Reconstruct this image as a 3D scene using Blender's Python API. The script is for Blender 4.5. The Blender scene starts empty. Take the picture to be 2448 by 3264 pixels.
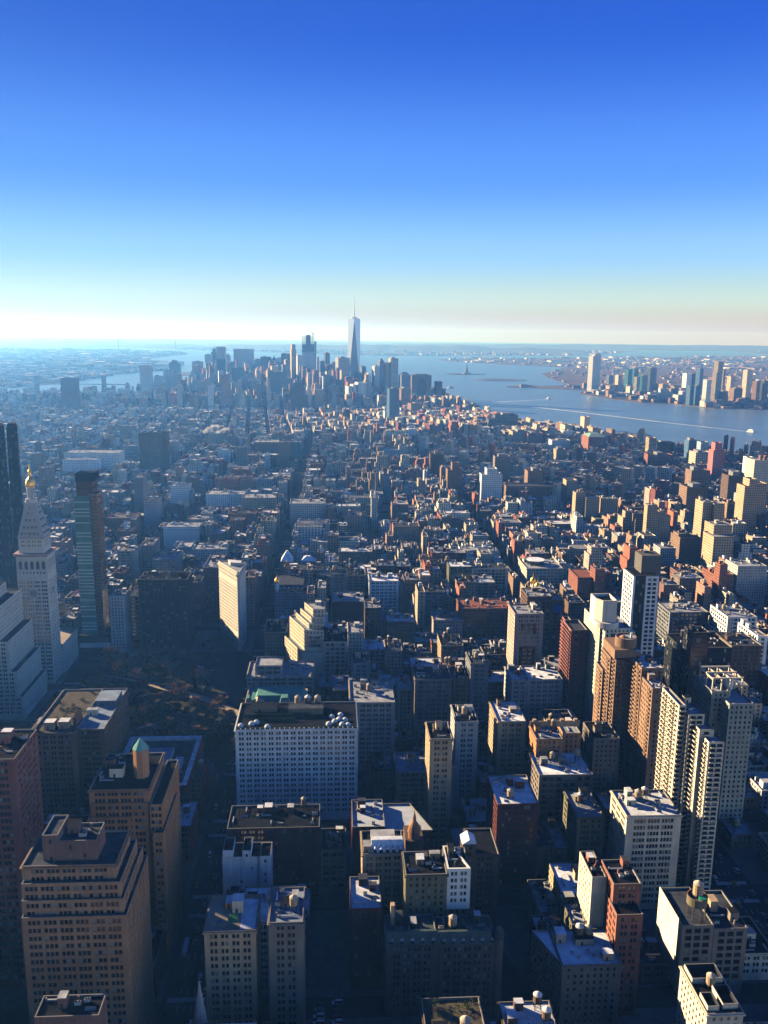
import bpy, math, random
import numpy as np
from mathutils import Matrix, Vector
R = math.radians
rnd = random.Random(7)
scene = bpy.context.scene
COLL = scene.collection

# ------------------------------------------------------------------ camera
CZ = 325.0                                     # observation deck above the street, metres
yaw, pitch, roll = R(3.43), R(-11.64), R(.69)
fw = Vector((math.sin(yaw) * math.cos(pitch), math.cos(yaw) * math.cos(pitch), math.sin(pitch)))
r0 = Vector((math.cos(yaw), -math.sin(yaw), 0)); u0 = r0.cross(fw)
rt = r0 * math.cos(roll) + u0 * math.sin(roll); up = u0 * math.cos(roll) - r0 * math.sin(roll)
cam = bpy.data.cameras.new("camera"); co = bpy.data.objects.new("camera", cam); COLL.objects.link(co)
M3 = Matrix((rt, up, -fw)).transposed().to_4x4(); M3.translation = Vector((0, 0, CZ))
co.matrix_world = M3
cam.sensor_fit = 'VERTICAL'; cam.sensor_height = 36; cam.lens = 36 * 2753 / 3264
cam.clip_start = 1; cam.clip_end = 200000
scene.camera = co
def proj(x, y, z):                             # picture position in the photo's pixels, used only to pick what is in view
    dx, dy, dz = x, y, z - CZ
    d = dx * fw[0] + dy * fw[1] + dz * fw[2]
    if d < 1: return (-9e9, 9e9)
    return (1224 + 2753 * (dx * rt[0] + dy * rt[1] + dz * rt[2]) / d, 1632 - 2753 * (dx * up[0] + dy * up[1] + dz * up[2]) / d)

# ------------------------------------------------------------------ sun, sky, exposure
SUN_AZ, SUN_EL = R(56), R(16)                # azimuth left of the avenue direction
sdir = Vector((-math.sin(SUN_AZ) * math.cos(SUN_EL), math.cos(SUN_AZ) * math.cos(SUN_EL), math.sin(SUN_EL)))
sl = bpy.data.lights.new("sun", 'SUN'); so = bpy.data.objects.new("sun", sl); COLL.objects.link(so)
so.rotation_euler = (-sdir).to_track_quat('-Z', 'Y').to_euler()
sl.energy = 5.0; sl.angle = R(.5); sl.color = (1, .83, .59)
W = bpy.data.worlds.new("World"); scene.world = W; W.use_nodes = True
nt = W.node_tree; N = nt.nodes; Lk = nt.links
bg = N['Background']
tc = N.new('ShaderNodeTexCoord'); sep = N.new('ShaderNodeSeparateXYZ'); Lk.new(tc.outputs['Generated'], sep.inputs[0])
mx = N.new('ShaderNodeMath'); mx.operation = 'MAXIMUM'; mx.inputs[1].default_value = .002; Lk.new(sep.outputs['Z'], mx.inputs[0])
cb = N.new('ShaderNodeCombineXYZ'); Lk.new(sep.outputs['X'], cb.inputs['X']); Lk.new(sep.outputs['Y'], cb.inputs['Y']); Lk.new(mx.outputs[0], cb.inputs['Z'])
sky = N.new('ShaderNodeTexSky'); sky.sky_type = 'NISHITA'; sky.sun_disc = False
sky.sun_elevation = SUN_EL; sky.sun_rotation = -SUN_AZ   # measured from +Y
sky.altitude = 300; sky.air_density = 1.0; sky.dust_density = .15; sky.ozone_density = 2.5
Lk.new(cb.outputs[0], sky.inputs[0])
rp = N.new('ShaderNodeValToRGB'); Lk.new(mx.outputs[0], rp.inputs[0])
rp.color_ramp.interpolation = 'EASE'
SKYT = [(0, (.40, .345, .27)), (.016, (.46, .415, .35)), (.04, (.50, .545, .62)), (.09, (.385, .52, .82)), (.17, (.205, .378, .86)), (.31, (.064, .196, .73)), (.42, (.050, .118, .46)), (.6, (.050, .112, .40)), (1, (.050, .112, .40))]
while len(rp.color_ramp.elements) < len(SKYT): rp.color_ramp.elements.new(.5)
for e, (p, c) in zip(rp.color_ramp.elements, SKYT): e.position = p; e.color = (*c, 1)
mu = N.new('ShaderNodeMix'); mu.data_type = 'RGBA'; mu.blend_type = 'MULTIPLY'; mu.inputs[0].default_value = 1
Lk.new(sky.outputs[0], mu.inputs[6]); Lk.new(rp.outputs[0], mu.inputs[7])
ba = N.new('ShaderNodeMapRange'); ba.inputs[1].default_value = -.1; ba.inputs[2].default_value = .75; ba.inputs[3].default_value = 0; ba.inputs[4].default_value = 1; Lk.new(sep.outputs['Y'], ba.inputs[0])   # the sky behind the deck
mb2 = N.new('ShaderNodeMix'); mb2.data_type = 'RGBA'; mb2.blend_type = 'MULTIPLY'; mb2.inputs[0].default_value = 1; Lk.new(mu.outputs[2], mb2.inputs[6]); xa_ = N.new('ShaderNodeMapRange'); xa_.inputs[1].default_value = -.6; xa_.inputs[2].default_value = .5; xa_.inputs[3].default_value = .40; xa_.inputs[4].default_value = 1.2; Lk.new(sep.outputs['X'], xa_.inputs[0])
tn = N.new('ShaderNodeMix'); tn.data_type = 'RGBA'; Lk.new(ba.outputs[0], tn.inputs[0]); tn.inputs[6].default_value = (3.4, 2.5, 1.6, 1); tn.inputs[7].default_value = (1, 1, 1, 1)   # added fill: unseen sky behind the deck boosted and warmed for shaded walls
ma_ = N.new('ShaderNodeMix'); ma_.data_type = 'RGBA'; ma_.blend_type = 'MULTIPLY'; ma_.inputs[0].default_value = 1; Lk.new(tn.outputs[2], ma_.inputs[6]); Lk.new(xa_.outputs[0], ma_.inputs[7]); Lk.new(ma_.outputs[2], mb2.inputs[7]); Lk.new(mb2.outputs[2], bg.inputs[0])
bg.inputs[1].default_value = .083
vs = scene.view_settings; vs.view_transform = 'Standard'; vs.look = 'None'; vs.gamma = 1; vs.exposure = 1.6
scene.render.engine = 'CYCLES'
cy = scene.cycles
cy.max_bounces = 4; cy.diffuse_bounces = 0; cy.glossy_bounces = 2; cy.transmission_bounces = 2; cy.volume_bounces = 0; cy.transparent_max_bounces = 4
cy.use_denoising = True; cy.denoiser = 'OPENIMAGEDENOISE'
try: cy.denoising_input_passes = 'RGB_ALBEDO_NORMAL'
except Exception: pass
cy.caustics_reflective = False; cy.caustics_refractive = False
cy.sample_clamp_indirect = 6

# ------------------------------------------------------------------ mesh helper
class MB:
    def __init__(s): s.v = []; s.f = []; s.m = []; s.c = []
    def poly(s, pts, m=0, col=None):
        n = len(s.v); s.v.extend(pts); s.f.append(tuple(range(n, n + len(pts)))); s.m.append(m); s.c.append(col)
    def box(s, x0, x1, y0, y1, z0, z1, m=0, mt=None, bottom=False, col=None, colt=None):
        a, b, c, d = (x0, y0, z0), (x1, y0, z0), (x1, y1, z0), (x0, y1, z0)
        e, f, g, h = (x0, y0, z1), (x1, y0, z1), (x1, y1, z1), (x0, y1, z1)
        for q in ((a, b, f, e), (b, c, g, f), (c, d, h, g), (d, a, e, h)): s.poly(q, m, col)
        s.poly((e, f, g, h), m if mt is None else mt, colt or col)
        if bottom: s.poly((d, c, b, a), m, col)
    def prism(s, P, z0, z1, m=0, mt=None, top=True, Q=None, bottom=False):
        Q = Q or P; n = len(P)
        for i in range(n):
            a, b, c, d = P[i], P[(i + 1) % n], Q[(i + 1) % n], Q[i]
            s.poly(((*a, z0), (*b, z0), (*c, z1), (*d, z1)), m)
        if top: s.poly([(*p, z1) for p in Q], m if mt is None else mt)
        if bottom: s.poly([(*p, z0) for p in reversed(P)], m)
    def ring(s, P, Q, z, m=0):                  # flat ring between outer P and inner Q
        n = len(P)
        for i in range(n):
            j = (i + 1) % n
            s.poly(((*P[i], z), (*P[j], z), (*Q[j], z), (*Q[i], z)), m)
    def cyl(s, x, y, r, z0, z1, n=12, m=0, r1=None, top=True, mt=None):
        r1 = r if r1 is None else r1
        P = circle(x, y, r, n); Qs = circle(x, y, max(r1, .01), n)
        s.prism(P, z0, z1, m, mt, top and r1 > .05, Qs)
    def bar(s, a, b, r, n=4, m=0, r1=None):
        a = Vector(a); b = Vector(b); d = (b - a)
        if d.length < 1e-6: return
        d.normalize(); t = d.cross(Vector((0, 0, 1)) if abs(d.z) < .9 else Vector((1, 0, 0))).normalized(); w = d.cross(t)
        r1 = r if r1 is None else r1
        A = [a + (t * math.cos(k * 2 * math.pi / n) + w * math.sin(k * 2 * math.pi / n)) * r for k in range(n)]
        B = [b + (t * math.cos(k * 2 * math.pi / n) + w * math.sin(k * 2 * math.pi / n)) * r1 for k in range(n)]
        for k in range(n):
            j = (k + 1) % n; s.poly((tuple(A[k]), tuple(A[j]), tuple(B[j]), tuple(B[k])), m)
    def dome(s, x, y, z, r, h, n=12, k=4, m=0):
        pr = r; pz = z
        for i in range(1, k + 1):
            a = i / k * math.pi / 2; cr = r * math.cos(a); cz = z + h * math.sin(a)
            s.cyl(x, y, pr, pz, cz, n, m, cr, False); pr, pz = cr, cz
    def lathe(s, x, y, prof, n=14, m=0):
        for (ra, za), (rb, zb) in zip(prof, prof[1:]): s.cyl(x, y, max(ra, .01), za, zb, n, m, max(rb, .01), False)
    def build(s, name, mats, parent=None, smooth=False, kind=None):
        me = bpy.data.meshes.new(name)
        if s.v:
            V = np.array(s.v, dtype=np.float64)
            key = np.round(V * 500).astype(np.int64)
            _, idx, inv = np.unique(key, axis=0, return_index=True, return_inverse=True)
            inv = inv.ravel(); U = V[idx]
            F = []; Mi = []; Cc = []
            for f, m, c in zip(s.f, s.m, s.c):
                g = [int(inv[k]) for k in f]; h = [g[k] for k in range(len(g)) if g[k] != g[k - 1]]
                if len(h) >= 3 and len(set(h)) == len(h): F.append(h); Mi.append(m); Cc.append(c)
            me.vertices.add(len(U)); me.vertices.foreach_set('co', U.astype(np.float32).ravel())
            ln = np.array([len(f) for f in F], dtype=np.int32); tot = int(ln.sum())
            me.loops.add(tot); me.loops.foreach_set('vertex_index', np.fromiter((i for f in F for i in f), dtype=np.int32, count=tot))
            me.polygons.add(len(F)); st = np.zeros(len(F), dtype=np.int32); st[1:] = np.cumsum(ln)[:-1]
            me.polygons.foreach_set('loop_start', st)
            try: me.polygons.foreach_set('loop_total', ln)
            except Exception: pass
            me.polygons.foreach_set('material_index', np.array(Mi, dtype=np.int32))
            if any(c is not None for c in Cc):
                at = me.attributes.new('tone', 'FLOAT_COLOR', 'FACE')
                at.data.foreach_set('color', np.array([c if c is not None else (.3, .3, .3, .5) for c in Cc], dtype=np.float32).ravel())
            me.update(calc_edges=True); me.validate()
            me.polygons.foreach_set('use_smooth', np.full(len(me.polygons), smooth, dtype=bool))
        for m in (mats if isinstance(mats, (list, tuple)) else [mats]): me.materials.append(m)
        o = bpy.data.objects.new(name, me); COLL.objects.link(o)
        if parent is not None: o.parent = parent
        if kind: o['kind'] = kind
        return o
def circle(x, y, r, n, a0=0): return [(x + r * math.cos(a0 + 2 * math.pi * k / n), y + r * math.sin(a0 + 2 * math.pi * k / n)) for k in range(n)]
def rect(x0, x1, y0, y1): return [(x0, y0), (x1, y0), (x1, y1), (x0, y1)]
def inset(P, d):
    n = len(P); out = []
    for i in range(n):
        p0, p1, p2 = Vector(P[i - 1]), Vector(P[i]), Vector(P[(i + 1) % n])
        a = (p1 - p0).normalized(); b = (p2 - p1).normalized()
        na = Vector((-a.y, a.x)); nb = Vector((-b.y, b.x)); k = na + nb
        q = p1 + k * (d / max(.25, 1 + na.dot(nb))); out.append((q.x, q.y))
    return out
def tag(o, label=None, cat=None, group=None, kind=None):
    if label: o['label'] = label
    if cat: o['category'] = cat
    if group: o['group'] = group
    if kind: o['kind'] = kind
    return o
def thing(name, label, cat, loc=(0, 0, 0), group=None):
    o = bpy.data.objects.new(name, None); COLL.objects.link(o); o.location = loc
    o.empty_display_size = 1
    return tag(o, label, cat, group)

# ------------------------------------------------------------------ materials
def mat(name, col, rough=.8, noise=.15, scale=.15, spec=.02, metal=0., vary=.0, emit=None, streak=0):
    m = bpy.data.materials.new(name); m.use_nodes = True; t = m.node_tree; n = t.nodes; l = t.links; p = n['Principled BSDF']
    p.inputs['Roughness'].default_value = rough; p.inputs['Metallic'].default_value = metal; p.inputs['Specular IOR Level'].default_value = spec
    p.inputs['Base Color'].default_value = (*col, 1)
    if noise or vary:
        g = n.new('ShaderNodeNewGeometry'); z = n.new('ShaderNodeTexNoise'); z.inputs['Scale'].default_value = scale; z.inputs['Detail'].default_value = 5; z.inputs['Roughness'].default_value = .65
        l.new(g.outputs['Position'], z.inputs['Vector'])
        r = n.new('ShaderNodeMapRange'); r.inputs[1].default_value = .25; r.inputs[2].default_value = .75; r.inputs[3].default_value = 1 - noise; r.inputs[4].default_value = 1 + noise; l.new(z.outputs[0], r.inputs[0])
        h = n.new('ShaderNodeHueSaturation'); h.inputs['Color'].default_value = (*col, 1)
        val = r.outputs[0]
        if streak:
            mp = n.new('ShaderNodeMapping'); mp.inputs['Scale'].default_value = (.8, .8, .06); l.new(g.outputs['Position'], mp.inputs[0]); z2 = n.new('ShaderNodeTexNoise'); z2.inputs['Scale'].default_value = 1; z2.inputs['Detail'].default_value = 3; l.new(mp.outputs[0], z2.inputs['Vector'])
            r2 = n.new('ShaderNodeMapRange'); r2.inputs[1].default_value = .3; r2.inputs[2].default_value = .7; r2.inputs[3].default_value = 1 - streak; r2.inputs[4].default_value = 1 + streak; l.new(z2.outputs[0], r2.inputs[0])
            m2 = n.new('ShaderNodeMath'); m2.operation = 'MULTIPLY'; l.new(val, m2.inputs[0]); l.new(r2.outputs[0], m2.inputs[1]); val = m2.outputs[0]
        if vary:
            oi = n.new('ShaderNodeObjectInfo'); q = n.new('ShaderNodeMapRange'); q.inputs[3].default_value = 1 - vary; q.inputs[4].default_value = 1 + vary; l.new(oi.outputs['Random'], q.inputs[0])
            mm = n.new('ShaderNodeMath'); mm.operation = 'MULTIPLY'; l.new(val, mm.inputs[0]); l.new(q.outputs[0], mm.inputs[1]); val = mm.outputs[0]
        l.new(val, h.inputs['Value']); l.new(h.outputs[0], p.inputs['Base Color'])
    return m
def facade_nodes(t, wall_socket, bay, floor, wf, hf, glass=(.018, .024, .032), bay_socket=None):
    """window grid laid out in metres along each wall; returns the colour and the window mask"""
    n = t.nodes; l = t.links
    g = n.new('ShaderNodeNewGeometry')
    def m(op, a, b=None):
        k = n.new('ShaderNodeMath'); k.operation = op
        for i, x in enumerate((a, b)):
            if x is None: continue
            if isinstance(x, (int, float)): k.inputs[i].default_value = x
            else: l.new(x, k.inputs[i])
        return k.outputs[0]
    sp = n.new('ShaderNodeSeparateXYZ'); l.new(g.outputs['Position'], sp.inputs[0]); sn = n.new('ShaderNodeSeparateXYZ'); l.new(g.outputs['True Normal'], sn.inputs[0])
    u = m('SUBTRACT', m('MULTIPLY', sp.outputs['Y'], sn.outputs['X']), m('MULTIPLY', sp.outputs['X'], sn.outputs['Y']))
    b = bay_socket or bay
    us = m('DIVIDE', u, b); vz = m('DIVIDE', sp.outputs['Z'], floor)
    fu = m('FRACT', us); fv = m('FRACT', vz)
    mu_ = m('LESS_THAN', m('ABSOLUTE', m('SUBTRACT', fu, .5)), wf / 2); mv = m('LESS_THAN', m('ABSOLUTE', m('SUBTRACT', fv, .5)), hf / 2)
    side = m('LESS_THAN', m('ABSOLUTE', sn.outputs['Z']), .5)
    mask = m('MULTIPLY', m('MULTIPLY', mu_, mv), side)
    wn = n.new('ShaderNodeTexWhiteNoise'); wn.noise_dimensions = '3D'; cbn = n.new('ShaderNodeCombineXYZ')
    l.new(m('FLOOR', us), cbn.inputs[0]); l.new(m('FLOOR', vz), cbn.inputs[1]); l.new(sn.outputs['X'], cbn.inputs[2]); l.new(cbn.outputs[0], wn.inputs['Vector'])
    gr = n.new('ShaderNodeValToRGB'); gr.color_ramp.interpolation = 'CONSTANT'; l.new(wn.outputs[0], gr.inputs[0])
    gr.color_ramp.elements[0].color = (*glass, 1); gr.color_ramp.elements[1].position = .82; gr.color_ramp.elements[1].color = (.12, .12, .12, 1)
    mixc = n.new('ShaderNodeMix'); mixc.data_type = 'RGBA'; l.new(mask, mixc.inputs[0]); l.new(wall_socket, mixc.inputs[6]); l.new(gr.outputs[0], mixc.inputs[7])
    return mixc.outputs[2], mask
def facade_mat(name, col, bay=3.2, floor=3.6, wf=.42, hf=.52, rough=.85, vary=.1, glass=(.018, .024, .032), noise=.16, metal=0., grough=.18):
    m = mat(name, col, rough, noise, .08, .15, 0, vary); t = m.node_tree; p = t.nodes['Principled BSDF']
    src = p.inputs['Base Color'].links[0].from_socket
    c, k = facade_nodes(t, src, bay, floor, wf, hf, glass)
    t.links.new(c, p.inputs['Base Color'])
    r = t.nodes.new('ShaderNodeMapRange'); r.inputs[3].default_value = rough; r.inputs[4].default_value = grough; t.links.new(k, r.inputs[0]); t.links.new(r.outputs[0], p.inputs['Roughness'])
    return m
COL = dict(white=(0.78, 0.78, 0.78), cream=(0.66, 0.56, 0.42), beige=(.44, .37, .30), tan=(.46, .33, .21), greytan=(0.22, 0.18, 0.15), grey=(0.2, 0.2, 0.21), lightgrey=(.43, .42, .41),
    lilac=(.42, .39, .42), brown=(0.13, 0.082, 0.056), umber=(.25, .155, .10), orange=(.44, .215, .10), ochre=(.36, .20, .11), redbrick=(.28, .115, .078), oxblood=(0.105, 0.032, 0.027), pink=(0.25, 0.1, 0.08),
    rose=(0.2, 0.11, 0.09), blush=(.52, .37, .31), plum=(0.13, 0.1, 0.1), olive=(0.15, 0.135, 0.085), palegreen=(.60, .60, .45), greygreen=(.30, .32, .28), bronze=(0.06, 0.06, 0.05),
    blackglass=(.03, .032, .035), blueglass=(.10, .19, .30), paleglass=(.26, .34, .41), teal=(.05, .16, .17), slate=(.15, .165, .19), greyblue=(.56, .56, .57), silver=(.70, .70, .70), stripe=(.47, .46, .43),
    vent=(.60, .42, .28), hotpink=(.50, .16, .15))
GLASS = mat('window_glass', (.014, .02, .028), .12, .0, spec=.6)
GLASS2 = mat('window_glass_blinds', (.20, .20, .19), .35, .0, spec=.5)
CURT = mat('curtain_glass', (.02, .024, .028), .10, .0, spec=.7)
WALL = {k: mat('wall_' + k, v, .88, .2, .11, .1, 0, .1, streak=.16) for k, v in COL.items()}
COPE = mat('stone_coping', (.24, .22, .20), .8, .15)
ROOF = dict(dark=mat('tar_roof', (.013, .014, .018), .9, .6, .22), slate=mat('grey_roof', (.055, .06, .075), .9, .65, .2), light=mat('pale_roof', (.33, .335, .35), .8, .5, .18), white=mat('white_roof', (.62, .63, .66), .7, .42, .2),
    snow=mat('frosted_roof', (.76, .78, .82), .8, .4, .2), silver=mat('silver_roof', (.45, .48, .52), .55, .2, .2), blue=mat('blue_grey_roof', (.22, .27, .34), .8, .4, .15), red=mat('red_roof', (.26, .10, .07), .85, .3),
    copper=mat('copper_roof', (.11, .26, .22), .7, .3, .3), terrace=mat('terrace_paving', (.40, .33, .24), .85, .25), garden=mat('garden_deck', (.10, .085, .06), .9, .5, .3), olive_roof=mat('green_slate', (.075, .10, .09), .7, .3, .3))
METAL = mat('galvanised_metal', (.42, .43, .45), .45, .15, .5, .5, .3); DARKM = mat('dark_steel', (.03, .03, .033), .6, .1)
WOOD = mat('tank_cedar', (.24, .15, .09), .85, .25, .8); WOOD2 = mat('tank_pale_cedar', (.46, .33, .21), .85, .2, .8); LID = mat('tank_lid', (.40, .35, .28), .8, .15, .5); LID2 = mat('tank_white_lid', (.62, .60, .58), .8, .12, .5)
GOLD = mat('gilded_metal', (.70, .42, .09), .38, .08, .6, .5, .9)
COPPER = mat('green_copper', (.16, .36, .30), .7, .25, .4)
FARM = {}
STY = dict(p=(3.4, 3.7, .45, .5), c=(1.9, 3.9, .8, .82), r=(40, 3.7, .96, .45), w=(5, 4.2, .7, .6), b=(30, 30, .0, .0))
def farmat(col, sty):
    if (col, sty) not in FARM:
        b, f, wf, hf = STY[sty]
        gl = {'teal': (.03, .12, .13), 'blueglass': (.06, .12, .20), 'paleglass': (.30, .40, .48), 'silver': (.30, .33, .36)}.get(col, (.018, .024, .032))
        FARM[(col, sty)] = facade_mat('facade_%s_%s' % (col, dict(p='punched', c='curtain', r='banded', w='wide', b='blank')[sty]), COL[col], b, f, wf, hf, .8 if sty != 'c' else .35, .06, gl)
    return FARM[(col, sty)]
# ------------------------------------------------------------------ ground, water, land
def street_y(s): return 850 + (23 - s) * 80.4
AVE = [-1330, -1110, -900, -700, -535, -390, -243, -73, 242, 516, 790, 1064, 1338, 1620]
def broadway(y): return 238.8 - .38 * (y + 12)
WATER = mat('river_water', (.085, .145, .21), .32, .3, .004, .5)
def add_bump(m, scale, dist, strength, stretch=(1, 1, 1)):
    t = m.node_tree; g = t.nodes.new('ShaderNodeNewGeometry'); mp = t.nodes.new('ShaderNodeMapping'); mp.inputs['Scale'].default_value = stretch; t.links.new(g.outputs['Position'], mp.inputs[0])
    z = t.nodes.new('ShaderNodeTexNoise'); z.inputs['Scale'].default_value = scale; z.inputs['Detail'].default_value = 4; t.links.new(mp.outputs[0], z.inputs['Vector'])
    b = t.nodes.new('ShaderNodeBump'); b.inputs['Strength'].default_value = strength; b.inputs['Distance'].default_value = dist; t.links.new(z.outputs[0], b.inputs['Height']); t.links.new(b.outputs[0], t.nodes['Principled BSDF'].inputs['Normal'])
add_bump(WATER, .05, 3.0, .8)
ASPH = mat('asphalt', (.045, .045, .05), .9, .3, .06)
PAVE = mat('pavement_concrete', (.14, .135, .13), .9, .25, .2)
MARK = mat('road_paint', (.62, .62, .60), .8, .2, 1.)
LAND = mat('far_land', (.12, .085, .068), .95, .55, .006)
HILL = mat('wooded_hills', (.12, .11, .10), .95, .4, .002)
DIRT = mat('park_lawn', (.05, .043, .025), .95, .4, .12); PATH = mat('park_path', (.40, .32, .24), .9, .2, .3)
b = MB(); b.poly([(42000 * math.cos(a), 42000 * math.sin(a), -2) for a in [k * math.pi / 60 for k in range(120)]]); b.build('water', WATER, kind='structure')
SHORE = [(2100, -900), (1700, 989), (1509, 1585), (1204, 2312), (1034, 2528), (960, 2820), (856, 2936), (720, 3275), (640, 3840), (558, 4167), (430, 4200), (400, 4852), (-320, 5838), (-587, 5626), (-1073, 4881), (-1148, 4620), (-1608, 4310), (-2643, 3344), (-2400, 1352), (-2300, -900)]
def land(name, P, m, z=0.):
    b = MB(); b.prism(P[::-1], -2.6, z, 0); return b.build(name, m, kind='structure')
land('ground', SHORE, ASPH)
BK = [(-42000 * .9, 3000), (-2700, 3000), (-2700, 4300), (-1960, 5000), (-1752, 5297), (-1720, 5900), (-1680, 6500), (-1571, 7300), (-1400, 7500), (-1500, 8400), (-1900, 9500), (-2300, 10500), (-2177, 13185), (-3871, 15545), (-6500, 17500), (-12000, 26000), (-30000, 28000)]
land('far_shore', BK[::-1], LAND, -.4)
SI = [(-2860, 16500), (-1500, 15300), (300, 13700), (1300, 13700), (2500, 14300), (4700, 15400), (7000, 20000), (9000, 36000), (-9000, 36000), (-5200, 20000)]
land('far_shore', SI, LAND, -.5)
NJ = [(3600, 1400), (2320, 2986), (2150, 3600), (2100, 3960), (1790, 3980), (1700, 4300), (1567, 4313), (1474, 4600), (1440, 5030), (1560, 5330), (1119, 5570), (1150, 5720), (1500, 5760), (1631, 5960), (1690, 6700), (1823, 7575), (2500, 9300), (1900, 9900), (1298, 11430), (1900, 12500), (3500, 13300), (5200, 14300), (9000, 17000), (14000, 37000), (38000, 15000), (38000, 0)]
land('far_shore', NJ[::-1] if False else NJ, LAND, -.45)
def ellipse(x, y, a, c, n=24, ph=.3): return [(x + a * math.cos(t) * (1 + .12 * math.sin(3 * t + ph)), y + c * math.sin(t)) for t in [2 * math.pi * k / n for k in range(n)]]
land('harbour_island', ellipse(1120, 7370, 170, 70)[::-1], LAND, 2)
land('harbour_island', ellipse(1240, 6420, 190, 100)[::-1], LAND, 1.6)
land('harbour_island', ellipse(-880, 6988, 420, 330)[::-1], LAND, 2.5)
b = MB()                                        # low wooded ridges towards the horizon
def ridge(x0, y0, x1, y1, w, h, n=26, seed=0):
    q = random.Random(seed); L = math.hypot(x1 - x0, y1 - y0); dx, dy = (x1 - x0) / L, (y1 - y0) / L; rows = []
    for i in range(n + 1):
        t = i / n; hh = h * (.55 + .45 * math.sin(math.pi * t)) * q.uniform(.75, 1.1) * (0.05 if i in (0, n) else 1)
        px, py = x0 + (x1 - x0) * t, y0 + (y1 - y0) * t
        rows.append([(px - dy * s * w, py + dx * s * w, -1.5 + hh * (1 - s * s) ** 1.5) for s in (-1, -.6, -.25, 0, .25, .6, 1)])
    for A, B in zip(rows, rows[1:]):
        for j in range(6): b.poly((A[j], B[j], B[j + 1], A[j + 1]))
ridge(-2500, 18600, 5200, 17200, 1500, 118, seed=1); ridge(-3200, 19500, -9000, 26500, 1600, 60, seed=2); ridge(1000, 23000, 24000, 27000, 2500, 130, 40, 3); ridge(14000, 26000, 27500, 20000, 2500, 170, 40, 4); ridge(-16000, 29000, -2500, 33000, 1500, 70, 30, 5)
b.build('hills', HILL, kind='structure')
# pavements and painted markings
b = MB(); mk = MB()
def dash(x0, x1, y0, y1): mk.poly(((x0, y0, .008), (x1, y0, .008), (x1, y1, .008), (x0, y1, .008)))
for s in range(33, 9, -1):
    y0, y1 = street_y(s) + 7, street_y(s - 1) - 7
    for xa, xb in zip(AVE, AVE[1:]):
        xl, xr = xa + 12, xb - 12
        if xr < -.42 * y1 - 120 or xl > .56 * y1 + 60: continue
        if xa == -243 and 609 < y1 < 860 and y0 > 600: continue
        if y0 < 880 and xa == -73:
            c0, c1 = broadway(y0), broadway(y1); h = 11
            if c1 - h > xl + 4: b.prism([(xl, y0), (min(c0, c1) + (c0 - c1) - h, y0), (c1 - h, y1), (xl, y1)], 0, .15)
            b.prism([(max(c0 + h, xl), y0), (xr, y0), (xr, y1), (max(c1 + h, xl), y1)], 0, .15)
        else: b.prism(rect(xl, xr, y0, y1), 0, .15)
for xa in (-243, -73, 242, 516):
    for k in range(120):
        y = 200 + k * 12
        for dx in (-3.3, 0, 3.3): dash(xa + dx - .1, xa + dx + .1, y, y + 4)
    for s in range(32, 14, -1):
        for e in (-1, 1):
            for i in range(-7, 8): dash(xa + i * 1.25 - .35, xa + i * 1.25 + .35, street_y(s) + e * 8.5 - 1.6, street_y(s) + e * 8.5 + 1.6)
b.build('pavement', PAVE, kind='structure'); mk.build('road_markings', MARK, kind='structure')
b = MB(); b.poly([(-230, 618, .16), (-60, 618, .16), (-86, 700, .16), (-118, 780, .16), (-150, 842, .16), (-230, 842, .16)]); b.build('park_lawn', DIRT, kind='structure')
b = MB()
def strip(pts, w, z=.168):
    for (xa, ya), (xb, yb) in zip(pts, pts[1:]):
        L = math.hypot(xb - xa, yb - ya); nx, ny = -(yb - ya) / L * w / 2, (xb - xa) / L * w / 2
        b.poly(((xa - nx, ya - ny, z), (xb - nx, yb - ny, z), (xb + nx, yb + ny, z), (xa + nx, ya + ny, z)))
strip([(-172, 775), (-141, 755), (-105, 731), (-80, 704), (-68, 660)], 9); strip([(-220, 640), (-150, 690), (-105, 720)], 4); strip([(-225, 800), (-172, 775)], 4, .17); strip([(-150, 625), (-150, 690)], 4, .17)
b.build('park_path', PATH, kind='structure')

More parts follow.
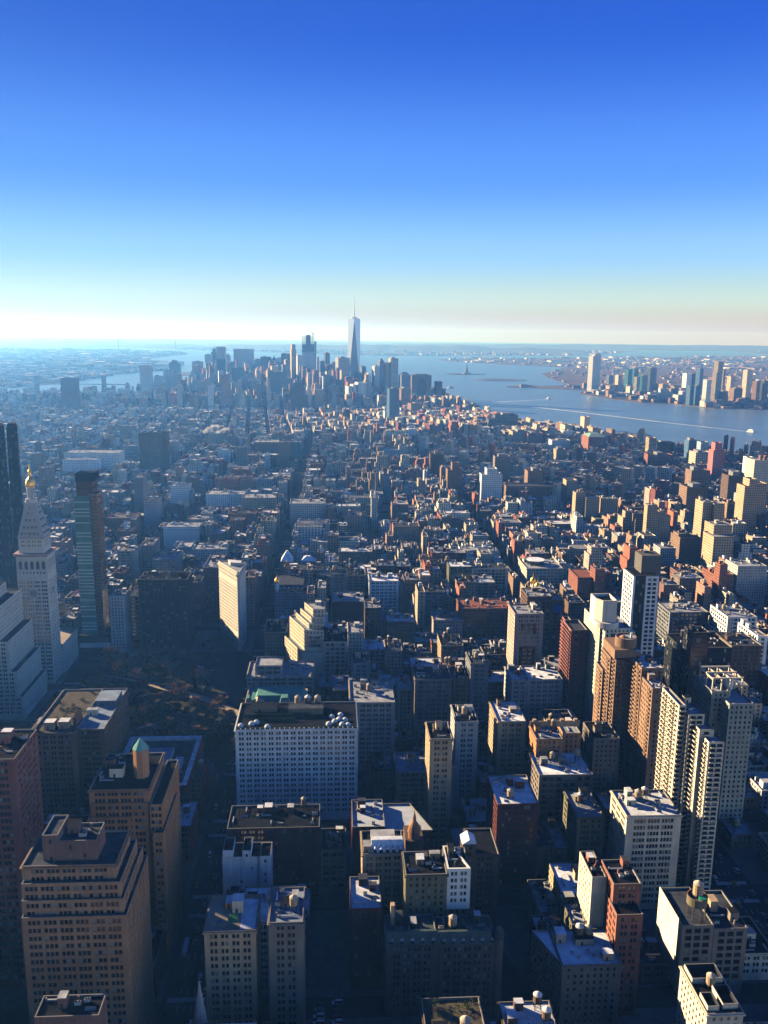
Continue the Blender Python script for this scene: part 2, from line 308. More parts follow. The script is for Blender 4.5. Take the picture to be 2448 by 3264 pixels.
# ------------------------------------------------------------------ building parts
#       floor, bay, windows per bay, width, gap, height, head above first window, recess
WST = dict(punch=(3.5, 3.1, 1, 1.35, 0, 1.95, 1.7, .3), pair=(3.8, 4.9, 2, 1.35, .5, 2.25, 1.7, .38), triple=(3.75, 6.6, 3, 1.5, .35, 2.15, 1.5, .32), triple4=(3.95, 8.0, 4, 1.45, .3, 2.4, 2.4, .32),
    wide=(4.0, 4.5, 1, 3.3, 0, 2.6, 1.9, .4), ribbon=(3.0, 3.9, 1, 3.1, 0, 1.75, 1.2, .35), curtain=(3.7, 1.8, 1, 1.62, 0, 3.1, 1.2, .1), balcony=(3.05, 4.2, 1, 2.3, 0, 1.9, 1.4, .25), odd=(4.0, 6.0, 1, 1.2, 0, 2.0, 2.2, .3))
def facade(mb, a, c, z0, z1, sty, mw=0, mg=1, collect=None, q=rnd, floor_min=-1):
    a = Vector(a); c = Vector(c); L = (c - a).length; t = (c - a) / L; n = Vector((t.y, -t.x))
    def P(u, z, d=0.): return (a.x + t.x * u - n.x * d, a.y + t.y * u - n.y * d, z)
    def Q(u0, u1, za, zb, d=0., m=mw): mb.poly((P(u0, za, d), P(u1, za, d), P(u1, zb, d), P(u0, zb, d)), m)
    if sty == 'blank' or L < 3: Q(0, L, z0, z1); return
    fh, bw, k, w, g, h, top, rec = WST[sty]
    nb = max(1, int((L - .8) / bw)); 
    if nb * bw > L: bw = L - .4; k = max(1, min(k, int(bw / (w + g)))) ; w = min(w, bw - .3) if k == 1 else w
    m0 = (L - nb * bw) / 2; U = []
    for i in range(nb):
        s = m0 + i * bw + (bw - k * w - (k - 1) * g) / 2
        U += [(s + j * (w + g), s + j * (w + g) + w) for j in range(k)]
    zc = z1; nf = int((z1 - z0 - top - 1) / fh)
    for f in range(nf):
        zt = z1 - top - f * fh; zb = zt - h
        if zb < z0 + .8 or zb < floor_min: break
        Q(0, L, zt, zc); u = 0
        for (ua, ub) in U:
            if sty == 'odd' and q.random() < .45: continue
            Q(u, ua, zb, zt); u = ub
            mb.poly((P(ua, zb), P(ua, zb, rec), P(ua, zt, rec), P(ua, zt)), mw); mb.poly((P(ub, zb, rec), P(ub, zb), P(ub, zt), P(ub, zt, rec)), mw)
            mb.poly((P(ua, zb), P(ub, zb), P(ub, zb, rec), P(ua, zb, rec)), mw); mb.poly((P(ua, zt, rec), P(ub, zt, rec), P(ub, zt), P(ua, zt)), mw)
            if collect is None: Q(ua, ub, zb, zt, rec, mg if q.random() > .14 else mg + 1)
            else: collect.append((P((ua + ub) / 2, zb, rec), math.atan2(t.y, t.x), ub - ua, h, n.copy()))
        Q(u, L, zb, zt); zc = zb
        if sty == 'balcony' and f < nf - 1:
            for i in range(nb):
                s = m0 + i * bw + .25; e = s + bw * .82
                for za, zz, d in ((zb - .35, zb - .1, -1.35), ): 
                    mb.poly((P(s, za, d), P(e, za, d), P(e, zz + .95, d), P(s, zz + .95, d)), mw); mb.poly((P(s, za), P(s, za, d), P(s, zz + .95, d), P(s, zz + .95)), mw)
                    mb.poly((P(e, za, d), P(e, za), P(e, zz + .95), P(e, zz + .95, d)), mw); mb.poly((P(s, zz, d * .98), P(e, zz, d * .98), P(e, zz), P(s, zz)), mw); mb.poly((P(s, za), P(e, za), P(e, za, d), P(s, za, d)), mw)
        if sty == 'ribbon' and f < nf - 1:
            za, zz, d = zb - .3, zb + .35, -1.2
            for i in range(nb):
                if i % 3 == 2: continue
                s, e = m0 + i * bw + (.35 if i % 3 == 0 else -.02), m0 + (i + 1) * bw - (.35 if i % 3 == 1 else -.02)
                mb.poly((P(s, za, d), P(e, za, d), P(e, zz, d), P(s, zz, d)), mw); mb.poly((P(s, za + .2, d), P(e, za + .2, d), P(e, za + .2, 0), P(s, za + .2, 0)), mw); mb.poly((P(s, za), P(e, za), P(e, za, d), P(s, za, d)), mw)
                mb.poly((P(s, za), P(s, za, d), P(s, zz, d), P(s, zz)), mw); mb.poly((P(e, za, d), P(e, za), P(e, zz), P(e, zz, d)), mw)
    Q(0, L, z0, zc)
def visible_edge(a, c):
    n = Vector((c[1] - a[1], a[0] - c[0])); mid = Vector(((a[0] + c[0]) / 2, (a[1] + c[1]) / 2))
    return n.dot(-mid) > -.35 * n.length * mid.length
def shell(P, z0, z1, wall, sty, root, roofm, name='wall', collect=None, cornice=None, side=None, par=.95, far=False, q=rnd, roof=True):
    """one block of a building: its walls, its roof with parapet, and a cornice if it has one"""
    mb = MB(); n = len(P)
    for i in range(n):
        a, c = P[i], P[(i + 1) % n]
        st = sty if visible_edge(a, c) else 'blank'
        if side and st != 'blank' and abs(c[0] - a[0]) < abs(c[1] - a[1]): st = side
        facade(mb, a, c, z0, z1, 'blank' if far else st, 0, 1, collect, q)
    w = mb.build(name, [wall, GLASS if sty != 'curtain' else CURT, GLASS2], root)
    if roof:
        rb = MB(); I = inset(P, .4); rb.ring(P, I, z1, 1)
        for i in range(n): rb.poly(((*I[(i + 1) % n], z1 - par), (*I[i], z1 - par), (*I[i], z1), (*I[(i + 1) % n], z1)), 1)
        rb.poly([(*p, z1 - par) for p in I], 0)
        rb.build('roof', [roofm, COPE], root)
    if cornice:
        cb_ = MB(); O = inset(P, -cornice); O2 = inset(P, -cornice * .4); I2 = inset(P, -.003)
        cb_.prism(O2, z1 - 1.7, z1 - 1.1, 0, top=False, Q=O); cb_.prism(O, z1 - 1.1, z1 - .55, 0, top=False); cb_.ring(O, I2, z1 - .55); cb_.ring(list(reversed(O2)), list(reversed(I2)), z1 - 1.7)
        cb_.build('cornice', [wall], root)
    return w
def water_tank(x, y, z, root, r=1.9, h=3.8, leg=2.6, pale=False):
    b = MB(); b.cyl(x, y, r, z + leg, z + leg + h, 14)
    for k in range(4): b.cyl(x, y, r + .04, z + leg + .3 + k * h * .27, z + leg + .42 + k * h * .27, 14, 1)
    t = b.build('water_tank', [WOOD2 if pale else WOOD, DARKM], root)
    b = MB(); b.cyl(x, y, r + .15, z + leg + h, z + leg + h + r * .75, 14, 0, .05, False); b.build('lid', LID2 if not pale and rnd.random() < .5 else LID, t)
    b = MB()
    for sx, sy in ((-1, -1), (1, -1), (1, 1), (-1, 1)): b.bar((x + sx * r * .7, y + sy * r * .7, z), (x + sx * r * .6, y + sy * r * .6, z + leg), .14)
    b.box(x - r, x + r, y - r, y + r, z + leg - .25, z + leg, bottom=True)
    for s in (-1, 1): b.bar((x - r * .7, y + s * r * .7, z), (x + r * .6, y + s * r * .65, z + leg), .07); b.bar((x + s * r * .7, y - r * .7, z), (x + s * r * .65, y + r * .6, z + leg), .07)
    b.build('stand', DARKM, t)
    return t
class Spots:
    def __init__(s, x0, x1, y0, y1, q): s.r = (x0 + 1.2, x1 - 1.2, y0 + 1.2, y1 - 1.2); s.u = []; s.q = q
    def get(s, w, d, back=False):
        x0, x1, y0, y1 = s.r
        if x1 - x0 < w or y1 - y0 < d: return None
        for _ in range(14):
            x = s.q.uniform(x0, x1 - w); y = s.q.uniform(y0 + (y1 - y0 - d) * (.45 if back else 0), y1 - d)
            if all(x + w + .4 < a or x > c + .4 or y + d + .4 < e or y > f + .4 for a, c, e, f in s.u):
                s.u.append((x, x + w, y, y + d)); return x, y
        return None
def bulkhead(x, y, w, d, z, h, wall, root, roofm=None, name='bulkhead'):
    b = MB(); b.box(x, x + w, y, y + d, z, z + h, 0, 1); b.box(x - .12, x + w + .12, y - .12, y + d + .12, z + h - .3, z + h + .06, 0, 1)
    b.box(x + w * .3, x + w * .3 + .95, y - .05, y + .02, z, z + 2.1, 2)
    return b.build(name, [wall, roofm or ROOF['dark'], DARKM], root)
def vent_unit(x, y, w, d, z, root):
    b = MB(); b.box(x, x + w, y, y + d, z + .35, z + .35 + w * .55, bottom=True)
    for k in (0.25, .75): b.cyl(x + w * k, y + d / 2, min(w * .2, d * .4), z + .35 + w * .55, z + .6 + w * .55, 10, 1)
    for sx in (.1, .85): b.box(x + w * sx, x + w * sx + .15, y + .1, y + d - .1, z, z + .35, 1)
    return b.build('vent_unit', [METAL, DARKM], root)
def clutter(root, x0, x1, y0, y1, z, q, wall, tanks=0, level=1):
    sp = Spots(x0, x1, y0, y1, q); A = (x1 - x0) * (y1 - y0)
    for k in range(1 if A < 320 else (2 if A < 900 else 3)):
        w, d, h = q.uniform(2.8, 5.5), q.uniform(3, 5.5), q.uniform(2.8, 5)
        p = sp.get(w, d, True)
        if p:
            bulkhead(*p, w, d, z, h, wall, root, ROOF[q.choice(['dark', 'light', 'white', 'slate'])])
    for k in range(tanks):
        p = sp.get(4.2, 4.2)
        if p: water_tank(p[0] + 2.1, p[1] + 2.1, z, root, q.uniform(1.6, 2.1), q.uniform(3.2, 4.4), q.uniform(2, 4.5), q.random() < .55)
    for k in range(min(5, int(A / 170 * level) + (q.random() < .5))):
        w, d = q.uniform(1.4, 3.2), q.uniform(1.2, 2.2); p = sp.get(w, d)
        if p: vent_unit(*p, w, d, z, root)
    if A > 200 and q.random() < .6:
        p = sp.get(4, 2.2)
        if p:
            b = MB(); x, y = p; b.poly(((x, y, z), (x + 4, y, z), (x + 4, y + 1.1, z + 1), (x, y + 1.1, z + 1))); b.poly(((x + 4, y + 2.2, z), (x, y + 2.2, z), (x, y + 1.1, z + 1), (x + 4, y + 1.1, z + 1)))
            b.poly(((x, y + 2.2, z), (x, y, z), (x, y + 1.1, z + 1))); b.poly(((x + 4, y, z), (x + 4, y + 2.2, z), (x + 4, y + 1.1, z + 1))); b.build('skylight', GLASS2, root)
    for k in range(int(A / 260 + q.random() * 1.6)):
        L_ = q.uniform(3, 8); w, d = (L_, .6) if q.random() < .5 else (.6, L_); p = sp.get(w, d)
        if p: b = MB(); b.box(p[0], p[0] + w, p[1], p[1] + d, z + .25, z + .85, bottom=True); b.box(p[0], p[0] + .5, p[1], p[1] + .5, z, z + 1.6); b.build('duct', METAL, root)
    for k in range(int(q.random() * 3)):
        p = sp.get(.9, .9)
        if p: b = MB(); b.box(p[0], p[0] + .8, p[1], p[1] + .8, z, z + q.uniform(1.5, 3)); b.build('chimney', wall, root)
    return sp
WFRAME = mat('window_frame', (.09, .09, .09), .6, .0)
def add_windows(root, wins):
    """the countable windows of a near facade: up to a hundred as parts, the rest as one"""
    if not wins: return
    wins = sorted(wins, key=lambda k: (-(k[4].y < -.5), -round(k[0][2], 1), abs(k[0][0])))
    cache = {}
    def mesh(w, h, g):
        kq = (round(w, 2), round(h, 2), g)
        if kq not in cache:
            b = MB(); f = .09
            for x0, x1, z0, z1 in ((-w / 2, w / 2, 0, f), (-w / 2, w / 2, h - f, h), (-w / 2, -w / 2 + f, f, h - f), (w / 2 - f, w / 2, f, h - f), (-w / 2 + f, w / 2 - f, h * .5 - .04, h * .5 + .04)): b.poly(((x0, -.04, z0), (x1, -.04, z0), (x1, -.04, z1), (x0, -.04, z1)), 0)
            b.poly(((-w / 2, 0, 0), (w / 2, 0, 0), (w / 2, 0, h), (-w / 2, 0, h)), 1)
            o = b.build('window', [WFRAME, GLASS if not g else GLASS2]); cache[kq] = o.data; bpy.data.objects.remove(o)
        return cache[kq]
    for p, a, w, h, n in wins[:100]:
        o = bpy.data.objects.new('window', mesh(w, h, rnd.random() < .15)); COLL.objects.link(o); o.parent = root; o.location = p; o.rotation_euler = (0, 0, a)
    b = MB()
    for p, a, w, h, n in wins[100:]:
        c, s = math.cos(a), math.sin(a); g = 0 if rnd.random() > .15 else 1
        b.poly([(p[0] + c * u, p[1] + s * u, p[2] + z) for u, z in ((-w / 2, 0), (w / 2, 0), (w / 2, h), (-w / 2, h))], g)
    if b.v: b.build('window', [GLASS, GLASS2], root, kind='stuff')
def group_of(cat): return None
OCC = []                                       # footprints taken
VIEW = []                                      # picture areas of the fitted buildings that stay in view: (x0, x1, y0, y1, near y)
# name, category, label, wall colour, window style, roof, tanks, picture row down to which it stays in view, blocks (x0,x1,y0,y1,height)
HEROES=[
('hotel_building', 'building', 'broad white building with paired dark windows and a rooftop garden of domes', 'white', 'pair', 'dark', 0, 2640, [(-65.0, 16.4, 536.0, 579.0, 67)]),
('mansion_building', 'building', 'tan gabled building with green copper mansard roofs behind the rooftop garden', 'tan', 'punch', 'copper', 0, 2290, [(-65.4, -46.1, 598.2, 640.2, 54)]),
('crenellated_building', 'building', 'beige building with a scalloped parapet and a boxy penthouse', 'beige', 'triple', 'light', 0, 2230, [(-70.5, -16.4, 667.6, 701.6, 50), (-64, -42, 672, 692, 58)]),
('loft_building', 'building', 'yellowish loft with arched windows and dark skylit roof beside the cream stepped block', 'tan', 'punch', 'dark', 0, 2110, [(-66.3, -45.1, 798.1, 838.1, 42)]),
('loft_building', 'building', 'dark-gridded loft with wide black windows beside the cream stepped block', 'beige', 'wide', 'dark', 0, 2150, [(-9.8, 13.0, 734.9, 769.9, 55)]),
('loft_building', 'building', 'pale loft with arched top windows and cream parapet behind the dark-gridded loft', 'cream', 'punch', 'light', 0, 2080, [(13.7, 27.9, 767.2, 797.2, 52)]),
('mansard_building', 'building', 'lilac grey mansard block with a corner cupola topped by a gold dome', 'lilac', 'punch', 'slate', 0, 1960, [(-66.1, -30.8, 945.4, 990.4, 38)]),
('residential_block', 'apartment building', 'dark green gridded apartment slab standing at the far end of the park', 'bronze', 'balcony', 'dark', 0, 2110, [(-198, -149, 860, 890, 77.5)]),
('office_building', 'building', 'grey stepped block with arched windows rising behind the dark green slab', 'grey', 'punch', 'light', 1, 1860, [(-230.7, -216.0, 1019.4, 1059.4, 74), (-212.2, -185.2, 998.3, 1038.3, 62)]),
('loft_building', 'building', 'brown building with a black framed wall panel beside the triangular tower', 'rose', 'punch', 'light', 0, 1990, [(-147.2, -128.8, 958.4, 1018.4, 63)]),
('art_deco_block', 'office building', 'orange brown stepped brick block with a tall octagonal turret', 'orange', 'triple', 'dark', 0, 2960, [(-125.9, -95.3, 415.1, 455.1, 93), (-94.5, -88.2, 411.7, 459.7, 86), (-124.7, -95.7, 413.6, 416.6, 86), (-126.3, -104.8, 412.2, 419.2, 79), (-92.4, -86.9, 406.4, 446.4, 73)]),
('setback_building', 'office building', 'huge tan brick setback block with stacked terraces and a pale penthouse', 'ochre', 'triple', 'slate', 0, 3264, [(-131.3, -92.2, 334.5, 360.5, 103.5), (-130.6, -89.7, 331.0, 363.0, 97.5), (-130.3, -88.3, 328.9, 366.9, 91), (-129.8, -86.7, 326.2, 369.2, 85), (-117.3, -101.0, 339.2, 353.2, 112), (-123.8, -117.2, 339.6, 355.6, 114.5)]),
('brick_tower', 'apartment tower', 'pinkish red brick tower cut off by the lower left edge', 'pink', 'triple', 'dark', 0, 3264, [(-190, -151.5, 388, 420, 125)]),
('low_rooftop_building', 'building', 'low dark rooftop with one small white hatch at the very bottom left', 'rose', 'blank', 'dark', 0, 3264, [(-113.1, -89.1, 288.8, 299.8, 70)]),
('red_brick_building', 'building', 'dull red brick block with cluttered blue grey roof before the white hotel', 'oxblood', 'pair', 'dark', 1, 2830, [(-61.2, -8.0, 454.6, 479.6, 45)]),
('rear_wall_building', 'building', 'small white building with scattered single windows and notched top', 'white', 'odd', 'dark', 0, 2830, [(-60.4, -34.2, 427.3, 441.3, 44.6), (-60.2, -54.6, 427.5, 440.5, 48.6), (-49.6, -44.9, 427.2, 440.2, 48.5), (-40.1, -34.1, 425.8, 438.8, 45.8)]),
('terrace_building', 'building', 'tan apartment block with a furnished rooftop terrace and green awning', 'tan', 'pair', 'terrace', 0, 3264, [(-57.4, -34.5, 342.4, 367.4, 64)]),
('slim_loft', 'building', 'narrow grey tan loft with a white capped tank at its left corner', 'greytan', 'pair', 'blue', 1, 3264, [(-28.6, -13.4, 338.9, 363.9, 70)]),
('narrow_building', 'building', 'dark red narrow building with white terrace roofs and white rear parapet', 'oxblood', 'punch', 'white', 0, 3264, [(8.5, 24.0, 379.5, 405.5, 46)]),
('vaulted_roof_building', 'building', 'tan building with a white ribbed mansard roof over five arched dormers', 'tan', 'pair', 'dark', 0, 2900, [(15.4, 37.6, 411.5, 433.5, 55)]),
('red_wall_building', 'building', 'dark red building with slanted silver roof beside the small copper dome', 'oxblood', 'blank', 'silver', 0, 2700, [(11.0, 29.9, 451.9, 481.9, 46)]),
('white_corner_building', 'building', 'olive building with a bright white corner wall and black courtyard roof', 'olive', 'punch', 'dark', 0, 2900, [(36.2, 57.2, 385.4, 405.4, 60), (57.4, 69.0, 387.6, 407.6, 60.5)]),
('pediment_building', 'building', 'brown building with a small pedimented tower on its left corner', 'brown', 'pair', 'dark', 0, 2920, [(75.8, 91.2, 423.7, 449.7, 45), (70.8, 78.0, 423.2, 432.2, 52)]),
('mansard_building', 'building', 'dark brick block with green slate mansard and a rounded corner turret', 'plum', 'pair', 'olive_roof', 2, 3264, [(25.2, 50.0, 360.4, 382.4, 40), (50.3, 78.4, 360.7, 381.7, 39)]),
('rooftop_garden_building', 'building', 'planted rooftop with a squat tank at the bottom edge', 'brown', 'punch', 'garden', 1, 3264, [(36.8, 61.1, 290.6, 312.6, 52)]),
('snow_roof_building', 'building', 'brown block with a broad snow white roof and twin tanks', 'greytan', 'punch', 'snow', 2, 3264, [(107, 135, 347, 372, 37)]),
('brick_tower', 'apartment tower', 'red brick tower with a blank pale side wall and a tank on top', 'redbrick', 'pair', 'dark', 1, 3264, [(134.5, 147.3, 356.2, 382.2, 56), (135.3, 148.9, 365.3, 385.3, 66), (127.5, 134.6, 374, 396, 64)]),
('tank_platform_building', 'building', 'grey loft with a large round tank platform and tan tank on its roof', 'greytan', 'wide', 'slate', 1, 3264, [(171.9, 187.9, 366.7, 396.7, 41), (188.6, 205.9, 367.6, 397.6, 38)]),
('roof_pit_building', 'building', 'cream walled rooftop with sunken black wells at the lower right corner', 'cream', 'punch', 'dark', 1, 3264, [(156.2, 171.9, 303.2, 331.2, 48)]),
('office_block', 'office building', 'cream grey office block with twin tanks on a white roof', 'cream', 'triple4', 'white', 2, 2960, [(165.6, 197.2, 434.5, 462.5, 60)]),
('balcony_tower', 'apartment tower', 'pale stepped tower lined with sunlit balconies', 'cream', 'ribbon', 'light', 0, 2850, [(198.6, 202.6, 453.1, 479.1, 118), (203.1, 212.5, 449.8, 471.8, 114), (206.8, 215.2, 442.3, 462.3, 108), (209.4, 218.3, 435.0, 453.0, 104)]),
('slab_tower', 'apartment tower', 'grey green slab tower with an open white rooftop frame', 'greygreen', 'punch', 'light', 0, 2600, [(249.1, 261.1, 520.0, 548.0, 97), (256.4, 272.7, 509.1, 535.1, 93)]),
('drum_tower', 'apartment tower', 'brown brick twin winged tower with a round drum on its roof', 'umber', 'punch', 'white', 0, 2520, [(197.4, 207.7, 560, 586, 105.1), (193.0, 197.2, 574, 590, 91.0), (195.3, 199.4, 566, 586, 103.5), (208.7, 223.8, 541, 567, 105.3), (208.2, 211.1, 548, 574, 105.9), (209.3, 219.4, 521, 541, 99.3)]),
('pale_tower', 'apartment tower', 'pale green cream tower with a round white machine crown', 'palegreen', 'punch', 'light', 0, 2300, [(207.4, 226.8, 617.2, 647.2, 107), (205.6, 209.7, 624.5, 666.5, 107)]),
('balcony_block', 'apartment tower', 'pink brick slab edged with stacked small balconies', 'pink', 'balcony', 'slate', 0, 2160, [(189.2, 202.3, 644.7, 670.7, 96), (190.0, 195.1, 666.3, 676.3, 97)]),
('ornate_building', 'building', 'tall pinkish building with arched windows and dark red centre panel', 'blush', 'pair', 'light', 0, 2140, [(156.5, 181.7, 704.2, 732.2, 90)]),
('bronze_glass_tower', 'apartment tower', 'dark glass tower with one white gridded stripe and blank top box', 'blackglass', 'curtain', 'dark', 0, 2110, [(265.0, 287.3, 721.8, 747.8, 119), (275.0, 292.6, 731.6, 749.6, 134)]),
('black_slab', 'office building', 'wide black glass slab with a boxy dark penthouse', 'blackglass', 'curtain', 'dark', 0, 2250, [(265.7, 305.6, 611.0, 643.0, 93), (266.7, 280.2, 598.0, 612.0, 110)]),
('setback_tower', 'apartment tower', 'tall sunlit tan tower stepping down in tiers above the low roofs', 'tan', 'punch', 'light', 0, 1760, [(527.9, 543.3, 1148.5, 1174.5, 100), (515.0, 530.5, 1154.6, 1180.6, 101), (512.6, 538.2, 1109.3, 1139.3, 78), (506.2, 533.6, 1092.4, 1126.4, 66)]),
('white_loft', 'building', 'bright white corner loft with large gridded windows and tanks', 'white', 'wide', 'light', 2, 2040, [(385.4, 414.9, 785.9, 825.9, 58)]),
('brick_block', 'building', 'orange lit brick block with scalloped rear parapet and a tank', 'orange', 'punch', 'light', 1, 2500, [(133.1, 150.7, 518.2, 538.2, 66), (155.1, 167.3, 534.1, 556.1, 62)]),
('brick_block', 'building', 'dark red brick block with a snowy roof and one conical tank', 'oxblood', 'triple', 'snow', 1, 2800, [(96.0, 120.7, 456.4, 490.4, 56)]),
('loft_building', 'building', 'tan gridded loft with tanks and frost on its wide roof', 'greytan', 'wide', 'snow', 2, 2620, [(129.6, 164.0, 493.0, 523.0, 54)]),
('loft_building', 'building', 'olive loft with curved rear parapet and a brown tank', 'olive', 'triple', 'light', 1, 2750, [(143.4, 159.6, 453.9, 483.9, 48)]),
('narrow_tower', 'office building', 'slender tan tower with arched crown and sunlit left flank', 'tan', 'pair', 'dark', 0, 2640, [(59.7, 73.8, 492.7, 516.7, 80)]),
('arched_loft', 'building', 'pale grey loft with five arched top windows and dark centre strip', 'lightgrey', 'pair', 'dark', 1, 2430, [(84.1, 99.1, 545.9, 573.9, 66)]),
('loft_building', 'building', 'tan loft with a bright sunlit left wall and a frosted roof', 'tan', 'pair', 'snow', 0, 2420, [(113.5, 133.1, 549.2, 583.2, 64)]),
('arcade_building', 'building', 'ornate beige office block with arcaded upper floors and a bracketed cornice', 'beige', 'pair', 'light', 1, 2400, [(12.5, 46.1, 603.7, 647.7, 55)]),
('light_well_building', 'building', 'grey loft with two deep dark light wells in its face', 'greytan', 'pair', 'slate', 0, 2320, [(64.4, 93.9, 639.2, 667.2, 58)]),
('tall_loft', 'building', 'tall grey loft with a dark central strip of windows', 'grey', 'pair', 'slate', 1, 2300, [(110.6, 125.4, 652.0, 678.0, 66)]),
('twin_loft', 'building', 'wide grey loft with frosted roof and a row of tall top windows', 'lightgrey', 'pair', 'snow', 1, 2260, [(142.7, 155.2, 642.5, 672.5, 55), (155.9, 184.4, 643.7, 673.7, 55)]),
('white_office', 'office building', 'white gridded office block with a frosted roof among lower dark lofts', 'white', 'pair', 'snow', 1, 1960, [(40.7, 73.8, 937.9, 967.9, 52)]),
('sliver_loft', 'building', 'narrow brick loft with arched windows and bright red left edge', 'brown', 'pair', 'light', 1, 2040, [(31.8, 48.0, 831.8, 857.8, 55)]),
('red_block', 'building', 'broad rust red brick block with setback attic and tanks', 'redbrick', 'pair', 'red', 2, 2040, [(131.1, 183.2, 842.6, 876.6, 50)]),
('dark_red_loft', 'building', 'windowless dark red wall with white roof sheds on top', 'oxblood', 'blank', 'light', 0, 1990, [(-1.0, 32.7, 881.4, 915.4, 46)]),
('pyramid_roof_building', 'building', 'small building with snowy white pyramid roofs beside the avenue', 'tan', 'punch', 'light', 0, 1800, [(-67.9, -52.7, 1092.5, 1112.5, 34), (-42.4, -23.4, 1096.0, 1116.0, 33)]),
('octagon_roof_building', 'building', 'pinkish low building with a faceted brown roof beside the rust red block', 'blush', 'punch', 'light', 0, 2020, [(102.0, 132.1, 836.0, 866.0, 40)]),
('tank_loft', 'building', 'tan loft with a cluster of small tanks and sunlit left wall', 'tan', 'wide', 'dark', 2, 2100, [(99.4, 120.2, 751.8, 781.8, 44)]),
('drum_roof_building', 'building', 'long cream building with a curved glass penthouse along the avenue', 'cream', 'pair', 'light', 0, 1860, [(243.4, 289.9, 1039.1, 1089.1, 38)]),
('domed_building', 'building', 'ornate cream building with two little gold domes', 'cream', 'punch', 'light', 0, 1880, [(228.5, 253.4, 926.3, 960.3, 42)]),
('brick_block', 'building', 'red brick stepped apartment block behind the gold domed building', 'redbrick', 'punch', 'red', 0, 1900, [(290.7, 313.0, 976.4, 1016.4, 44), (308.8, 320.7, 968.6, 988.6, 56)]),
('disc_wall_building', 'building', 'tall tan building with a blue disc painted on its upper wall', 'brown', 'wide', 'light', 0, 2100, [(193.6, 218.5, 818.7, 848.7, 70), (218.6, 231.1, 818.4, 844.4, 66)]),
('checker_building', 'apartment building', 'brown block with white chequered windows beside the black slab', 'brown', 'pair', 'slate', 0, 2120, [(357.1, 384.9, 715.6, 751.6, 55)]),
('white_loft', 'building', 'white loft with sunlit left wall at the right frame edge', 'white', 'wide', 'light', 0, 2000, [(388.5, 397.8, 730.8, 770.8, 58)]),
('glass_loft', 'building', 'grey loft with glazed front between the dark glass tower and white loft', 'grey', 'wide', 'light', 1, 2010, [(343.6, 384.1, 825.4, 861.4, 50)]),
('wide_block', 'apartment building', 'wide pale grey slab with many small windows near the right edge', 'lightgrey', 'punch', 'light', 0, 1900, [(491.1, 527.8, 988.3, 1022.3, 54)]),
('brick_block', 'apartment building', 'bright red stepped brick block near the wide pale grey slab', 'redbrick', 'punch', 'red', 0, 1880, [(461.4, 486.3, 986.4, 1020.4, 44), (458.4, 467.8, 966.4, 980.4, 62)]),
('stepped_block', 'apartment building', 'brown stepped brick block with sunlit left tier beneath the tan tower', 'umber', 'punch', 'light', 0, 1780, [(486.6, 520.0, 1155.5, 1189.5, 50), (486.8, 504.6, 1162.2, 1182.2, 54)]),
('deco_tower', 'apartment tower', 'first of four sunlit tan stepped towers standing in line', 'tan', 'punch', 'light', 0, 1700, [(460.0, 475.0, 1319.1, 1345.1, 44), (463.1, 474.3, 1319.2, 1333.2, 54)]),
('deco_tower', 'apartment tower', 'second of four sunlit tan stepped towers standing in line', 'tan', 'punch', 'light', 0, 1700, [(475.9, 493.3, 1307.4, 1333.4, 44), (472.8, 489.0, 1310.8, 1326.8, 52)]),
('deco_tower', 'apartment tower', 'third and tallest of four sunlit tan stepped towers standing in line', 'tan', 'punch', 'light', 0, 1690, [(484.0, 499.6, 1268.6, 1294.6, 62), (479.5, 495.1, 1268.7, 1282.7, 74)]),
('deco_tower', 'apartment tower', 'last of four sunlit tan stepped towers standing in line', 'tan', 'punch', 'light', 0, 1690, [(502.2, 519.2, 1274.1, 1300.1, 56), (502.8, 513.8, 1280.3, 1294.3, 62)]),
('tan_slab', 'apartment tower', 'sunlit tan slab with brown flank behind the low village roofs', 'tan', 'punch', 'light', 0, 1640, [(437.4, 461.8, 1448.6, 1468.6, 52), (422.6, 440.4, 1460.2, 1480.2, 58)]),
('tan_slab', 'apartment tower', 'lone sunlit tan slab in front of the brick slab row', 'tan', 'punch', 'light', 0, 1640, [(468.3, 497.0, 1455.4, 1477.4, 48)]),
('lit_edge_tower', 'office building', 'slim grey tower with a brightly lit stepped left edge', 'grey', 'punch', 'light', 0, 1640, [(-344.2, -328.1, 1492.7, 1526.7, 78)]),
('arcade_block', 'building', 'long lilac block with arched storeys and blue roof beyond the dark park trees', 'lilac', 'pair', 'slate', 0, 1740, [(-311.5, -289.4, 1412.5, 1452.5, 52)]),
('white_arcade_building', 'building', 'white arcaded block with red flag spots beyond the dark green slab', 'white', 'punch', 'light', 0, 1730, [(-253.7, -200.2, 1273.1, 1307.1, 40)]),
('white_cube_building', 'building', 'white cubic loft catching light in the hazy blue middle distance', 'white', 'pair', 'light', 0, 1610, [(-299.0, -265.4, 1582.3, 1612.3, 48)]),
('white_row_building', 'building', 'long white building with a stepped roofline in the hazy middle distance', 'white', 'pair', 'light', 1, 1620, [(-226.4, -158.9, 1528.8, 1568.8, 42)]),
('yellowish_block', 'building', 'yellowish grey block with even windows beside the avenue gap', 'tan', 'pair', 'light', 0, 1630, [(-157.1, -100.2, 1480.0, 1520.0, 45)]),
('square_block', 'building', 'large square grey block with even windows west of the avenue gap', 'lightgrey', 'pair', 'light', 1, 1660, [(-71.0, -13.2, 1392.5, 1436.5, 52)]),
('brown_slab', 'apartment tower', 'tall brown slab rising over the hazy blue rooftops', 'brown', 'punch', 'dark', 0, 1500, [(-459.6, -409.5, 2063.4, 2087.4, 90), (-418.2, -400.5, 2108.0, 2132.0, 88)]),
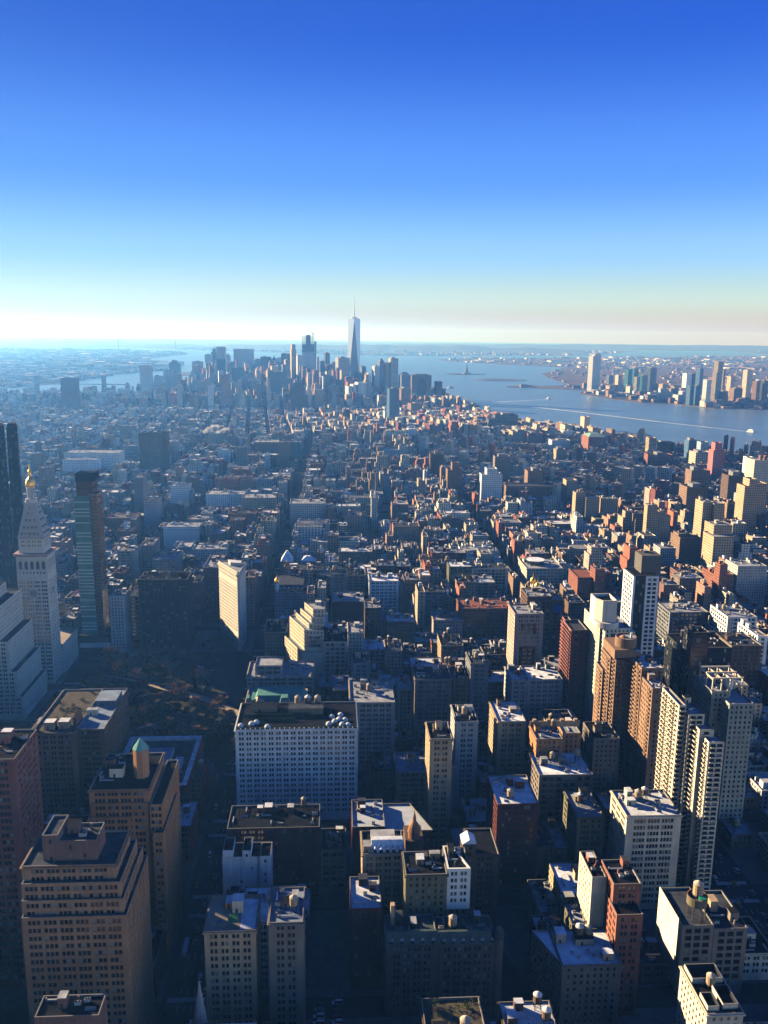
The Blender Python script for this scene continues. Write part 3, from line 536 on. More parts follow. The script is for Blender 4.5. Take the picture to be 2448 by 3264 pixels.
('white_complex', 'building', 'long white hazy complex of connected blocks near the glass sliver tower', 'white', 'pair', 'light', 0, 1480, [(-613.7, -489.0, 1994.5, 2044.5, 52), (-601.2, -524.5, 1939.4, 1969.4, 44)]),
('grey_tower', 'apartment tower', 'grey narrow tower in the hazy middle of the village', 'grey', 'punch', 'light', 0, 1490, [(-225.1, -199.5, 2009.2, 2035.2, 64)]),
('teal_block', 'building', 'teal glass block beside the brown stepped tower', 'teal', 'curtain', 'light', 0, 1470, [(-112.1, -82.7, 2206.8, 2236.8, 52)]),
('brown_deco_tower', 'apartment tower', 'brown stepped tower beside the avenue end', 'umber', 'punch', 'light', 0, 1500, [(-131.4, -106.3, 2092.7, 2122.7, 66)]),
('library_block', 'building', 'dark red block with flat pale roof', 'redbrick', 'punch', 'light', 0, 1450, [(-211.7, -144.4, 2300.2, 2360.2, 40)]),
('church_wall', 'building', 'mast topped pale tower with thin vertical stripe in the middle distance', 'lightgrey', 'punch', 'light', 0, 1720, [(63.0, 72.6, 1401.8, 1421.8, 60)]),
('glass_tower', 'apartment tower', 'blue glass slab with dark top in the village', 'blueglass', 'curtain', 'light', 0, 1660, [(100.3, 110.4, 1687.6, 1707.6, 48)]),
]
FAR=[
('high_rise', 'apartment tower', 'broad brown tower standing alone before the left river inlet', 'brown', 'p', [(-1102.8, -1036.7, 3600, 3630, 133.9)], ''),
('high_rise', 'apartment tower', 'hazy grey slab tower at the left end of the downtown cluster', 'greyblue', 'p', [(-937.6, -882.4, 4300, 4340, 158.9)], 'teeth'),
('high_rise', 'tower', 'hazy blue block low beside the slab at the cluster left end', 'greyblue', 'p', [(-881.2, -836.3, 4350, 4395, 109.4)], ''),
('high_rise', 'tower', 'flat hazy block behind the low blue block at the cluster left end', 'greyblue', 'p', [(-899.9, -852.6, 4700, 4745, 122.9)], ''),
('high_rise', 'tower', 'dark stepped hazy block topped with a small box, left of the pointed civic tower', 'slate', 'p', [(-961.8, -902.8, 5200, 5250, 145.9), (-947.9, -918.3, 5215, 5235, 159.0)], ''),
('high_rise', 'tower', 'short pale block in front of the dark stepped hazy block', 'tan', 'p', [(-832.7, -793.5, 4600, 4640, 109.8)], ''),
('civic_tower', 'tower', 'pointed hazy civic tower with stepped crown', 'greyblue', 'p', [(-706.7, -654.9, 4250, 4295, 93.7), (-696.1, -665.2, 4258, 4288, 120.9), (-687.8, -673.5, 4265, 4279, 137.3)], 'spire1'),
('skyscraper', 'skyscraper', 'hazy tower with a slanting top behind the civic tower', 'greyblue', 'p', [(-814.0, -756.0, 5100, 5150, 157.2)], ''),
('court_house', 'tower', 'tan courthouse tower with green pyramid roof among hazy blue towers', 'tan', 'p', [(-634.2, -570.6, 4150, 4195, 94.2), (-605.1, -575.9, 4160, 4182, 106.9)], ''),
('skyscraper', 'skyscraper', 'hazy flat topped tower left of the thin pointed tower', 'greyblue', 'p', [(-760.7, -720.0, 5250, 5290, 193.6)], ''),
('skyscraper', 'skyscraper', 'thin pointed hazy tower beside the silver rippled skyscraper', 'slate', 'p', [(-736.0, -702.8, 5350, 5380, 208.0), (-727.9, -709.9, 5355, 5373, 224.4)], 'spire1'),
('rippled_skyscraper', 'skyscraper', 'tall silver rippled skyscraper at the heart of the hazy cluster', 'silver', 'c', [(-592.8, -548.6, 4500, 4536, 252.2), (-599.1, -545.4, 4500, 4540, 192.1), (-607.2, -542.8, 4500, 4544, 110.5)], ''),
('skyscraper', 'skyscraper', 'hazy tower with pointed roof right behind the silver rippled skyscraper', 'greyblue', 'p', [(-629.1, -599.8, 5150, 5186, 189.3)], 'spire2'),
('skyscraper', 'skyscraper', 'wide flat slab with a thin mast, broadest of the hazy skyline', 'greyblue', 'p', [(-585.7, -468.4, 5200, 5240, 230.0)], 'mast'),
('office_tower', 'skyscraper', 'dark slab in front of the wide mast topped slab', 'slate', 'p', [(-472.4, -414.8, 4100, 4140, 162.2)], ''),
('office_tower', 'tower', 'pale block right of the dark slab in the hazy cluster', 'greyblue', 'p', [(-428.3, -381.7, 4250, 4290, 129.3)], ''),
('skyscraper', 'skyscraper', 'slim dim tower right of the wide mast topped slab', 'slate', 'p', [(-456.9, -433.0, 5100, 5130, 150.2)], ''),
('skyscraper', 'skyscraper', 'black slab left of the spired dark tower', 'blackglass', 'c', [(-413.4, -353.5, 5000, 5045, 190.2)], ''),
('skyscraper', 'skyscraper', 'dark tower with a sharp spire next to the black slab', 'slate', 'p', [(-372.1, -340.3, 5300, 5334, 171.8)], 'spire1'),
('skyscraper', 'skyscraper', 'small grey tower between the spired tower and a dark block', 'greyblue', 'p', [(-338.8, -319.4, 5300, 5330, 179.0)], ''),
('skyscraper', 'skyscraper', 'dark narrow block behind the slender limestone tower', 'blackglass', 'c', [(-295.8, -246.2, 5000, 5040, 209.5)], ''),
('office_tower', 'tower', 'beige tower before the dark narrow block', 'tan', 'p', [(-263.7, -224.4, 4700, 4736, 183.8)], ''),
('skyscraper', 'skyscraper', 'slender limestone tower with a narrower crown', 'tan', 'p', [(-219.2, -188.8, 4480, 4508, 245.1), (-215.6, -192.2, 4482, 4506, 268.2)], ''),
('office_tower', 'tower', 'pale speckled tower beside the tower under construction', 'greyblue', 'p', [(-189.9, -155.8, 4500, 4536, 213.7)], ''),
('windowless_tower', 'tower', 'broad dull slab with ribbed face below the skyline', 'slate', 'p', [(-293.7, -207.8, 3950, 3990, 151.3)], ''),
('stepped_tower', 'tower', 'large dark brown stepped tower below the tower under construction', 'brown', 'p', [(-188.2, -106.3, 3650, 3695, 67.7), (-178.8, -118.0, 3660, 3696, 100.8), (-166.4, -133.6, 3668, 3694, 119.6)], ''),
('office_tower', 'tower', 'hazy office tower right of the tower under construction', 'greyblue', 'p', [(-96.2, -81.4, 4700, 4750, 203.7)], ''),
('office_tower', 'tower', 'lower of two paired dark glass towers left of the tallest tower', 'blueglass', 'c', [(-79.9, -47.4, 4750, 4786, 178.0)], ''),
('office_tower', 'tower', 'higher of two paired dark glass towers left of the tallest tower', 'slate', 'c', [(-52.7, -20.5, 4900, 4936, 218.1)], ''),
('office_tower', 'tower', 'striped pale office block directly left of the tallest tower', 'stripe', 'r', [(11.3, 79.5, 4250, 4300, 210.8)], ''),
('office_tower', 'tower', 'tiny sunlit brick tower left of the striped block', 'pink', 'p', [(-6.4, 9.8, 4100, 4130, 156.0), (-10.7, 9.8, 4095, 4125, 129.4)], ''),
('stepped_tower', 'tower', 'brown stepped brick tower in front of the striped block', 'umber', 'p', [(-36.2, 42.4, 3800, 3850, 78.5), (-20.1, 28.3, 3806, 3842, 103.2)], ''),
('terraced_block', 'apartment building', 'long white terraced block glowing in sun below the tallest tower', 'white', 'r', [(98.2, 146.9, 3900, 3950, 112.1), (77.6, 98.3, 3900, 3950, 103.7), (55.9, 77.6, 3900, 3950, 95.3)], ''),
('office_tower', 'tower', 'dark domed office tower right of the tallest tower foot', 'slate', 'p', [(142.5, 172.0, 4650, 4690, 153.0)], 'dome'),
('office_tower', 'tower', 'grey stub tower at the foot of the tallest tower', 'slate', 'p', [(113.0, 141.3, 4450, 4486, 133.4)], ''),
('office_tower', 'skyscraper', 'grey tower with stepped shoulder beside a dark pyramid topped tower', 'greyblue', 'p', [(206.7, 243.3, 4600, 4644, 159.1)], ''),
('office_tower', 'skyscraper', 'dark tower with a pyramid roof near the river', 'slate', 'p', [(235.8, 272.8, 4650, 4694, 178.2)], 'pyr'),
('office_tower', 'skyscraper', 'pale lit panel tower left of the striped riverside tower', 'tan', 'p', [(254.0, 277.1, 4350, 4380, 188.0)], ''),
('office_tower', 'skyscraper', 'striped grey riverside tower with horizontal bands', 'stripe', 'r', [(274.6, 323.0, 4350, 4394, 207.5)], ''),
('office_tower', 'skyscraper', 'dark tower with a domed cap beside the riverside striped tower', 'slate', 'p', [(332.7, 391.3, 4400, 4446, 123.8)], 'dome'),
('office_tower', 'skyscraper', 'wide office tower with dark arched glass front near the river', 'greytan', 'p', [(355.5, 446.3, 3950, 3996, 144.9)], 'arch'),
('apartment_tower', 'apartment tower', 'lower brown tower at the river end of the downtown cluster', 'umber', 'p', [(451.0, 472.3, 3980, 4014, 86.6)], ''),
('apartment_tower', 'apartment tower', 'last brown tower at the river end, stepping down to trees', 'brown', 'p', [(463.9, 495.6, 3950, 3984, 116.7), (496.5, 511.4, 3950, 3980, 83.5)], ''),
('glass_hotel', 'tower', 'slim blue glass tower catching light before the brown riverside blocks', 'blueglass', 'c', [(191.6, 233.6, 3080, 3108, 136.7)], ''),
('brown_block', 'apartment tower', 'brown slab pair standing between glass tower and arched front tower', 'umber', 'p', [(280.6, 330.1, 3700, 3734, 99.2)], ''),
('brown_block', 'office building', 'low brown block below the arched front tower', 'umber', 'p', [(303.9, 360.3, 3500, 3540, 52.3)], ''),
('stepped_block', 'office building', 'big dark stepped block near the river left of the vent tower', 'slate', 'r', [(533.6, 608.4, 2950, 3000, 43.3), (563.1, 644.7, 2990, 3040, 54.1)], ''),
('red_archive', 'building', 'massive red brick warehouse with green roof near the marina', 'redbrick', 'p', [(727.5, 778.6, 2420, 2490, 44.2)], 'greenroof'),
('pink_block', 'building', 'pinkish red warehouse block left of the massive red warehouse', 'pink', 'p', [(605.1, 654.0, 2650, 2710, 28.1)], ''),
('tan_block', 'building', 'tan warehouse block left of the pinkish warehouse', 'tan', 'p', [(562.5, 613.2, 2680, 2740, 29.6)], ''),
('white_block', 'building', 'long white block before the marina sheds', 'white', 'p', [(642.8, 698.1, 2500, 2540, 24.8)], ''),
('tan_block', 'building', 'tan setback block in the village right of the white block', 'tan', 'p', [(591.6, 619.7, 2250, 2280, 30.2)], ''),
('balcony_tower', 'apartment tower', 'tan balcony tower beside dark glass at the marina edge', 'tan', 'r', [(870.6, 891.5, 2330, 2356, 53.0)], ''),
('glass_tower', 'apartment tower', 'dark glass tower pair beside the tan balcony tower', 'blackglass', 'c', [(912.8, 963.6, 2380, 2410, 35.4)], ''),
('glass_tower', 'apartment tower', 'first of three river glass towers, widest', 'blueglass', 'c', [(949.7, 977.6, 2250, 2280, 56.6)], ''),
('glass_tower', 'apartment tower', 'second of three river glass towers, palest', 'paleglass', 'c', [(961.3, 982.4, 2200, 2226, 57.9)], ''),
('pink_tower', 'building', 'bright pink stepped house tower near the river', 'hotpink', 'p', [(883.5, 911.1, 1950, 1976, 69.5), (887.2, 903.7, 1952, 1972, 86.5)], ''),
('warehouse_block', 'building', 'cream warehouse beside river glass towers', 'cream', 'w', [(885.2, 927.0, 2050, 2090, 50.5)], ''),
('cream_block', 'building', 'cream block with two roof boxes at the right frame edge', 'cream', 'p', [(908.6, 953.8, 1800, 1840, 67.9)], 'boxes'),
('white_church', 'building', 'small white pointed block by the river', 'white', 'p', [(965.8, 981.4, 1950, 1970, 53.5)], ''),
('red_block', 'apartment building', 'low orange red brick block before the balcony tower', 'redbrick', 'p', [(807.8, 869.5, 2150, 2190, 30.7)], ''),
('brown_slab', 'apartment tower', 'brown brick slab with sunlit flank in the mid village', 'brown', 'p', [(215.6, 245.6, 1900, 1924, 64.5)], ''),
('stepped_deco', 'apartment tower', 'stepped pinkish brown tower in the mid village', 'umber', 'p', [(221.8, 251.2, 1650, 1678, 68.1), (231.0, 244.6, 1654, 1674, 81.2)], ''),
('white_stepped_block', 'apartment building', 'stepped white terraces in the mid village', 'white', 'p', [(280.0, 319.8, 1600, 1630, 67.2), (290.5, 310.4, 1604, 1628, 77.7)], ''),
('twin_slab', 'apartment tower', 'slab pair with white stripe near the stepped white terraces', 'greytan', 'p', [(351.9, 386.5, 1850, 1874, 66.8)], ''),
('brick_group', 'apartment building', 'long dark brick block with a taller lit corner in the village', 'umber', 'p', [(334.8, 452.9, 1630, 1670, 39.9), (384.8, 416.3, 1672, 1702, 62.8)], ''),
('tan_slab', 'apartment tower', 'tan lit slab at the right of the long dark brick block', 'tan', 'p', [(468.0, 490.2, 1690, 1716, 41.4)], ''),
('brown_slab', 'apartment tower', 'brown tower pair on the right below the pink tower', 'umber', 'p', [(707.2, 744.6, 1650, 1680, 68.6)], ''),
('brown_slab', 'apartment tower', 'brown stepped block close to the tall sunlit tan tower', 'brown', 'p', [(735.7, 766.7, 1550, 1580, 74.3)], ''),
('tan_tower', 'apartment tower', 'sunlit stepped tan tower at the far right', 'tan', 'p', [(654.6, 679.2, 1320, 1348, 94.8), (663.6, 676.9, 1325, 1347, 105.2)], ''),
('tan_tower', 'apartment tower', 'sunlit tan tower against the right frame edge', 'tan', 'p', [(704.6, 723.2, 1380, 1408, 88.3)], ''),
('brown_slab', 'apartment building', 'dark brown apartment slab with grid windows right of the tan lit slab', 'umber', 'p', [(603.0, 637.4, 1420, 1454, 75.2)], ''),
('shaft_tower', 'ventilation tower', 'orange and white boxy shaft tower at the end of the pier', 'vent', 'b', [(890.6, 919.2, 3050, 3076, 44.1)], ''),
('waterfront_tower', 'skyscraper', 'tallest far shore tower, sunlit silver flank and dark crown', 'silver', 'c', [(1512.5, 1586.1, 5100, 5144, 212.8), (1529.7, 1586.6, 5104, 5140, 223.7)], ''),
('shore_block', 'tower', 'small dark block at the foot of the tallest far shore tower', 'slate', 'c', [(1563.8, 1602.6, 5050, 5080, 37.5)], ''),
('shore_tower', 'tower', 'brown squat tower right of the tallest far shore tower', 'slate', 'p', [(1781.7, 1827.7, 5600, 5636, 78.3)], ''),
('shore_tower', 'tower', 'cream rounded tower between the squat tower and teal slab', 'cream', 'p', [(1810.0, 1855.2, 5500, 5536, 86.2)], ''),
('shore_tower', 'skyscraper', 'dark teal slab pair on the far shore', 'teal', 'c', [(1838.3, 1884.2, 5400, 5440, 127.1), (1890.8, 1938.5, 5420, 5460, 131.1)], ''),
('shore_tower', 'tower', 'light green tower with spike before the teal slabs', 'palegreen', 'c', [(1706.0, 1738.0, 4850, 4880, 105.1)], 'mast'),
('shore_tower', 'tower', 'deep teal block behind the light green tower', 'teal', 'c', [(1785.7, 1839.3, 5000, 5040, 106.5)], ''),
('shore_tower', 'skyscraper', 'dark slate tower with flat roof behind the deep teal block', 'slate', 'c', [(1902.4, 1965.4, 5200, 5244, 142.6)], ''),
('shore_block', 'building', 'tan warehouse pair low on the far shore', 'tan', 'p', [(1597.5, 1646.9, 5000, 5040, 44.7), (1652.7, 1727.0, 5000, 5040, 41.2)], ''),
('shore_block', 'building', 'pale stepped shore building with sunlit roofs', 'cream', 'p', [(1685.9, 1722.3, 4900, 4940, 44.8)], ''),
('shore_block', 'building', 'brown pier shed below the pale stepped shore building', 'umber', 'b', [(1578.0, 1715.6, 4750, 4790, 14.6)], ''),
('shore_block', 'building', 'long white terraced pier block with stepped roofs', 'white', 'r', [(1614.3, 1784.5, 4450, 4500, 23.3), (1653.4, 1776.9, 4460, 4500, 43.3), (1711.2, 1757.0, 4470, 4500, 63.6)], ''),
('shore_block', 'building', 'tan stepped block behind the white terraced pier block', 'tan', 'p', [(1951.9, 1994.2, 5100, 5136, 51.4)], ''),
('shore_block', 'building', 'white stepped riverfront block right of the terraced pier', 'white', 'r', [(1746.2, 1809.0, 4350, 4394, 39.6), (1779.0, 1806.8, 4360, 4390, 56.8)], ''),
('shore_tower', 'tower', 'blazing white sunlit slab on the far shore', 'white', 'b', [(2007.2, 2060.0, 4900, 4936, 125.0)], ''),
('shore_tower', 'tower', 'dark half of the blazing white slab', 'slate', 'c', [(2063.5, 2083.9, 4905, 4941, 125.3)], ''),
('shore_tower', 'tower', 'blue grey tower peeking behind the blazing white slab', 'blueglass', 'c', [(2128.7, 2168.9, 5000, 5040, 149.8)], ''),
('shore_tower', 'tower', 'blue striped glass tower on the water before the white slab', 'blueglass', 'r', [(1738.0, 1774.0, 4180, 4210, 96.3), (1778.3, 1822.6, 4190, 4224, 95.0)], ''),
('shore_tower', 'tower', 'pale silver tower with wide base on the water', 'silver', 'r', [(1774.4, 1813.0, 4080, 4110, 129.9), (1765.4, 1817.7, 4070, 4104, 29.3)], ''),
('shore_tower', 'skyscraper', 'tall stacked tower with offset sunlit blocks', 'cream', 'c', [(1987.5, 2033.1, 4450, 4484, 205.6), (1979.4, 2018.8, 4440, 4476, 151.3), (2041.7, 2064.0, 4460, 4490, 162.9)], ''),
('shore_tower', 'tower', 'dark low tower right of the stacked tower', 'slate', 'c', [(1883.9, 1934.9, 4150, 4184, 71.3)], ''),
('shore_tower', 'tower', 'cream tower with brown flank right of the stacked tower', 'cream', 'p', [(2085.7, 2123.3, 4500, 4532, 127.9)], ''),
('shore_block', 'tower', 'brown squat tower before the tall sunlit cream tower', 'umber', 'p', [(1990.9, 2050.3, 4250, 4286, 79.5)], ''),
('shore_tower', 'tower', 'tall sunlit cream tower near the right end', 'cream', 'p', [(2073.7, 2119.3, 4300, 4332, 169.7)], ''),
('shore_tower', 'tower', 'brown ribbed tower at the right end of the far shore', 'umber', 'p', [(2055.6, 2090.4, 4150, 4184, 119.8)], ''),
('shore_tower', 'tower', 'dark end tower of the far shore beside the brown ribbed tower', 'slate', 'c', [(2097.5, 2137.1, 4160, 4194, 123.0)], ''),
]
# ------------------------------------------------------------------ fitted buildings of the near half
SKIP_CLUTTER = {'drum', }
def hero(h):
    name, cat, label, wall, sty, roof, tanks, vb, blocks = h
    q = random.Random(label); root = thing(name, label, cat); wm = WALL[wall]
    near = min(b[2] for b in blocks); ztop = max(b[4] for b in blocks)
    far = near > 1080
    if far: wm = farmat(wall, {'punch': 'p', 'curtain': 'c', 'wide': 'w', 'ribbon': 'r'}.get(sty, 'p'))
    col = [] if near < 600 and sty not in ('blank', 'ribbon', 'curtain') else None
    px = []; py = []
    for i, (x0, x1, y0, y1, H) in enumerate(blocks):
        lower = [b for b in blocks if b[4] < H - .5 and b[0] < x1 and b[1] > x0 and b[2] < y1 and b[3] > y0]
        P = rect(x0, x1, y0, y1)
        if name == 'setback_building' and i >= 4: wm = WALL['rose']; sty = 'odd'
        cor = .7 if (sty in ('pair', 'punch', 'triple', 'triple4') and cat in ('building', 'office building') and i == 0 and wall not in ('oxblood',)) else None
        shell(P, 0, H, wm, 'punch' if (sty == 'blank' and i > 5) else sty, root, ROOF[roof], collect=col, cornice=cor, far=far, q=q)
        OCC.append((x0, x1, y0, y1))
        for x in (x0, x1): px.append(proj(x, y0, H)[0]); py.append(proj(x, y0, H)[1])
        higher = [b for b in blocks if b[4] > H + .5 and b[0] < x1 - 1 and b[1] > x0 + 1 and b[2] < y1 - 1 and b[3] > y0 + 1]
        if not higher and roof not in ('garden', 'copper') and name not in ('drum_tower', 'pale_tower', 'mansion_building', 'crenellated_building', 'art_deco_block', 'vaulted_roof_building', 'hotel_building', 'mansard_building', 'domed_building', 'pyramid_roof_building', 'terrace_building', 'roof_pit_building', 'tank_platform_building', 'snow_roof_building') and (x1 - x0) > 7:
            clutter(root, x0, x1, y0 + 2, y1, H - .95, q, wm if not far else WALL[wall], tanks if i == 0 else 0)
    VIEW.append((min(px), max(px), min(py), vb, near))
    if col: add_windows(root, col)
    return root
ROOT = {}
for h in HEROES: ROOT[h[2]] = hero(h)
def find(s): return next(v for k, v in ROOT.items() if s in k)
def hb(s): return next(h[8] for h in HEROES if s in h[2])

# rooftop garden with domes on the white hotel
r = find('rooftop garden of domes'); x0, x1, y0, y1, H = hb('rooftop garden of domes')[0]
IGLOO = mat('clear_dome_film', (.55, .58, .60), .25, .1, .5, .5); HEDGE = mat('hedge_leaves', (.02, .035, .018), .9, .5, .6)
q = random.Random(3)
b = MB(); n = 26
for i in range(n): xx = x0 + .3 + (x1 - x0 - .6) * i / (n - 1); b.box(xx - .3, xx + .3, y0 + .05, y0 + .65, H, H + .8)
b.box(x0 - .5, x1 + .5, y0 - .5, y0 - .003, H - 4.6, H - 4.1, bottom=True); b.box(x0 - .35, x1 + .35, y0 - .35, y0 - .003, H - 24.6, H - 24.2, bottom=True); b.build('parapet_post', WALL['white'], r)
for (dx, dy) in ((3, 7), (10, 10), (13, 12), (21, 5), (62, 8), (66, 12), (69, 15), (71, 7), (75, 6), (64, 19), (70, 22), (73, 14)):
    b = MB(); b.dome(x0 + dx, y0 + dy, H - .9, 2.2, 2.2, 12, 4); 
    b.build('garden_dome', IGLOO, r)
for (xa, xb, ya, yb, hh) in ((x0 + 1, x1 - 1, y0 + 1.1, y0 + 1.9, 1.6), (x0 + 14, x0 + 40, y0 + 14, y0 + 16, 2.2), (x0 + 4, x0 + 50, y0 + 20, y0 + 22.5, 2.6)):
    b = MB(); m = int((xb - xa) / .8)
    for i in range(m):
        xx = xa + (xb - xa) * i / m; w = q.uniform(.5, 1); hh2 = hh * q.uniform(.6, 1.1); b.prism(circle(xx, (ya + yb) / 2 + q.uniform(-.3, .3), w, 6), H - .9, H - .9 + hh2, 0, Q=circle(xx, (ya + yb) / 2, w * .5, 6))
    b.build('hedge', HEDGE, r)
bulkhead(x0 + 34, y0 + 24, 24, 9, H - .95, 4.5, WALL['olive'], r, ROOF['slate'], 'penthouse'); bulkhead(x0 + 8, y0 + 29, 18, 9, H - .95, 3.4, WALL['umber'], r, ROOF['dark'], 'penthouse')
for k in range(3): water_tank(x0 + 40 + k * 7, y0 + 38, H - .95, r, 2.3, 4.5, 2.6, k != 1)
# mansard roofs of the tan mansion behind
r = find('green copper mansard'); x0, x1, y0, y1, H = hb('green copper mansard')[0]
for (xa, xb) in ((x0, x0 + 5), (x1 + 6, x1 + 14)):
    b = MB(); P = rect(xa, xb, y0 - .0, y0 + 11); b.prism(P, H + .02, H + 7, 0, Q=rect(xa + 1.6, xb - 1.6, y0 + 2, y0 + 9)); b.build('mansard_roof', ROOF['copper'], r)
b = MB(); b.box(x1 + .01, x1 + 26, y0 + .4, y1, 0, H - 3); b.build('wing', WALL['tan'], r); OCC.append((x1, x1 + 26, y0, y1))
b = MB(); b.prism(rect(x0 + 5.2, x1 + 25.8, y0 + 12, y1 - 6), H - 3, H + 3, 0, Q=rect(x0 + 8, x1 + 23, y0 + 16, y1 - 10)); b.build('mansard_roof', ROOF['copper'], r)
b = MB(); xc = x0 + 9.5; b.poly(((xc - 4.5, y0 - .4, H - 3), (xc + 4.5, y0 - .4, H - 3), (xc + 4.5, y0 - .4, H + 2.4), (xc, y0 - .4, H + 6), (xc - 4.5, y0 - .4, H + 2.4))); b.poly(((xc - 4.5, y0 - .4, H + 2.4), (xc, y0 - .4, H + 6), (xc, y0 + 8, H + 6), (xc - 4.5, y0 + 8, H + 2.4))); b.poly(((xc, y0 - .4, H + 6), (xc + 4.5, y0 - .4, H + 2.4), (xc + 4.5, y0 + 8, H + 2.4), (xc, y0 + 8, H + 6)))
b.poly(((xc + 4.5, y0 - .4, H - 3), (xc + 4.5, y0 + 8, H - 3), (xc + 4.5, y0 + 8, H + 2.4), (xc + 4.5, y0 - .4, H + 2.4))); b.poly(((xc - 4.5, y0 + 8, H - 3), (xc - 4.5, y0 - .4, H - 3), (xc - 4.5, y0 - .4, H + 2.4), (xc - 4.5, y0 + 8, H + 2.4))); g = b.build('gable', WALL['tan'], r)
for s in (-2.3, 2.3):
    b = MB(); b.box(xc + s - 1.3, xc + s + 1.3, y0 - .6, y0 - .45, H - 1, H + 2); b.build('gable_window', WALL['redbrick'], g)
for s in (0, 6): water_tank(x1 + 16 + s, y0 + 3, H - 3, r, 1.9, 4.4, 1.2, True)
# scalloped parapet
r = find('scalloped parapet'); x0, x1, y0, y1, H = hb('scalloped parapet')[0]; b = MB()
for i in range(9): 
    xx = x0 + (x1 - x0) * (i + .5) / 9; b.prism(circle(xx, y0 + .5, 2.2, 10), H - 1.4, H + .35, 0)
b.build('scallop', WALL['beige'], r); b = MB(); 
for xx in (x0 + 1.5, x1 - 1.5): b.prism(circle(xx, y0 + 1, 1.8, 10), H, H + 2.6, 0, Q=circle(xx, y0 + 1, .6, 10))
b.build('corner_finial', COPE, r); clutter(r, x0 + 31, x1, y0 + 3, y1, H - .95, random.Random(4), WALL['beige'])
# octagonal turret of the orange block
r = find('octagonal turret'); x0, x1, y0, y1, H = hb('octagonal turret')[0]
b = MB(); P = circle(x1 - 7, y0 + 16, 4.1, 8, .39); b.prism(P, H - 1, H + 15, 0, top=False); t = b.build('turret', WALL['orange'], r)
b = MB(); b.prism(circle(x1 - 7, y0 + 16, 4.4, 8, .39), H + 15, H + 21, 0, Q=circle(x1 - 7, y0 + 16, .05, 8, .39)); b.build('pyramid_cap', COPPER, t)
bulkhead(x0 + 7, y0 + 14, 7, 5, H - .9, 5, WALL['cream'], r); clutter(r, x0, x0 + 18, y0 + 4, y1, H - .95, random.Random(8), WALL['orange'])
# penthouse tops of the tan setback block are plain; white ribbed mansard with dormers
r = find('five arched dormers'); x0, x1, y0, y1, H = hb('five arched dormers')[0]
b = MB(); xa, xb = x0 + 5, x1 - .5; b.poly(((xa, y0 + 1, H), (xb, y0 + 1, H), (xb, y0 + 5, H + 5), (xa, y0 + 5, H + 5))); b.poly(((xa, y0 + 5, H + 5), (xb, y0 + 5, H + 5), (xb, y0 + 8, H + 5.2), (xa, y0 + 8, H + 5.2))); b.poly(((xb, y0 + 1, H), (xb, y0 + 8, H), (xb, y0 + 8, H + 5.2), (xb, y0 + 5, H + 5))); b.poly(((xa, y0 + 8, H), (xa, y0 + 1, H), (xa, y0 + 5, H + 5), (xa, y0 + 8, H + 5.2))); b.poly(((xb, y0 + 8, H), (xa, y0 + 8, H), (xa, y0 + 8, H + 5.2), (xb, y0 + 8, H + 5.2)))
for k in range(7): xx = xa + (xb - xa) * k / 6; b.bar((xx, y0 + 1, H + .05), (xx, y0 + 5, H + 5.05), .18)
mr = b.build('mansard_roof', ROOF['snow'], r)
for k in range(5):
    xx = xa + (xb - xa) * (k + .5) / 5; b = MB(); b.prism(rect(xx - .9, xx + .9, y0 + .6, y0 + 3), H, H + 1.8, 1, top=False); b.prism(rect(xx - 1.1, xx + 1.1, y0 + .5, y0 + 3.2), H + 1.8, H + 2.8, 0, Q=rect(xx - .2, xx + .2, y0 + .5, y0 + 3.6)); b.build('dormer', [ROOF['snow'], GLASS], mr)
bulkhead(x0 + .6, y0 + 2, 4, 6, H - .9, 4, WALL['tan'], r, ROOF['light']); bulkhead(x0 + 5, y0 + 12, 13, 7, H - .9, 3.2, WALL['tan'], r, ROOF['light'])
# small copper dome house beside it
rd = thing('domed_building', 'small building with an ornate reddish onion dome beside the white ribbed mansard', 'building')
b = MB(); b.box(40, 50, 430, 446, 0, 50); b.build('wall', WALL['brown'], rd); OCC.append((39, 51, 428, 447))
b = MB(); b.lathe(45, 434, [(3.3, 50), (3.3, 53.5), (3.8, 53.8), (3.6, 55), (2.9, 57.4), (1.4, 59.6), (.9, 60.4), (1.1, 61.2), (.8, 63), (.25, 65.2), (.03, 67.2)], 12); b.build('dome', mat('red_copper', (.30, .15, .08), .6, .25, .5), rd)
# white corner wall
r = find('bright white corner wall'); x0, x1, y0, y1, H = hb('bright white corner wall')[1]
b = MB(); facade(b, (x0 + .0, y0 - .25), (x1 + .3, y0 - .25), H - 22, H + .9, 'pair', 0, 1); facade(b, (x1 + .3, y0 - .25), (x1 - 6, y1), H - 22, H + .9, 'pair', 0, 1); b.ring([(x0, y0 - .25), (x1 + .3, y0 - .25), (x1 - 6, y1), (x0, y1)], inset([(x0, y0 - .25), (x1 + .3, y0 - .25), (x1 - 6, y1), (x0, y1)], .9), H + .9)
b.poly(((x0, y0 + .4, H - 1), (x1, y0 + .4, H - 1), (x1, y0 + .4, H + .9), (x0, y0 + .4, H + .9))); b.build('corner_wall', [mat('white_render', (.74, .73, .72), .85, .08, .2), GLASS, GLASS2], r)
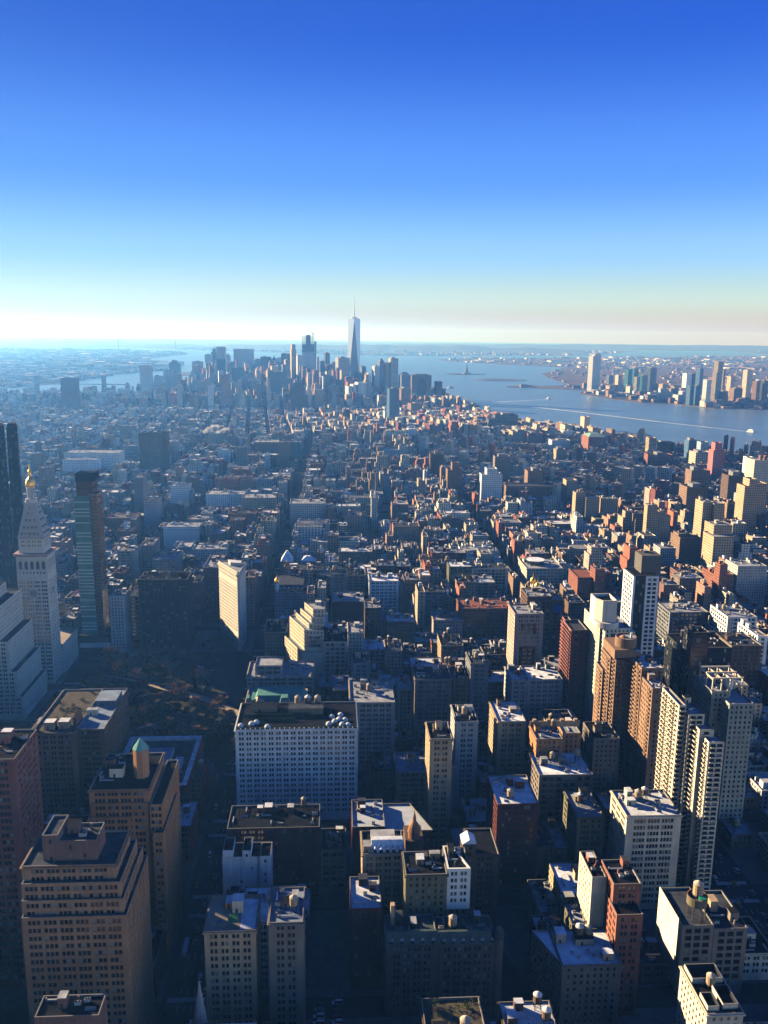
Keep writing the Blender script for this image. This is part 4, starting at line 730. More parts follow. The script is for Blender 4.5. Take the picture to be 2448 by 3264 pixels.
# mansards with turret in front
r = find('rounded corner turret'); 
for x0, x1, y0, y1, H in hb('rounded corner turret'):
    b = MB(); b.prism(rect(x0 - .3, x1 + .3, y0 - .3, y0 + 5), H + .03, H + 5, 0, Q=rect(x0 + .3, x1 - .3, y0 + 2.6, y0 + 4)); m_ = b.build('mansard_roof', ROOF['olive_roof'], r)
    n = int((x1 - x0) / 4.2)
    for k in range(n):
        xx = x0 + (x1 - x0) * (k + .5) / n; b = MB(); b.prism(rect(xx - .8, xx + .8, y0 - .1, y0 + 2), H + .1, H + 2, 1, top=False); b.prism(rect(xx - 1, xx + 1, y0 - .25, y0 + 2.2), H + 2, H + 2.7, 0, Q=rect(xx - .3, xx + .3, y0, y0 + 2.2)); b.build('dormer', [ROOF['light'], GLASS], m_)
    clutter(r, x0, x1, y0 + 6, y1, H - .95, random.Random(int(x0)), WALL['brown'], 1 if x0 > 40 else 0)
b = MB(); P = circle(x1 + .8, y0 + 2.2, 2.9, 12)
for i in range(12): facade(b, P[i], P[(i + 1) % 12], 0, H + 2, 'blank', 0, 1)
b.dome(x1 + .8, y0 + 2.2, H + 2, 3.2, 6, 12, 4, 1); b.build('corner_turret', [WALL['plum'], ROOF['slate']], r)
bx = hb('rounded corner turret')[0]; b = MB(); b.box(bx[0] + 3, bx[0] + 5, bx[2] + 15, bx[2] + 18, bx[4] - 1, bx[4] + 10); b.build('chimney', WALL['tan'], r)
# terrace
r = find('furnished rooftop terrace'); x0, x1, y0, y1, H = hb('furnished rooftop terrace')[0]
AWN = mat('green_awning', (.06, .20, .10), .7, .1); BLU = mat('blue_fabric', (.03, .06, .25), .8, .1)
b = MB(); b.poly(((x0 + 10, y0 + 3, H + 1.4), (x0 + 14.5, y0 + 3, H + 1.4), (x0 + 14.5, y0 + 8, H + 2.4), (x0 + 10, y0 + 8, H + 2.4)))
for k in range(6): b.bar((x0 + 10 + k * .9, y0 + 3, H - .9), (x0 + 10 + k * .9, y0 + 3, H + 1.4), .06)
b.build('awning', AWN, r); bulkhead(x0 + 11, y0 + 13, 5, 6, H - .95, 6, WALL['cream'], r, ROOF['white']); bulkhead(x0 + 7.5, y0 + 16, 3.4, 6, H - .95, 3, WALL['orange'], r, ROOF['white'])
for k, (dx, dy) in enumerate(((3.5, 5), (6, 7), (4, 10), (7.5, 4))):
    b = MB(); b.cyl(x0 + dx, y0 + dy, .7, H - .25, H - .15, 10); b.cyl(x0 + dx, y0 + dy, .08, H - .95, H - .25, 6)
    for s in (-1.1, 1.1): b.box(x0 + dx + s - .25, x0 + dx + s + .25, y0 + dy - .25, y0 + dy + .25, H - .95, H - .5)
    b.build('terrace_table', BLU if k == 1 else WALL['tan'], r)
b = MB(); b.poly(((x0 + 15.5, y0 + 2, H - .9), (x1 - .6, y0 + 2, H - .9), (x1 - .6, y1 - 2, H - .9), (x0 + 15.5, y1 - 2, H - .9))); b.build('roof_deck', ROOF['snow'], r)
# drum on the brown towers
r = find('round drum'); x0, x1, y0, y1, H = hb('round drum')[0]; cx, cyy = 205.5, 569
b = MB(); b.box(196, 211, 560, 586, H - 1, H + 6); b.cyl(cx + 1, cyy, 7.4, H + 6, H + 13, 24, 0, top=False); b.cyl(cx + 1, cyy, 6.8, H + 12, H + 12.2, 24, 1); b.ring(circle(cx + 1, cyy, 7.4, 24), circle(cx + 1, cyy, 6.8, 24), H + 13)
d = b.build('drum', [WALL['umber'], ROOF['light']], r); b = MB(); b.cyl(cx - 1, cyy, 3, H + 12.2, H + 14, 14, 0, .1, False); b.build('lid', WALL['orange'], d); b = MB(); b.cyl(cx + 4, cyy - 2, .9, H + 12, H + 16, 8); b.build('flue', ROOF['white'], d)
for (xa, xb, ya, yb, HH) in hb('round drum')[3:]: clutter(r, xa, xb, ya + 1, yb, HH - .95, random.Random(int(xa)), WALL['umber'])
for (xa, xb, ya, yb, HH) in hb('round drum'):    # balcony slabs up the left flanks
    b = MB()
    for k in range(int(HH / 3)):
        z = HH - 4 - 3 * k
        if z < 20: break
        b.box(xa - 1.2, xa - .003, ya + 2, ya + 6.5, z - .2, z + .9, bottom=True)
        b.box(xb - 2.6, xb - .3, ya - 1.1, ya - .003, z - .2, z + .9, bottom=True)
    b.build('balcony', WALL['umber'], r, kind='stuff')
# crown of the pale green tower
r = find('round white machine crown'); x0, x1, y0, y1, H = hb('round white machine crown')[0]
b = MB(); P = [(x0 - 6, y0 + 10), (x0 - 2, y0 + 3), (x0 + 9, y0 + 3), (x0 + 9, y0 + 22), (x0 - 6, y0 + 22)]; b.prism(P, H - 1, H + 21, 0, top=False); b.ring(P, inset(P, .8), H + 21); b.poly([(*p, H + 18.6) for p in inset(P, .8)], 1)
for i in range(5): I = inset(P, .8); b.poly(((*I[(i + 1) % 5], H + 18.6), (*I[i], H + 18.6), (*I[i], H + 21), (*I[(i + 1) % 5], H + 21)))
b.cyl(x0 + 3, y0 + 8, 9.5, H - .5, H + 4, 24); b.box(x0 + 1.2, x0 + 3.2, y0 + 2.7, y0 + 2.99, H + 4, H + 20); b.build('crown', WALL['cream'] if False else [mat('pale_concrete', (.60, .57, .50), .85, .12), ROOF['dark']], r)
b = MB(); facade(b, (x0 + 4, y0 - .3), (x1 + 4, y0 - .3), 0, H - 3, 'curtain', 0, 1); facade(b, (x1 + 4, y0 - .3), (x1 + 4, y0 + 20), 0, H - 3, 'curtain', 0, 1); b.poly(((x0 + 4, y0 - .3, H - 3), (x1 + 4, y0 - .3, H - 3), (x1 + 4, y0 + 20, H - 3), (x0 + 4, y0 + 20, H - 3))); b.build('glass_bay', [WALL['palegreen'], CURT, GLASS2], r)
# ornate pinkish tower: dark red centre panel
r = find('dark red centre panel'); x0, x1, y0, y1, H = hb('dark red centre panel')[0]
b = MB(); facade(b, (x0 + 5, y0 - .4), (x1 - 6, y0 - .4), 0, H - 30, 'pair', 0, 1); b.poly(((x0 + 5, y0 - .4, H - 30), (x1 - 6, y0 - .4, H - 30), (x1 - 6, y0 - .003, H - 30), (x0 + 5, y0 - .003, H - 30))); b.build('centre_panel', [WALL['oxblood'], GLASS, GLASS2], r)
for k in range(3):
    b = MB(); xx = x0 + 7.5 + k * 5; P = [(xx - 1.4, H - 19), (xx + 1.4, H - 19)] + [(xx + 1.4 * math.cos(a), H - 10 + 1.4 * math.sin(a)) for a in [math.pi * j / 6 for j in range(7)]]
    b.poly([(p[0], y0 - .06, p[1]) for p in P]); b.build('arched_window', GLASS, r)
# white gridded stripe and red framed extras
r = find('one white gridded stripe'); x0, x1, y0, y1, H = hb('one white gridded stripe')[0]
for (xa, xb) in ((x0 + 11, x1 + .4), (x0 - .4, x0 + 1.5)):
    b = MB(); facade(b, (xa, y0 - .5), (xb, y0 - .5), 0, H - 1, 'wide' if xb - xa > 5 else 'punch', 0, 1); facade(b, (xb, y0 - .5), (xb, y0 + 6), 0, H - 1, 'punch', 0, 1); facade(b, (xa, y1), (xa, y0 - .5), 0, H - 1, 'wide', 0, 1) if xa < x0 else None
    b.poly(((xa, y0 - .5, H - 1), (xb, y0 - .5, H - 1), (xb, y0 + 6, H - 1), (xa, y0 + 6, H - 1))); b.build('white_stripe', [WALL['white'], GLASS, GLASS2], r)
x0, x1, y0, y1, H = hb('one white gridded stripe')[1]; b = MB(); b.box(x0 - .2, x1 + .2, y0 - .2, y1, H - 20, H + .3); b.build('top_box', WALL['slate'] if False else mat('dark_stone', (.13, .12, .11), .8, .15), r)
# open frame on the grey green slab
r = find('open white rooftop frame'); x0, x1, y0, y1, H = hb('open white rooftop frame')[0]; b = MB(); FW = WALL['cream']
for xx in (x0 + 2, x0 + 8, x0 + 14, x0 + 22):
    for yy in (y0 + 4, y0 + 14, y0 + 24): b.box(xx - .4, xx + .4, yy - .4, yy + .4, H - 5, H + 7)
for yy in (y0 + 4, y0 + 14, y0 + 24): b.box(x0 + 1.6, x0 + 22.4, yy - .45, yy + .45, H + 7, H + 8, bottom=True)
for xx in (x0 + 2, x0 + 8, x0 + 14, x0 + 22): b.box(xx - .42, xx + .42, y0 + 3.5, y0 + 24.5, H + 6.2, H + 7.02, bottom=True)
b.build('roof_frame', FW, r); b = MB(); b.cyl(x0 + 16, y0 + 12, 3.4, H - 3, H + 6, 14); b.build('cooling_drum', ROOF['white'], r)
# round tank platform
r = find('large round tank platform'); x0, x1, y0, y1, H = hb('large round tank platform')[0]; cx, cyy = x0 + 10, y0 + 8
b = MB(); b.cyl(cx, cyy, 5, H + 6.5, H + 11, 20, 0, top=False); b.cyl(cx, cyy, 4.6, H + 9.8, H + 10, 20, 1); b.ring(circle(cx, cyy, 5, 20), circle(cx, cyy, 4.6, 20), H + 11, 2)
for k in range(8): a = k * math.pi / 4; b.bar((cx + 4.6 * math.cos(a), cyy + 4.6 * math.sin(a), H - 1), (cx + 4.6 * math.cos(a), cyy + 4.6 * math.sin(a), H + 6.5), .25)
b.prism(circle(cx, cyy, 5, 20)[::-1], H + 6.5, H + 6.52, 1, top=True)
pf = b.build('round_platform', [WALL['olive'], ROOF['slate'], WALL['redbrick']], r); water_tank(cx + .6, cyy + 1, H + 10, r, 2.5, 6, .8, True)
b = MB(); b.cyl(cx + 1.5, cyy - 2.6, 1.9, H + 10, H + 11.6, 14); b.build('green_vat', mat('green_paint', (.02, .22, .13), .5, .1), pf)
x0, x1, y0, y1, H = hb('large round tank platform')[1]; b = MB(); b.box(x0 + 4, x0 + 8, y0 + 14, y0 + 20, H - 1, H + 5); b.build('bulkhead', WALL['tan'], r); b = MB(); b.dome(x0 + 1, y0 + 18, H - 1, 2.2, 4, 12, 4); b.build('dome', WALL['tan'], r); clutter(r, x0, x1, y0 + 2, y0 + 13, H - .95, random.Random(5), WALL['greytan'])
b = MB(); xl = hb('large round tank platform')[0]; b.box(xl[0] - .25, xl[0] - .003, xl[2] + .5, xl[3], 2, xl[4] + .6); b.build('rendered_wall', WALL['cream'], r)
# lower right roof pits
r = find('sunken black wells'); x0, x1, y0, y1, H = hb('sunken black wells')[0]
for (xa, xb, ya, yb) in ((x0 + 1, x0 + 6, y0 + 2, y0 + 10), (x0 + 8, x1 - 1, y0 + 3, y0 + 14), (x0 + 1, x1 - 1, y0 + 18, y1 - 1)):
    b = MB(); P = rect(xa, xb, ya, yb); I = inset(P, .35); b.prism(P, H - 1, H + 1.8, 0, top=False); b.ring(P, I, H + 1.8, 1)
    for i in range(4): b.poly(((*I[(i + 1) % 4], H - .9), (*I[i], H - .9), (*I[i], H + 1.8), (*I[(i + 1) % 4], H + 1.8)), 2)
    b.build('roof_well', [WALL['cream'], COPE, DARKM], r)
water_tank(x0 + 8.5, y0 + 16.2, H - .9, r, 2, 4, 1.5, True)
# gold domes and cupolas
def cupola(r, x, y, z, s=1., shaft=4, wall=None):
    b = MB(); b.lathe(x, y, [(1.9 * s, z), (1.9 * s, z + shaft), (2.3 * s, z + shaft + .3), (2.3 * s, z + shaft + .8)], 12); c = b.build('cupola', wall or WALL['white'], r)
    b = MB(); b.lathe(x, y, [(2.0 * s, z + shaft + .8), (2.35 * s, z + shaft + 2 * s), (2.1 * s, z + shaft + 3.4 * s), (1.2 * s, z + shaft + 4.8 * s), (.4 * s, z + shaft + 5.6 * s), (.15 * s, z + shaft + 8 * s), (.02, z + shaft + 10 * s)], 12); b.build('gold_dome', GOLD, c)
r = find('corner cupola topped'); x0, x1, y0, y1, H = hb('corner cupola topped')[0]
b = MB(); b.prism(rect(x0 - .3, x1 + .3, y0 - .3, y1), H + .03, H + 7, 0, Q=rect(x0 + 2.5, x1 - 2.5, y0 + 3, y1 - 3)); mr = b.build('mansard_roof', ROOF['slate'], r)
for k in range(6):
    xx = x0 + 6 + k * 5; b = MB(); b.prism(rect(xx - 1, xx + 1, y0 + .0, y0 + 3), H + .6, H + 3.2, 1, top=False); b.prism(rect(xx - 1.3, xx + 1.3, y0 - .2, y0 + 3.2), H + 3.2, H + 4.4, 0, Q=rect(xx - .4, xx + .4, y0, y0 + 3.2)); b.build('dormer', [WALL['white'], GLASS], mr)
cupola(r, x0 + 2.4, y0 + 2, H, 1.25, 9)
r = find('two little gold domes'); x0, x1, y0, y1, H = hb('two little gold domes')[0]
cupola(r, x0 + 2.5, y0 + 4, H - 1, 1.5, 2.5, WALL['cream']); cupola(r, x0 + 2.5, y0 + 26, H - 1, 1.5, 2.5, WALL['cream']); clutter(r, x0 + 6, x1, y0, y1, H - .9, random.Random(2), WALL['cream'])
b = MB(); b.prism([(x0, y0 + 12), (x0 + 5, y0 + 12), (x0 + 5, y0 + 20), (x0, y0 + 20)], H, H + 4, 0, Q=[(x0, y0 + 15), (x0 + 5, y0 + 15), (x0 + 5, y0 + 17), (x0, y0 + 17)]); b.build('gable', WALL['cream'], r)
# pyramid roofs
r = find('snowy white pyramid'); 
for x0, x1, y0, y1, H in hb('snowy white pyramid'): b = MB(); b.prism(rect(x0 - .3, x1 + .3, y0 - .3, y1), H + .03, H + (12 if x0 < -60 else 5), 0, Q=rect(x0 + 6.5, x1 - 6.5, y0 + 8, y0 + 12)); b.build('pyramid_roof', ROOF['snow'], r)
# blue disc
r = find('blue disc'); x0, x1, y0, y1, H = hb('blue disc')[1]; b = MB(); P = circle(x0 + 6, H - 9, 4.6, 28); b.poly([(p[0], y0 - .12, p[1]) for p in P]); b.build('blue_disc', mat('blue_paint', (.02, .06, .33), .6, .1), r)
# octagonal brown roof, curved penthouse, scalloped parapet
r = find('faceted brown roof'); x0, x1, y0, y1, H = hb('faceted brown roof')[0]; b = MB(); b.prism(circle((x0 + x1) / 2, y0 + 15, 9, 8), H - .9, H + 2.6, 0, Q=circle((x0 + x1) / 2, y0 + 15, .6, 8)); b.build('faceted_roof', WALL['brown'], r)
r = find('curved glass penthouse'); x0, x1, y0, y1, H = hb('curved glass penthouse')[0]; b = MB(); P = circle(x0 + 17, y0 + 26, 11, 20); b.prism(P, H - .9, H + 4.4, 1, top=False); b.prism(circle(x0 + 17, y0 + 26, 11.6, 20), H + 4.4, H + 5, 0); b.build('round_penthouse', [ROOF['snow'], CURT], r)
r = find('scalloped rear parapet'); x0, x1, y0, y1, H = hb('scalloped rear parapet')[0]; xb = hb('scalloped rear parapet')[1][1]; b = MB(); b.box(x0, xb, y1 - .5, y1, H - 1, H + 3.2)
for k in range(4): b.prism(circle(x0 + 3 + (xb - x0 - 6) * k / 3, y1 - .25, 1.4, 10), H + 3, H + 4.6, 0)
b.build('rear_parapet', WALL['tan'], r)
r = find('bold') if False else None
# pediment tower
r = find('small pedimented tower'); x0, x1, y0, y1, H = hb('small pedimented tower')[1]; b = MB(); b.prism(rect(x0 - .4, x1 + .4, y0 - .4, y1), H + .02, H + 2.6, 0, Q=[((x0 + x1) / 2 - .1, y0 - .4), ((x0 + x1) / 2 + .1, y0 - .4), ((x0 + x1) / 2 + .1, y1), ((x0 + x1) / 2 - .1, y1)]); b.build('pediment', [ROOF['snow']], r)
# planted roof at the bottom edge
r = find('planted rooftop'); x0, x1, y0, y1, H = hb('planted rooftop')[0]; LEAF = mat('shrub_leaves', (.05, .065, .02), .9, .5, 1.)
for k in range(9):
    q = random.Random(k); xx, yy = q.uniform(x0 + 2, x1 - 2), q.uniform(y0 + 3, y1 - 2); b = MB()
    for j in range(60):
        a = Vector((q.gauss(0, .8), q.gauss(0, .8), q.uniform(.3, 2.4))); u = Vector((q.uniform(-1, 1), q.uniform(-1, 1), q.uniform(-1, 1))) * .32; w = Vector((q.uniform(-1, 1), q.uniform(-1, 1), q.uniform(-1, 1))) * .32; c = a + Vector((xx, yy, H - .9))
        b.poly((tuple(c - u), tuple(c + w), tuple(c + u), tuple(c - w)))
    b.build('roof_shrub', LEAF, r)
water_tank(x1 - 8, y0 + 6, H - .9, r, 2.2, 3.4, .8, True); bulkhead(x0 + 3, y0 + 3, 6, 4, H - .9, 3, WALL['oxblood'], r)
# dark slanted silver roof side of the red building
r = find('slanted silver roof'); x0, x1, y0, y1, H = hb('slanted silver roof')[0]; P = [(x1, y0), (x1 + 28, y0), (x1 + 17, y1), (x1, y1)]; shell(P, 0, H - 3, WALL['oxblood'], 'punch', r, ROOF['silver']); OCC.append((x1, x1 + 28, y0, y1))
# snow roof: skewed flank along the diagonal avenue
r = find('broad snow white roof'); x0, x1, y0, y1, H = hb('broad snow white roof')[0]; P = [(x0 - 9.2, y1), (x0 - .05, y0 + .3), (x0 - .05, y1)]; shell(P, 0, H, WALL['greytan'], 'pair', r, ROOF['snow']); OCC.append((x0 - 9, x0, y0, y1))
x0, x1, y0, y1, H = hb('broad snow white roof')[0]; z = H - .95
bulkhead(x0 + 1, y0 + 16, 5, 5.5, z, 5, WALL['beige'], r, ROOF['snow']); bulkhead(x0 + 20, y0 + 3, 5, 4, z, 4, WALL['tan'], r, ROOF['snow'])
bulkhead(x0 + 10, y0 + 14, 9, 6, z, 3.4, WALL['beige'], r, ROOF['dark'], 'tank_house'); water_tank(x0 + 12.4, y0 + 17, z + 3.4, r, 2.1, 3.6, 1.6); water_tank(x0 + 17, y0 + 17, z + 3.4, r, 2.0, 3.0, 1.6, True)
for dx, dy in ((6, 8), (9, 5), (16, 6), (14, 9)): vent_unit(x0 + dx, y0 + dy, 1.3, 1.1, z, r)
r = find('blank pale side wall'); xl = hb('blank pale side wall')[2]; b = MB(); facade(b, (xl[0] - .1, xl[3]), (xl[0] - .1, xl[2]), 0, xl[4], 'punch', 0, 1); facade(b, (xl[0] - .1, xl[2] - .1), (xl[1], xl[2] - .1), 0, xl[4], 'blank', 0, 1); b.build('pale_wall', [WALL['cream'], GLASS, GLASS2], r)
# ------------------------------------------------------------------ singular towers
def occ(x0, x1, y0, y1, ztop, vb):
    OCC.append((x0, x1, y0, y1)); a = proj(x0, y0, ztop); c = proj(x1, y0, ztop); VIEW.append((min(a[0], c[0]), max(a[0], c[0]), min(a[1], c[1]), vb, y0))
LIME = mat('pale_limestone', (.60, .55, .46), .85, .12, .12)
# triangular tower at the crossing
r = thing('triangular_tower', 'narrow triangular stone tower with rounded prow, its left side glowing in sun', 'office building')
P = [(-98.2, 858), (-95.6, 857.6), (-93.4, 897), (-122, 906), (-122.6, 903)]
sh = MB(); cols = []
for i in range(5):
    a, c = P[i], P[(i + 1) % 5]
    for z0_, z1_, st in ((0, 15, 'pair'), (15, 70, 'punch'), (70, 85.5, 'punch')):
        facade(sh, a, c, z0_, z1_, st if visible_edge(a, c) and math.hypot(c[0] - a[0], c[1] - a[1]) > 8 else 'blank', 0, 1)
sh.build('wall', [LIME, GLASS, GLASS2], r)
b = MB(); O = inset(P, -1.2); I2 = inset(P, -.003); b.prism(inset(P, -.3), 80, 82, 0, top=False, Q=O); b.prism(O, 82, 83.4, 0, top=False); b.ring(O, I2, 83.4); b.build('cornice', LIME, r)
for z in (15, 68): b = MB(); O = inset(P, -.5); b.prism(O, z, z + .9, 0, top=False); b.ring(O, I2, z + .9); b.build('band_course', LIME, r)
b = MB(); I = inset(P, .45); b.ring(P, I, 85.5, 1); b.poly([(*p, 84.3) for p in I], 0)
for i in range(5): b.poly(((*I[(i + 1) % 5], 84.3), (*I[i], 84.3), (*I[i], 85.5), (*I[(i + 1) % 5], 85.5)), 1)
b.build('roof', [ROOF['light'], LIME], r); b = MB(); b.prism([(-108, 886), (-97, 884), (-97, 894), (-112, 899)], 84.3, 88, 0, 1); b.build('penthouse', [LIME, ROOF['white']], r)
occ(-123, -93, 857, 906, 86, 2060)
# clock tower with gilded tip
r = thing('clock_tower', 'tall pale marble clock tower with pyramid roof and gilded tip', 'tower')
x0, x1, y0, y1 = -288.5, -261, 779, 803
shell(rect(x0, x1, y0, y1), 0, 101, LIME, 'triple', r, ROOF['light'], roof=False); shell(rect(x0 - .05, x1 + .05, y0 - .05, y1 + .05), 101, 110, LIME, 'punch', r, ROOF['light'], roof=False)
b = MB(); b.box(x0 + 1.2, x1 - 1.2, y0 + 1.2, y1 - 1.2, 110, 121)
for s in range(6):
    for (xa, ya) in ((x0 + .9 + s * (x1 - x0 - 1.8) / 5, y0 + .7), (x1 - .7, y0 + .9 + s * (y1 - y0 - 1.8) / 5), (x0 + .7, y0 + .9 + s * (y1 - y0 - 1.8) / 5)): b.box(xa - .8, xa + .8, ya - .6, ya + .6, 110, 119.5)
for k in range(5):                               # arches of the open storey
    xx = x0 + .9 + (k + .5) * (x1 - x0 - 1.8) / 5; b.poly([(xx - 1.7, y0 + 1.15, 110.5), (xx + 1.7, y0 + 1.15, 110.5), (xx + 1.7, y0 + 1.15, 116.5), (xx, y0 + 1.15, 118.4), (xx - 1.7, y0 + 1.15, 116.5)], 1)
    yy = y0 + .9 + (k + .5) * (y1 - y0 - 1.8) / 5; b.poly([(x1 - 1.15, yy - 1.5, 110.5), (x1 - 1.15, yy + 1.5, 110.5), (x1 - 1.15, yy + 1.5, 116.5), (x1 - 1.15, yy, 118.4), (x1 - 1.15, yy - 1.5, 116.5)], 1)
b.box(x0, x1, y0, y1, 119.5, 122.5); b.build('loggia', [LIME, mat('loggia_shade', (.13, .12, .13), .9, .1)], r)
b = MB(); b.prism(rect(x0 - .4, x1 + .4, y0 - .4, y1 + .4), 122.5, 124, 0, Q=rect(x0 - 1.8, x1 + 1.8, y0 - 1.8, y1 + 1.8)); b.prism(rect(x0 - 1.8, x1 + 1.8, y0 - 1.8, y1 + 1.8), 124, 125.6, 0); b.build('cornice', mat('rosy_stone', (.40, .27, .24), .85, .15), r)
shell(rect(x0 + 2.4, x1 - 2.4, y0 + 2.4, y1 - 2.4), 125.6, 139, LIME, 'pair', r, ROOF['light'], roof=False)
b = MB(); xa, xb, ya, yb = x0 + 1.8, x1 - 1.8, y0 + 1.8, y1 - 1.8; b.prism(rect(xa, xb, ya, yb), 139, 140.2, 1); cx, cyy = (x0 + x1) / 2, (y0 + y1) / 2
b.prism(rect(xa + .4, xb - .4, ya + .4, yb - .4), 140.2, 171, 0, Q=rect(cx - 4.6, cx + 4.6, cyy - 4.6, cyy + 4.6)); pr = b.build('pyramid_roof', [mat('roof_marble', (.42, .39, .36), .85, .12), mat('rosy_stone_band', (.40, .27, .24), .85, .15)], r)
for row, (z, nn) in enumerate(((143, 5), (148.5, 4), (155, 3), (161, 2), (166, 1))):
    t = (z - 140.2) / 30.8; hw = (1 - t) * (xb - xa - .8) / 2 + t * 4.6
    for k in range(nn):
        u = (k - (nn - 1) / 2) * 3.6
        bb = MB(); bb.box(cx + u - .6, cx + u + .6, cyy - hw - .35, cyy - hw + 1, z, z + 1.7, 0); bb.box(cx + hw - 1, cx + hw + .35, cyy + u - .6, cyy + u + .6, z, z + 1.7, 0); bb.build('dormer', GLASS, pr)
b = MB(); b.cyl(cx, cyy, 5.4, 171, 174.5, 8)
for k in range(8): a = k * math.pi / 4; b.cyl(cx + 3.2 * math.cos(a), cyy + 3.2 * math.sin(a), .55, 174.5, 184, 6)
b.cyl(cx, cyy, 2.0, 174.5, 184, 8); b.cyl(cx, cyy, 4.1, 184, 185.4, 12); ln = b.build('lantern', LIME, r)
b = MB(); b.lathe(cx, cyy, [(4.0, 185.4), (4.4, 187), (4.2, 189.5), (3.3, 192), (1.9, 193.8), (1.3, 194.5), (1.5, 196), (1.3, 199), (1.6, 199.6), (.9, 201), (.5, 203), (.7, 204), (.1, 206.5)], 14); b.build('gilded_tip', GOLD, ln)
DIAL = mat('clock_dial', (.30, .29, .28), .6, .05)
for (cpt, ax) in (((cx, y0 - .25), 'y'), ((x1 + .25, cyy), 'x')):
    b = MB(); 
    def cp(rr, d): return [((cpt[0] + rr * math.cos(t), cpt[1] - d, 88 + rr * math.sin(t)) if ax == 'y' else (cpt[0] + d, cpt[1] + rr * math.cos(t), 88 + rr * math.sin(t))) for t in [2 * math.pi * k / 28 for k in range(28)]]
    b.poly(cp(5.0, 0), 0); b.poly(cp(3.9, .06), 1); 
    for t in (1.2, 2.6):
        e = (math.cos(t) * 3.2, math.sin(t) * 3.2); b.bar((cpt[0], cpt[1] - .2, 88) if ax == 'y' else (cpt[0] + .2, cpt[1], 88), (cpt[0] + e[0], cpt[1] - .2, 88 + e[1]) if ax == 'y' else (cpt[0] + .2, cpt[1] + e[0], 88 + e[1]), .18, 4, 2)
    b.build('clock_face', [LIME, DIAL, DARKM], r)
shell(rect(x0 - 6, x1 + 2, y1 + .05, y1 + 46), 0, 30, LIME, 'pair', r, ROOF['tan'] if 'tan' in ROOF else ROOF['terrace'], name='rear_wing')
occ(x0 - 6, x1 + 2, y0, y1 + 46, 206, 2260)
# pale stepped tower at the left frame edge
r = thing('stepped_tower', 'pale stone tower stepping down in blocks at the left frame edge', 'office building')
for k, (xr, H, ya) in enumerate(((-280, 97, 706), (-272, 69, 703), (-266, 43, 701.5), (-262, 21, 700))): shell(rect(-330 + k * .3, xr, ya, 764 - k * 1.3), 0, H, WALL['white'] if False else LIME, 'pair', r, ROOF['slate'])
for k, (xl, xr, H) in enumerate(((-330, -290, 106), (-330, -300, 116))): shell(rect(xl, xr, 712 + k * 4, 756 - k), 90, H, LIME, 'pair', r, ROOF['dark'])
occ(-330, -262, 700, 764, 110, 2400)
# slim glass tower
r = thing('slim_glass_tower', 'very slim glass tower with white floor bands and bronze top', 'apartment tower')
x0, x1, y0, y1 = -257.5, -242.6, 860, 882; BRZ = mat('bronze_panel', (.06, .045, .038), .5, .3, .15, .3, .1); PALEG = mat('pale_green_glass', (.06, .17, .16), .3, .3, .06, .15); WB = mat('white_band', (.50, .55, .53), .5, .1)
b = MB(); z = 24
b.box(x0, x1, y0, y1, 20, 163.5, 0)
q = random.Random(5)
while z < 163:
    if q.random() < .86: b.box(x0 - .15, x1 + .15, y0 - .15, y0 + 1, z, z + 1.0, 1, bottom=True)
    z += 3.5
b.build('glass_body', [PALEG, WB], r)
b = MB(); z = 20
b.box(x1 + .05, x1 + 7.2, y0 + 1, y1 + 1, 16, 166, 0)
while z < 164:
    for yy in range(4): 
        if q.random() < .6: b.box(x1 + .1, x1 + 7.35, y0 + .7 + yy * .01, y0 + .95, z, z + 1.5, 1); b.box(x1 + 7.2, x1 + 7.4, y0 + 2 + yy * 5, y0 + 5 + yy * 5, z, z + 2, 1)
    z += 3.5
b.build('bronze_side', [BRZ, GLASS], r)
b = MB(); b.box(x0 + 2.5, x1 + 3, y0 + 1.5, y1 - 1, 163.5, 178, 0, 1); b.box(x0 + 2.3, x1 + 3.2, y0 + 1.3, y1 - .8, 171, 172, 1); b.build('bronze_crown', [BRZ, DARKM], r); b = MB(); b.box(x0 + 1.5, x1 + 5, y0 + 3, y1, 178, 186, 0, 0); b.build('machine_top', DARKM, r)
b = MB(); b.box(x0 - 1, x1 + 14, y0 - 6, y1 + 8, 0, 20, 0, 1); b.box(x0 - 1.2, x1 + 14.2, y0 - 6.2, y0 - 5.9, 7, 12, 2); b.build('podium', [DARKM, ROOF['slate'], WB], r)
occ(x0 - 2, x1 + 15, y0 - 6, y1 + 8, 186, 2110)
# dark glass pair at the left edge
FACET = facade_mat('mottled_dark_glass', (.03, .042, .045), 2.2, 3.7, .93, .9, .35, .05, (.045, .06, .06), .4)
for nm, lab, P, Q_, H in (('dark_glass_tower', 'dark mottled glass tower with slanting crown behind the gilded clock tower', [(-342, 917), (-327.3, 916), (-332, 933), (-344, 933)], [(-339.5, 918), (-328.3, 917), (-333, 933), (-342, 933)], 226), ('dark_glass_tower', 'black glass tower at the extreme left frame edge', [(-355, 897), (-333.3, 897), (-338, 908), (-355, 908)], [(-355, 897), (-333.5, 897), (-338, 908), (-355, 908)], 229)):
    r = thing(nm, lab, 'skyscraper'); b = MB(); n = len(P); b.prism(P, 0, H, 0, 1, True, Q_); b.build('glass_body', [FACET if H < 228 else FARM.get(('blackglass', 'c')) or farmat('blackglass', 'c'), DARKM], r)
    b = MB(); b.prism([(p[0], p[1]) for p in inset(Q_, .6)], H, H + 3, 0, Q=inset(Q_, 1.2)); b.build('crown', DARKM if H < 228 else WALL['redbrick'], r)
    occ(min(p[0] for p in P), max(p[0] for p in P), P[0][1], P[2][1], H, 1850)
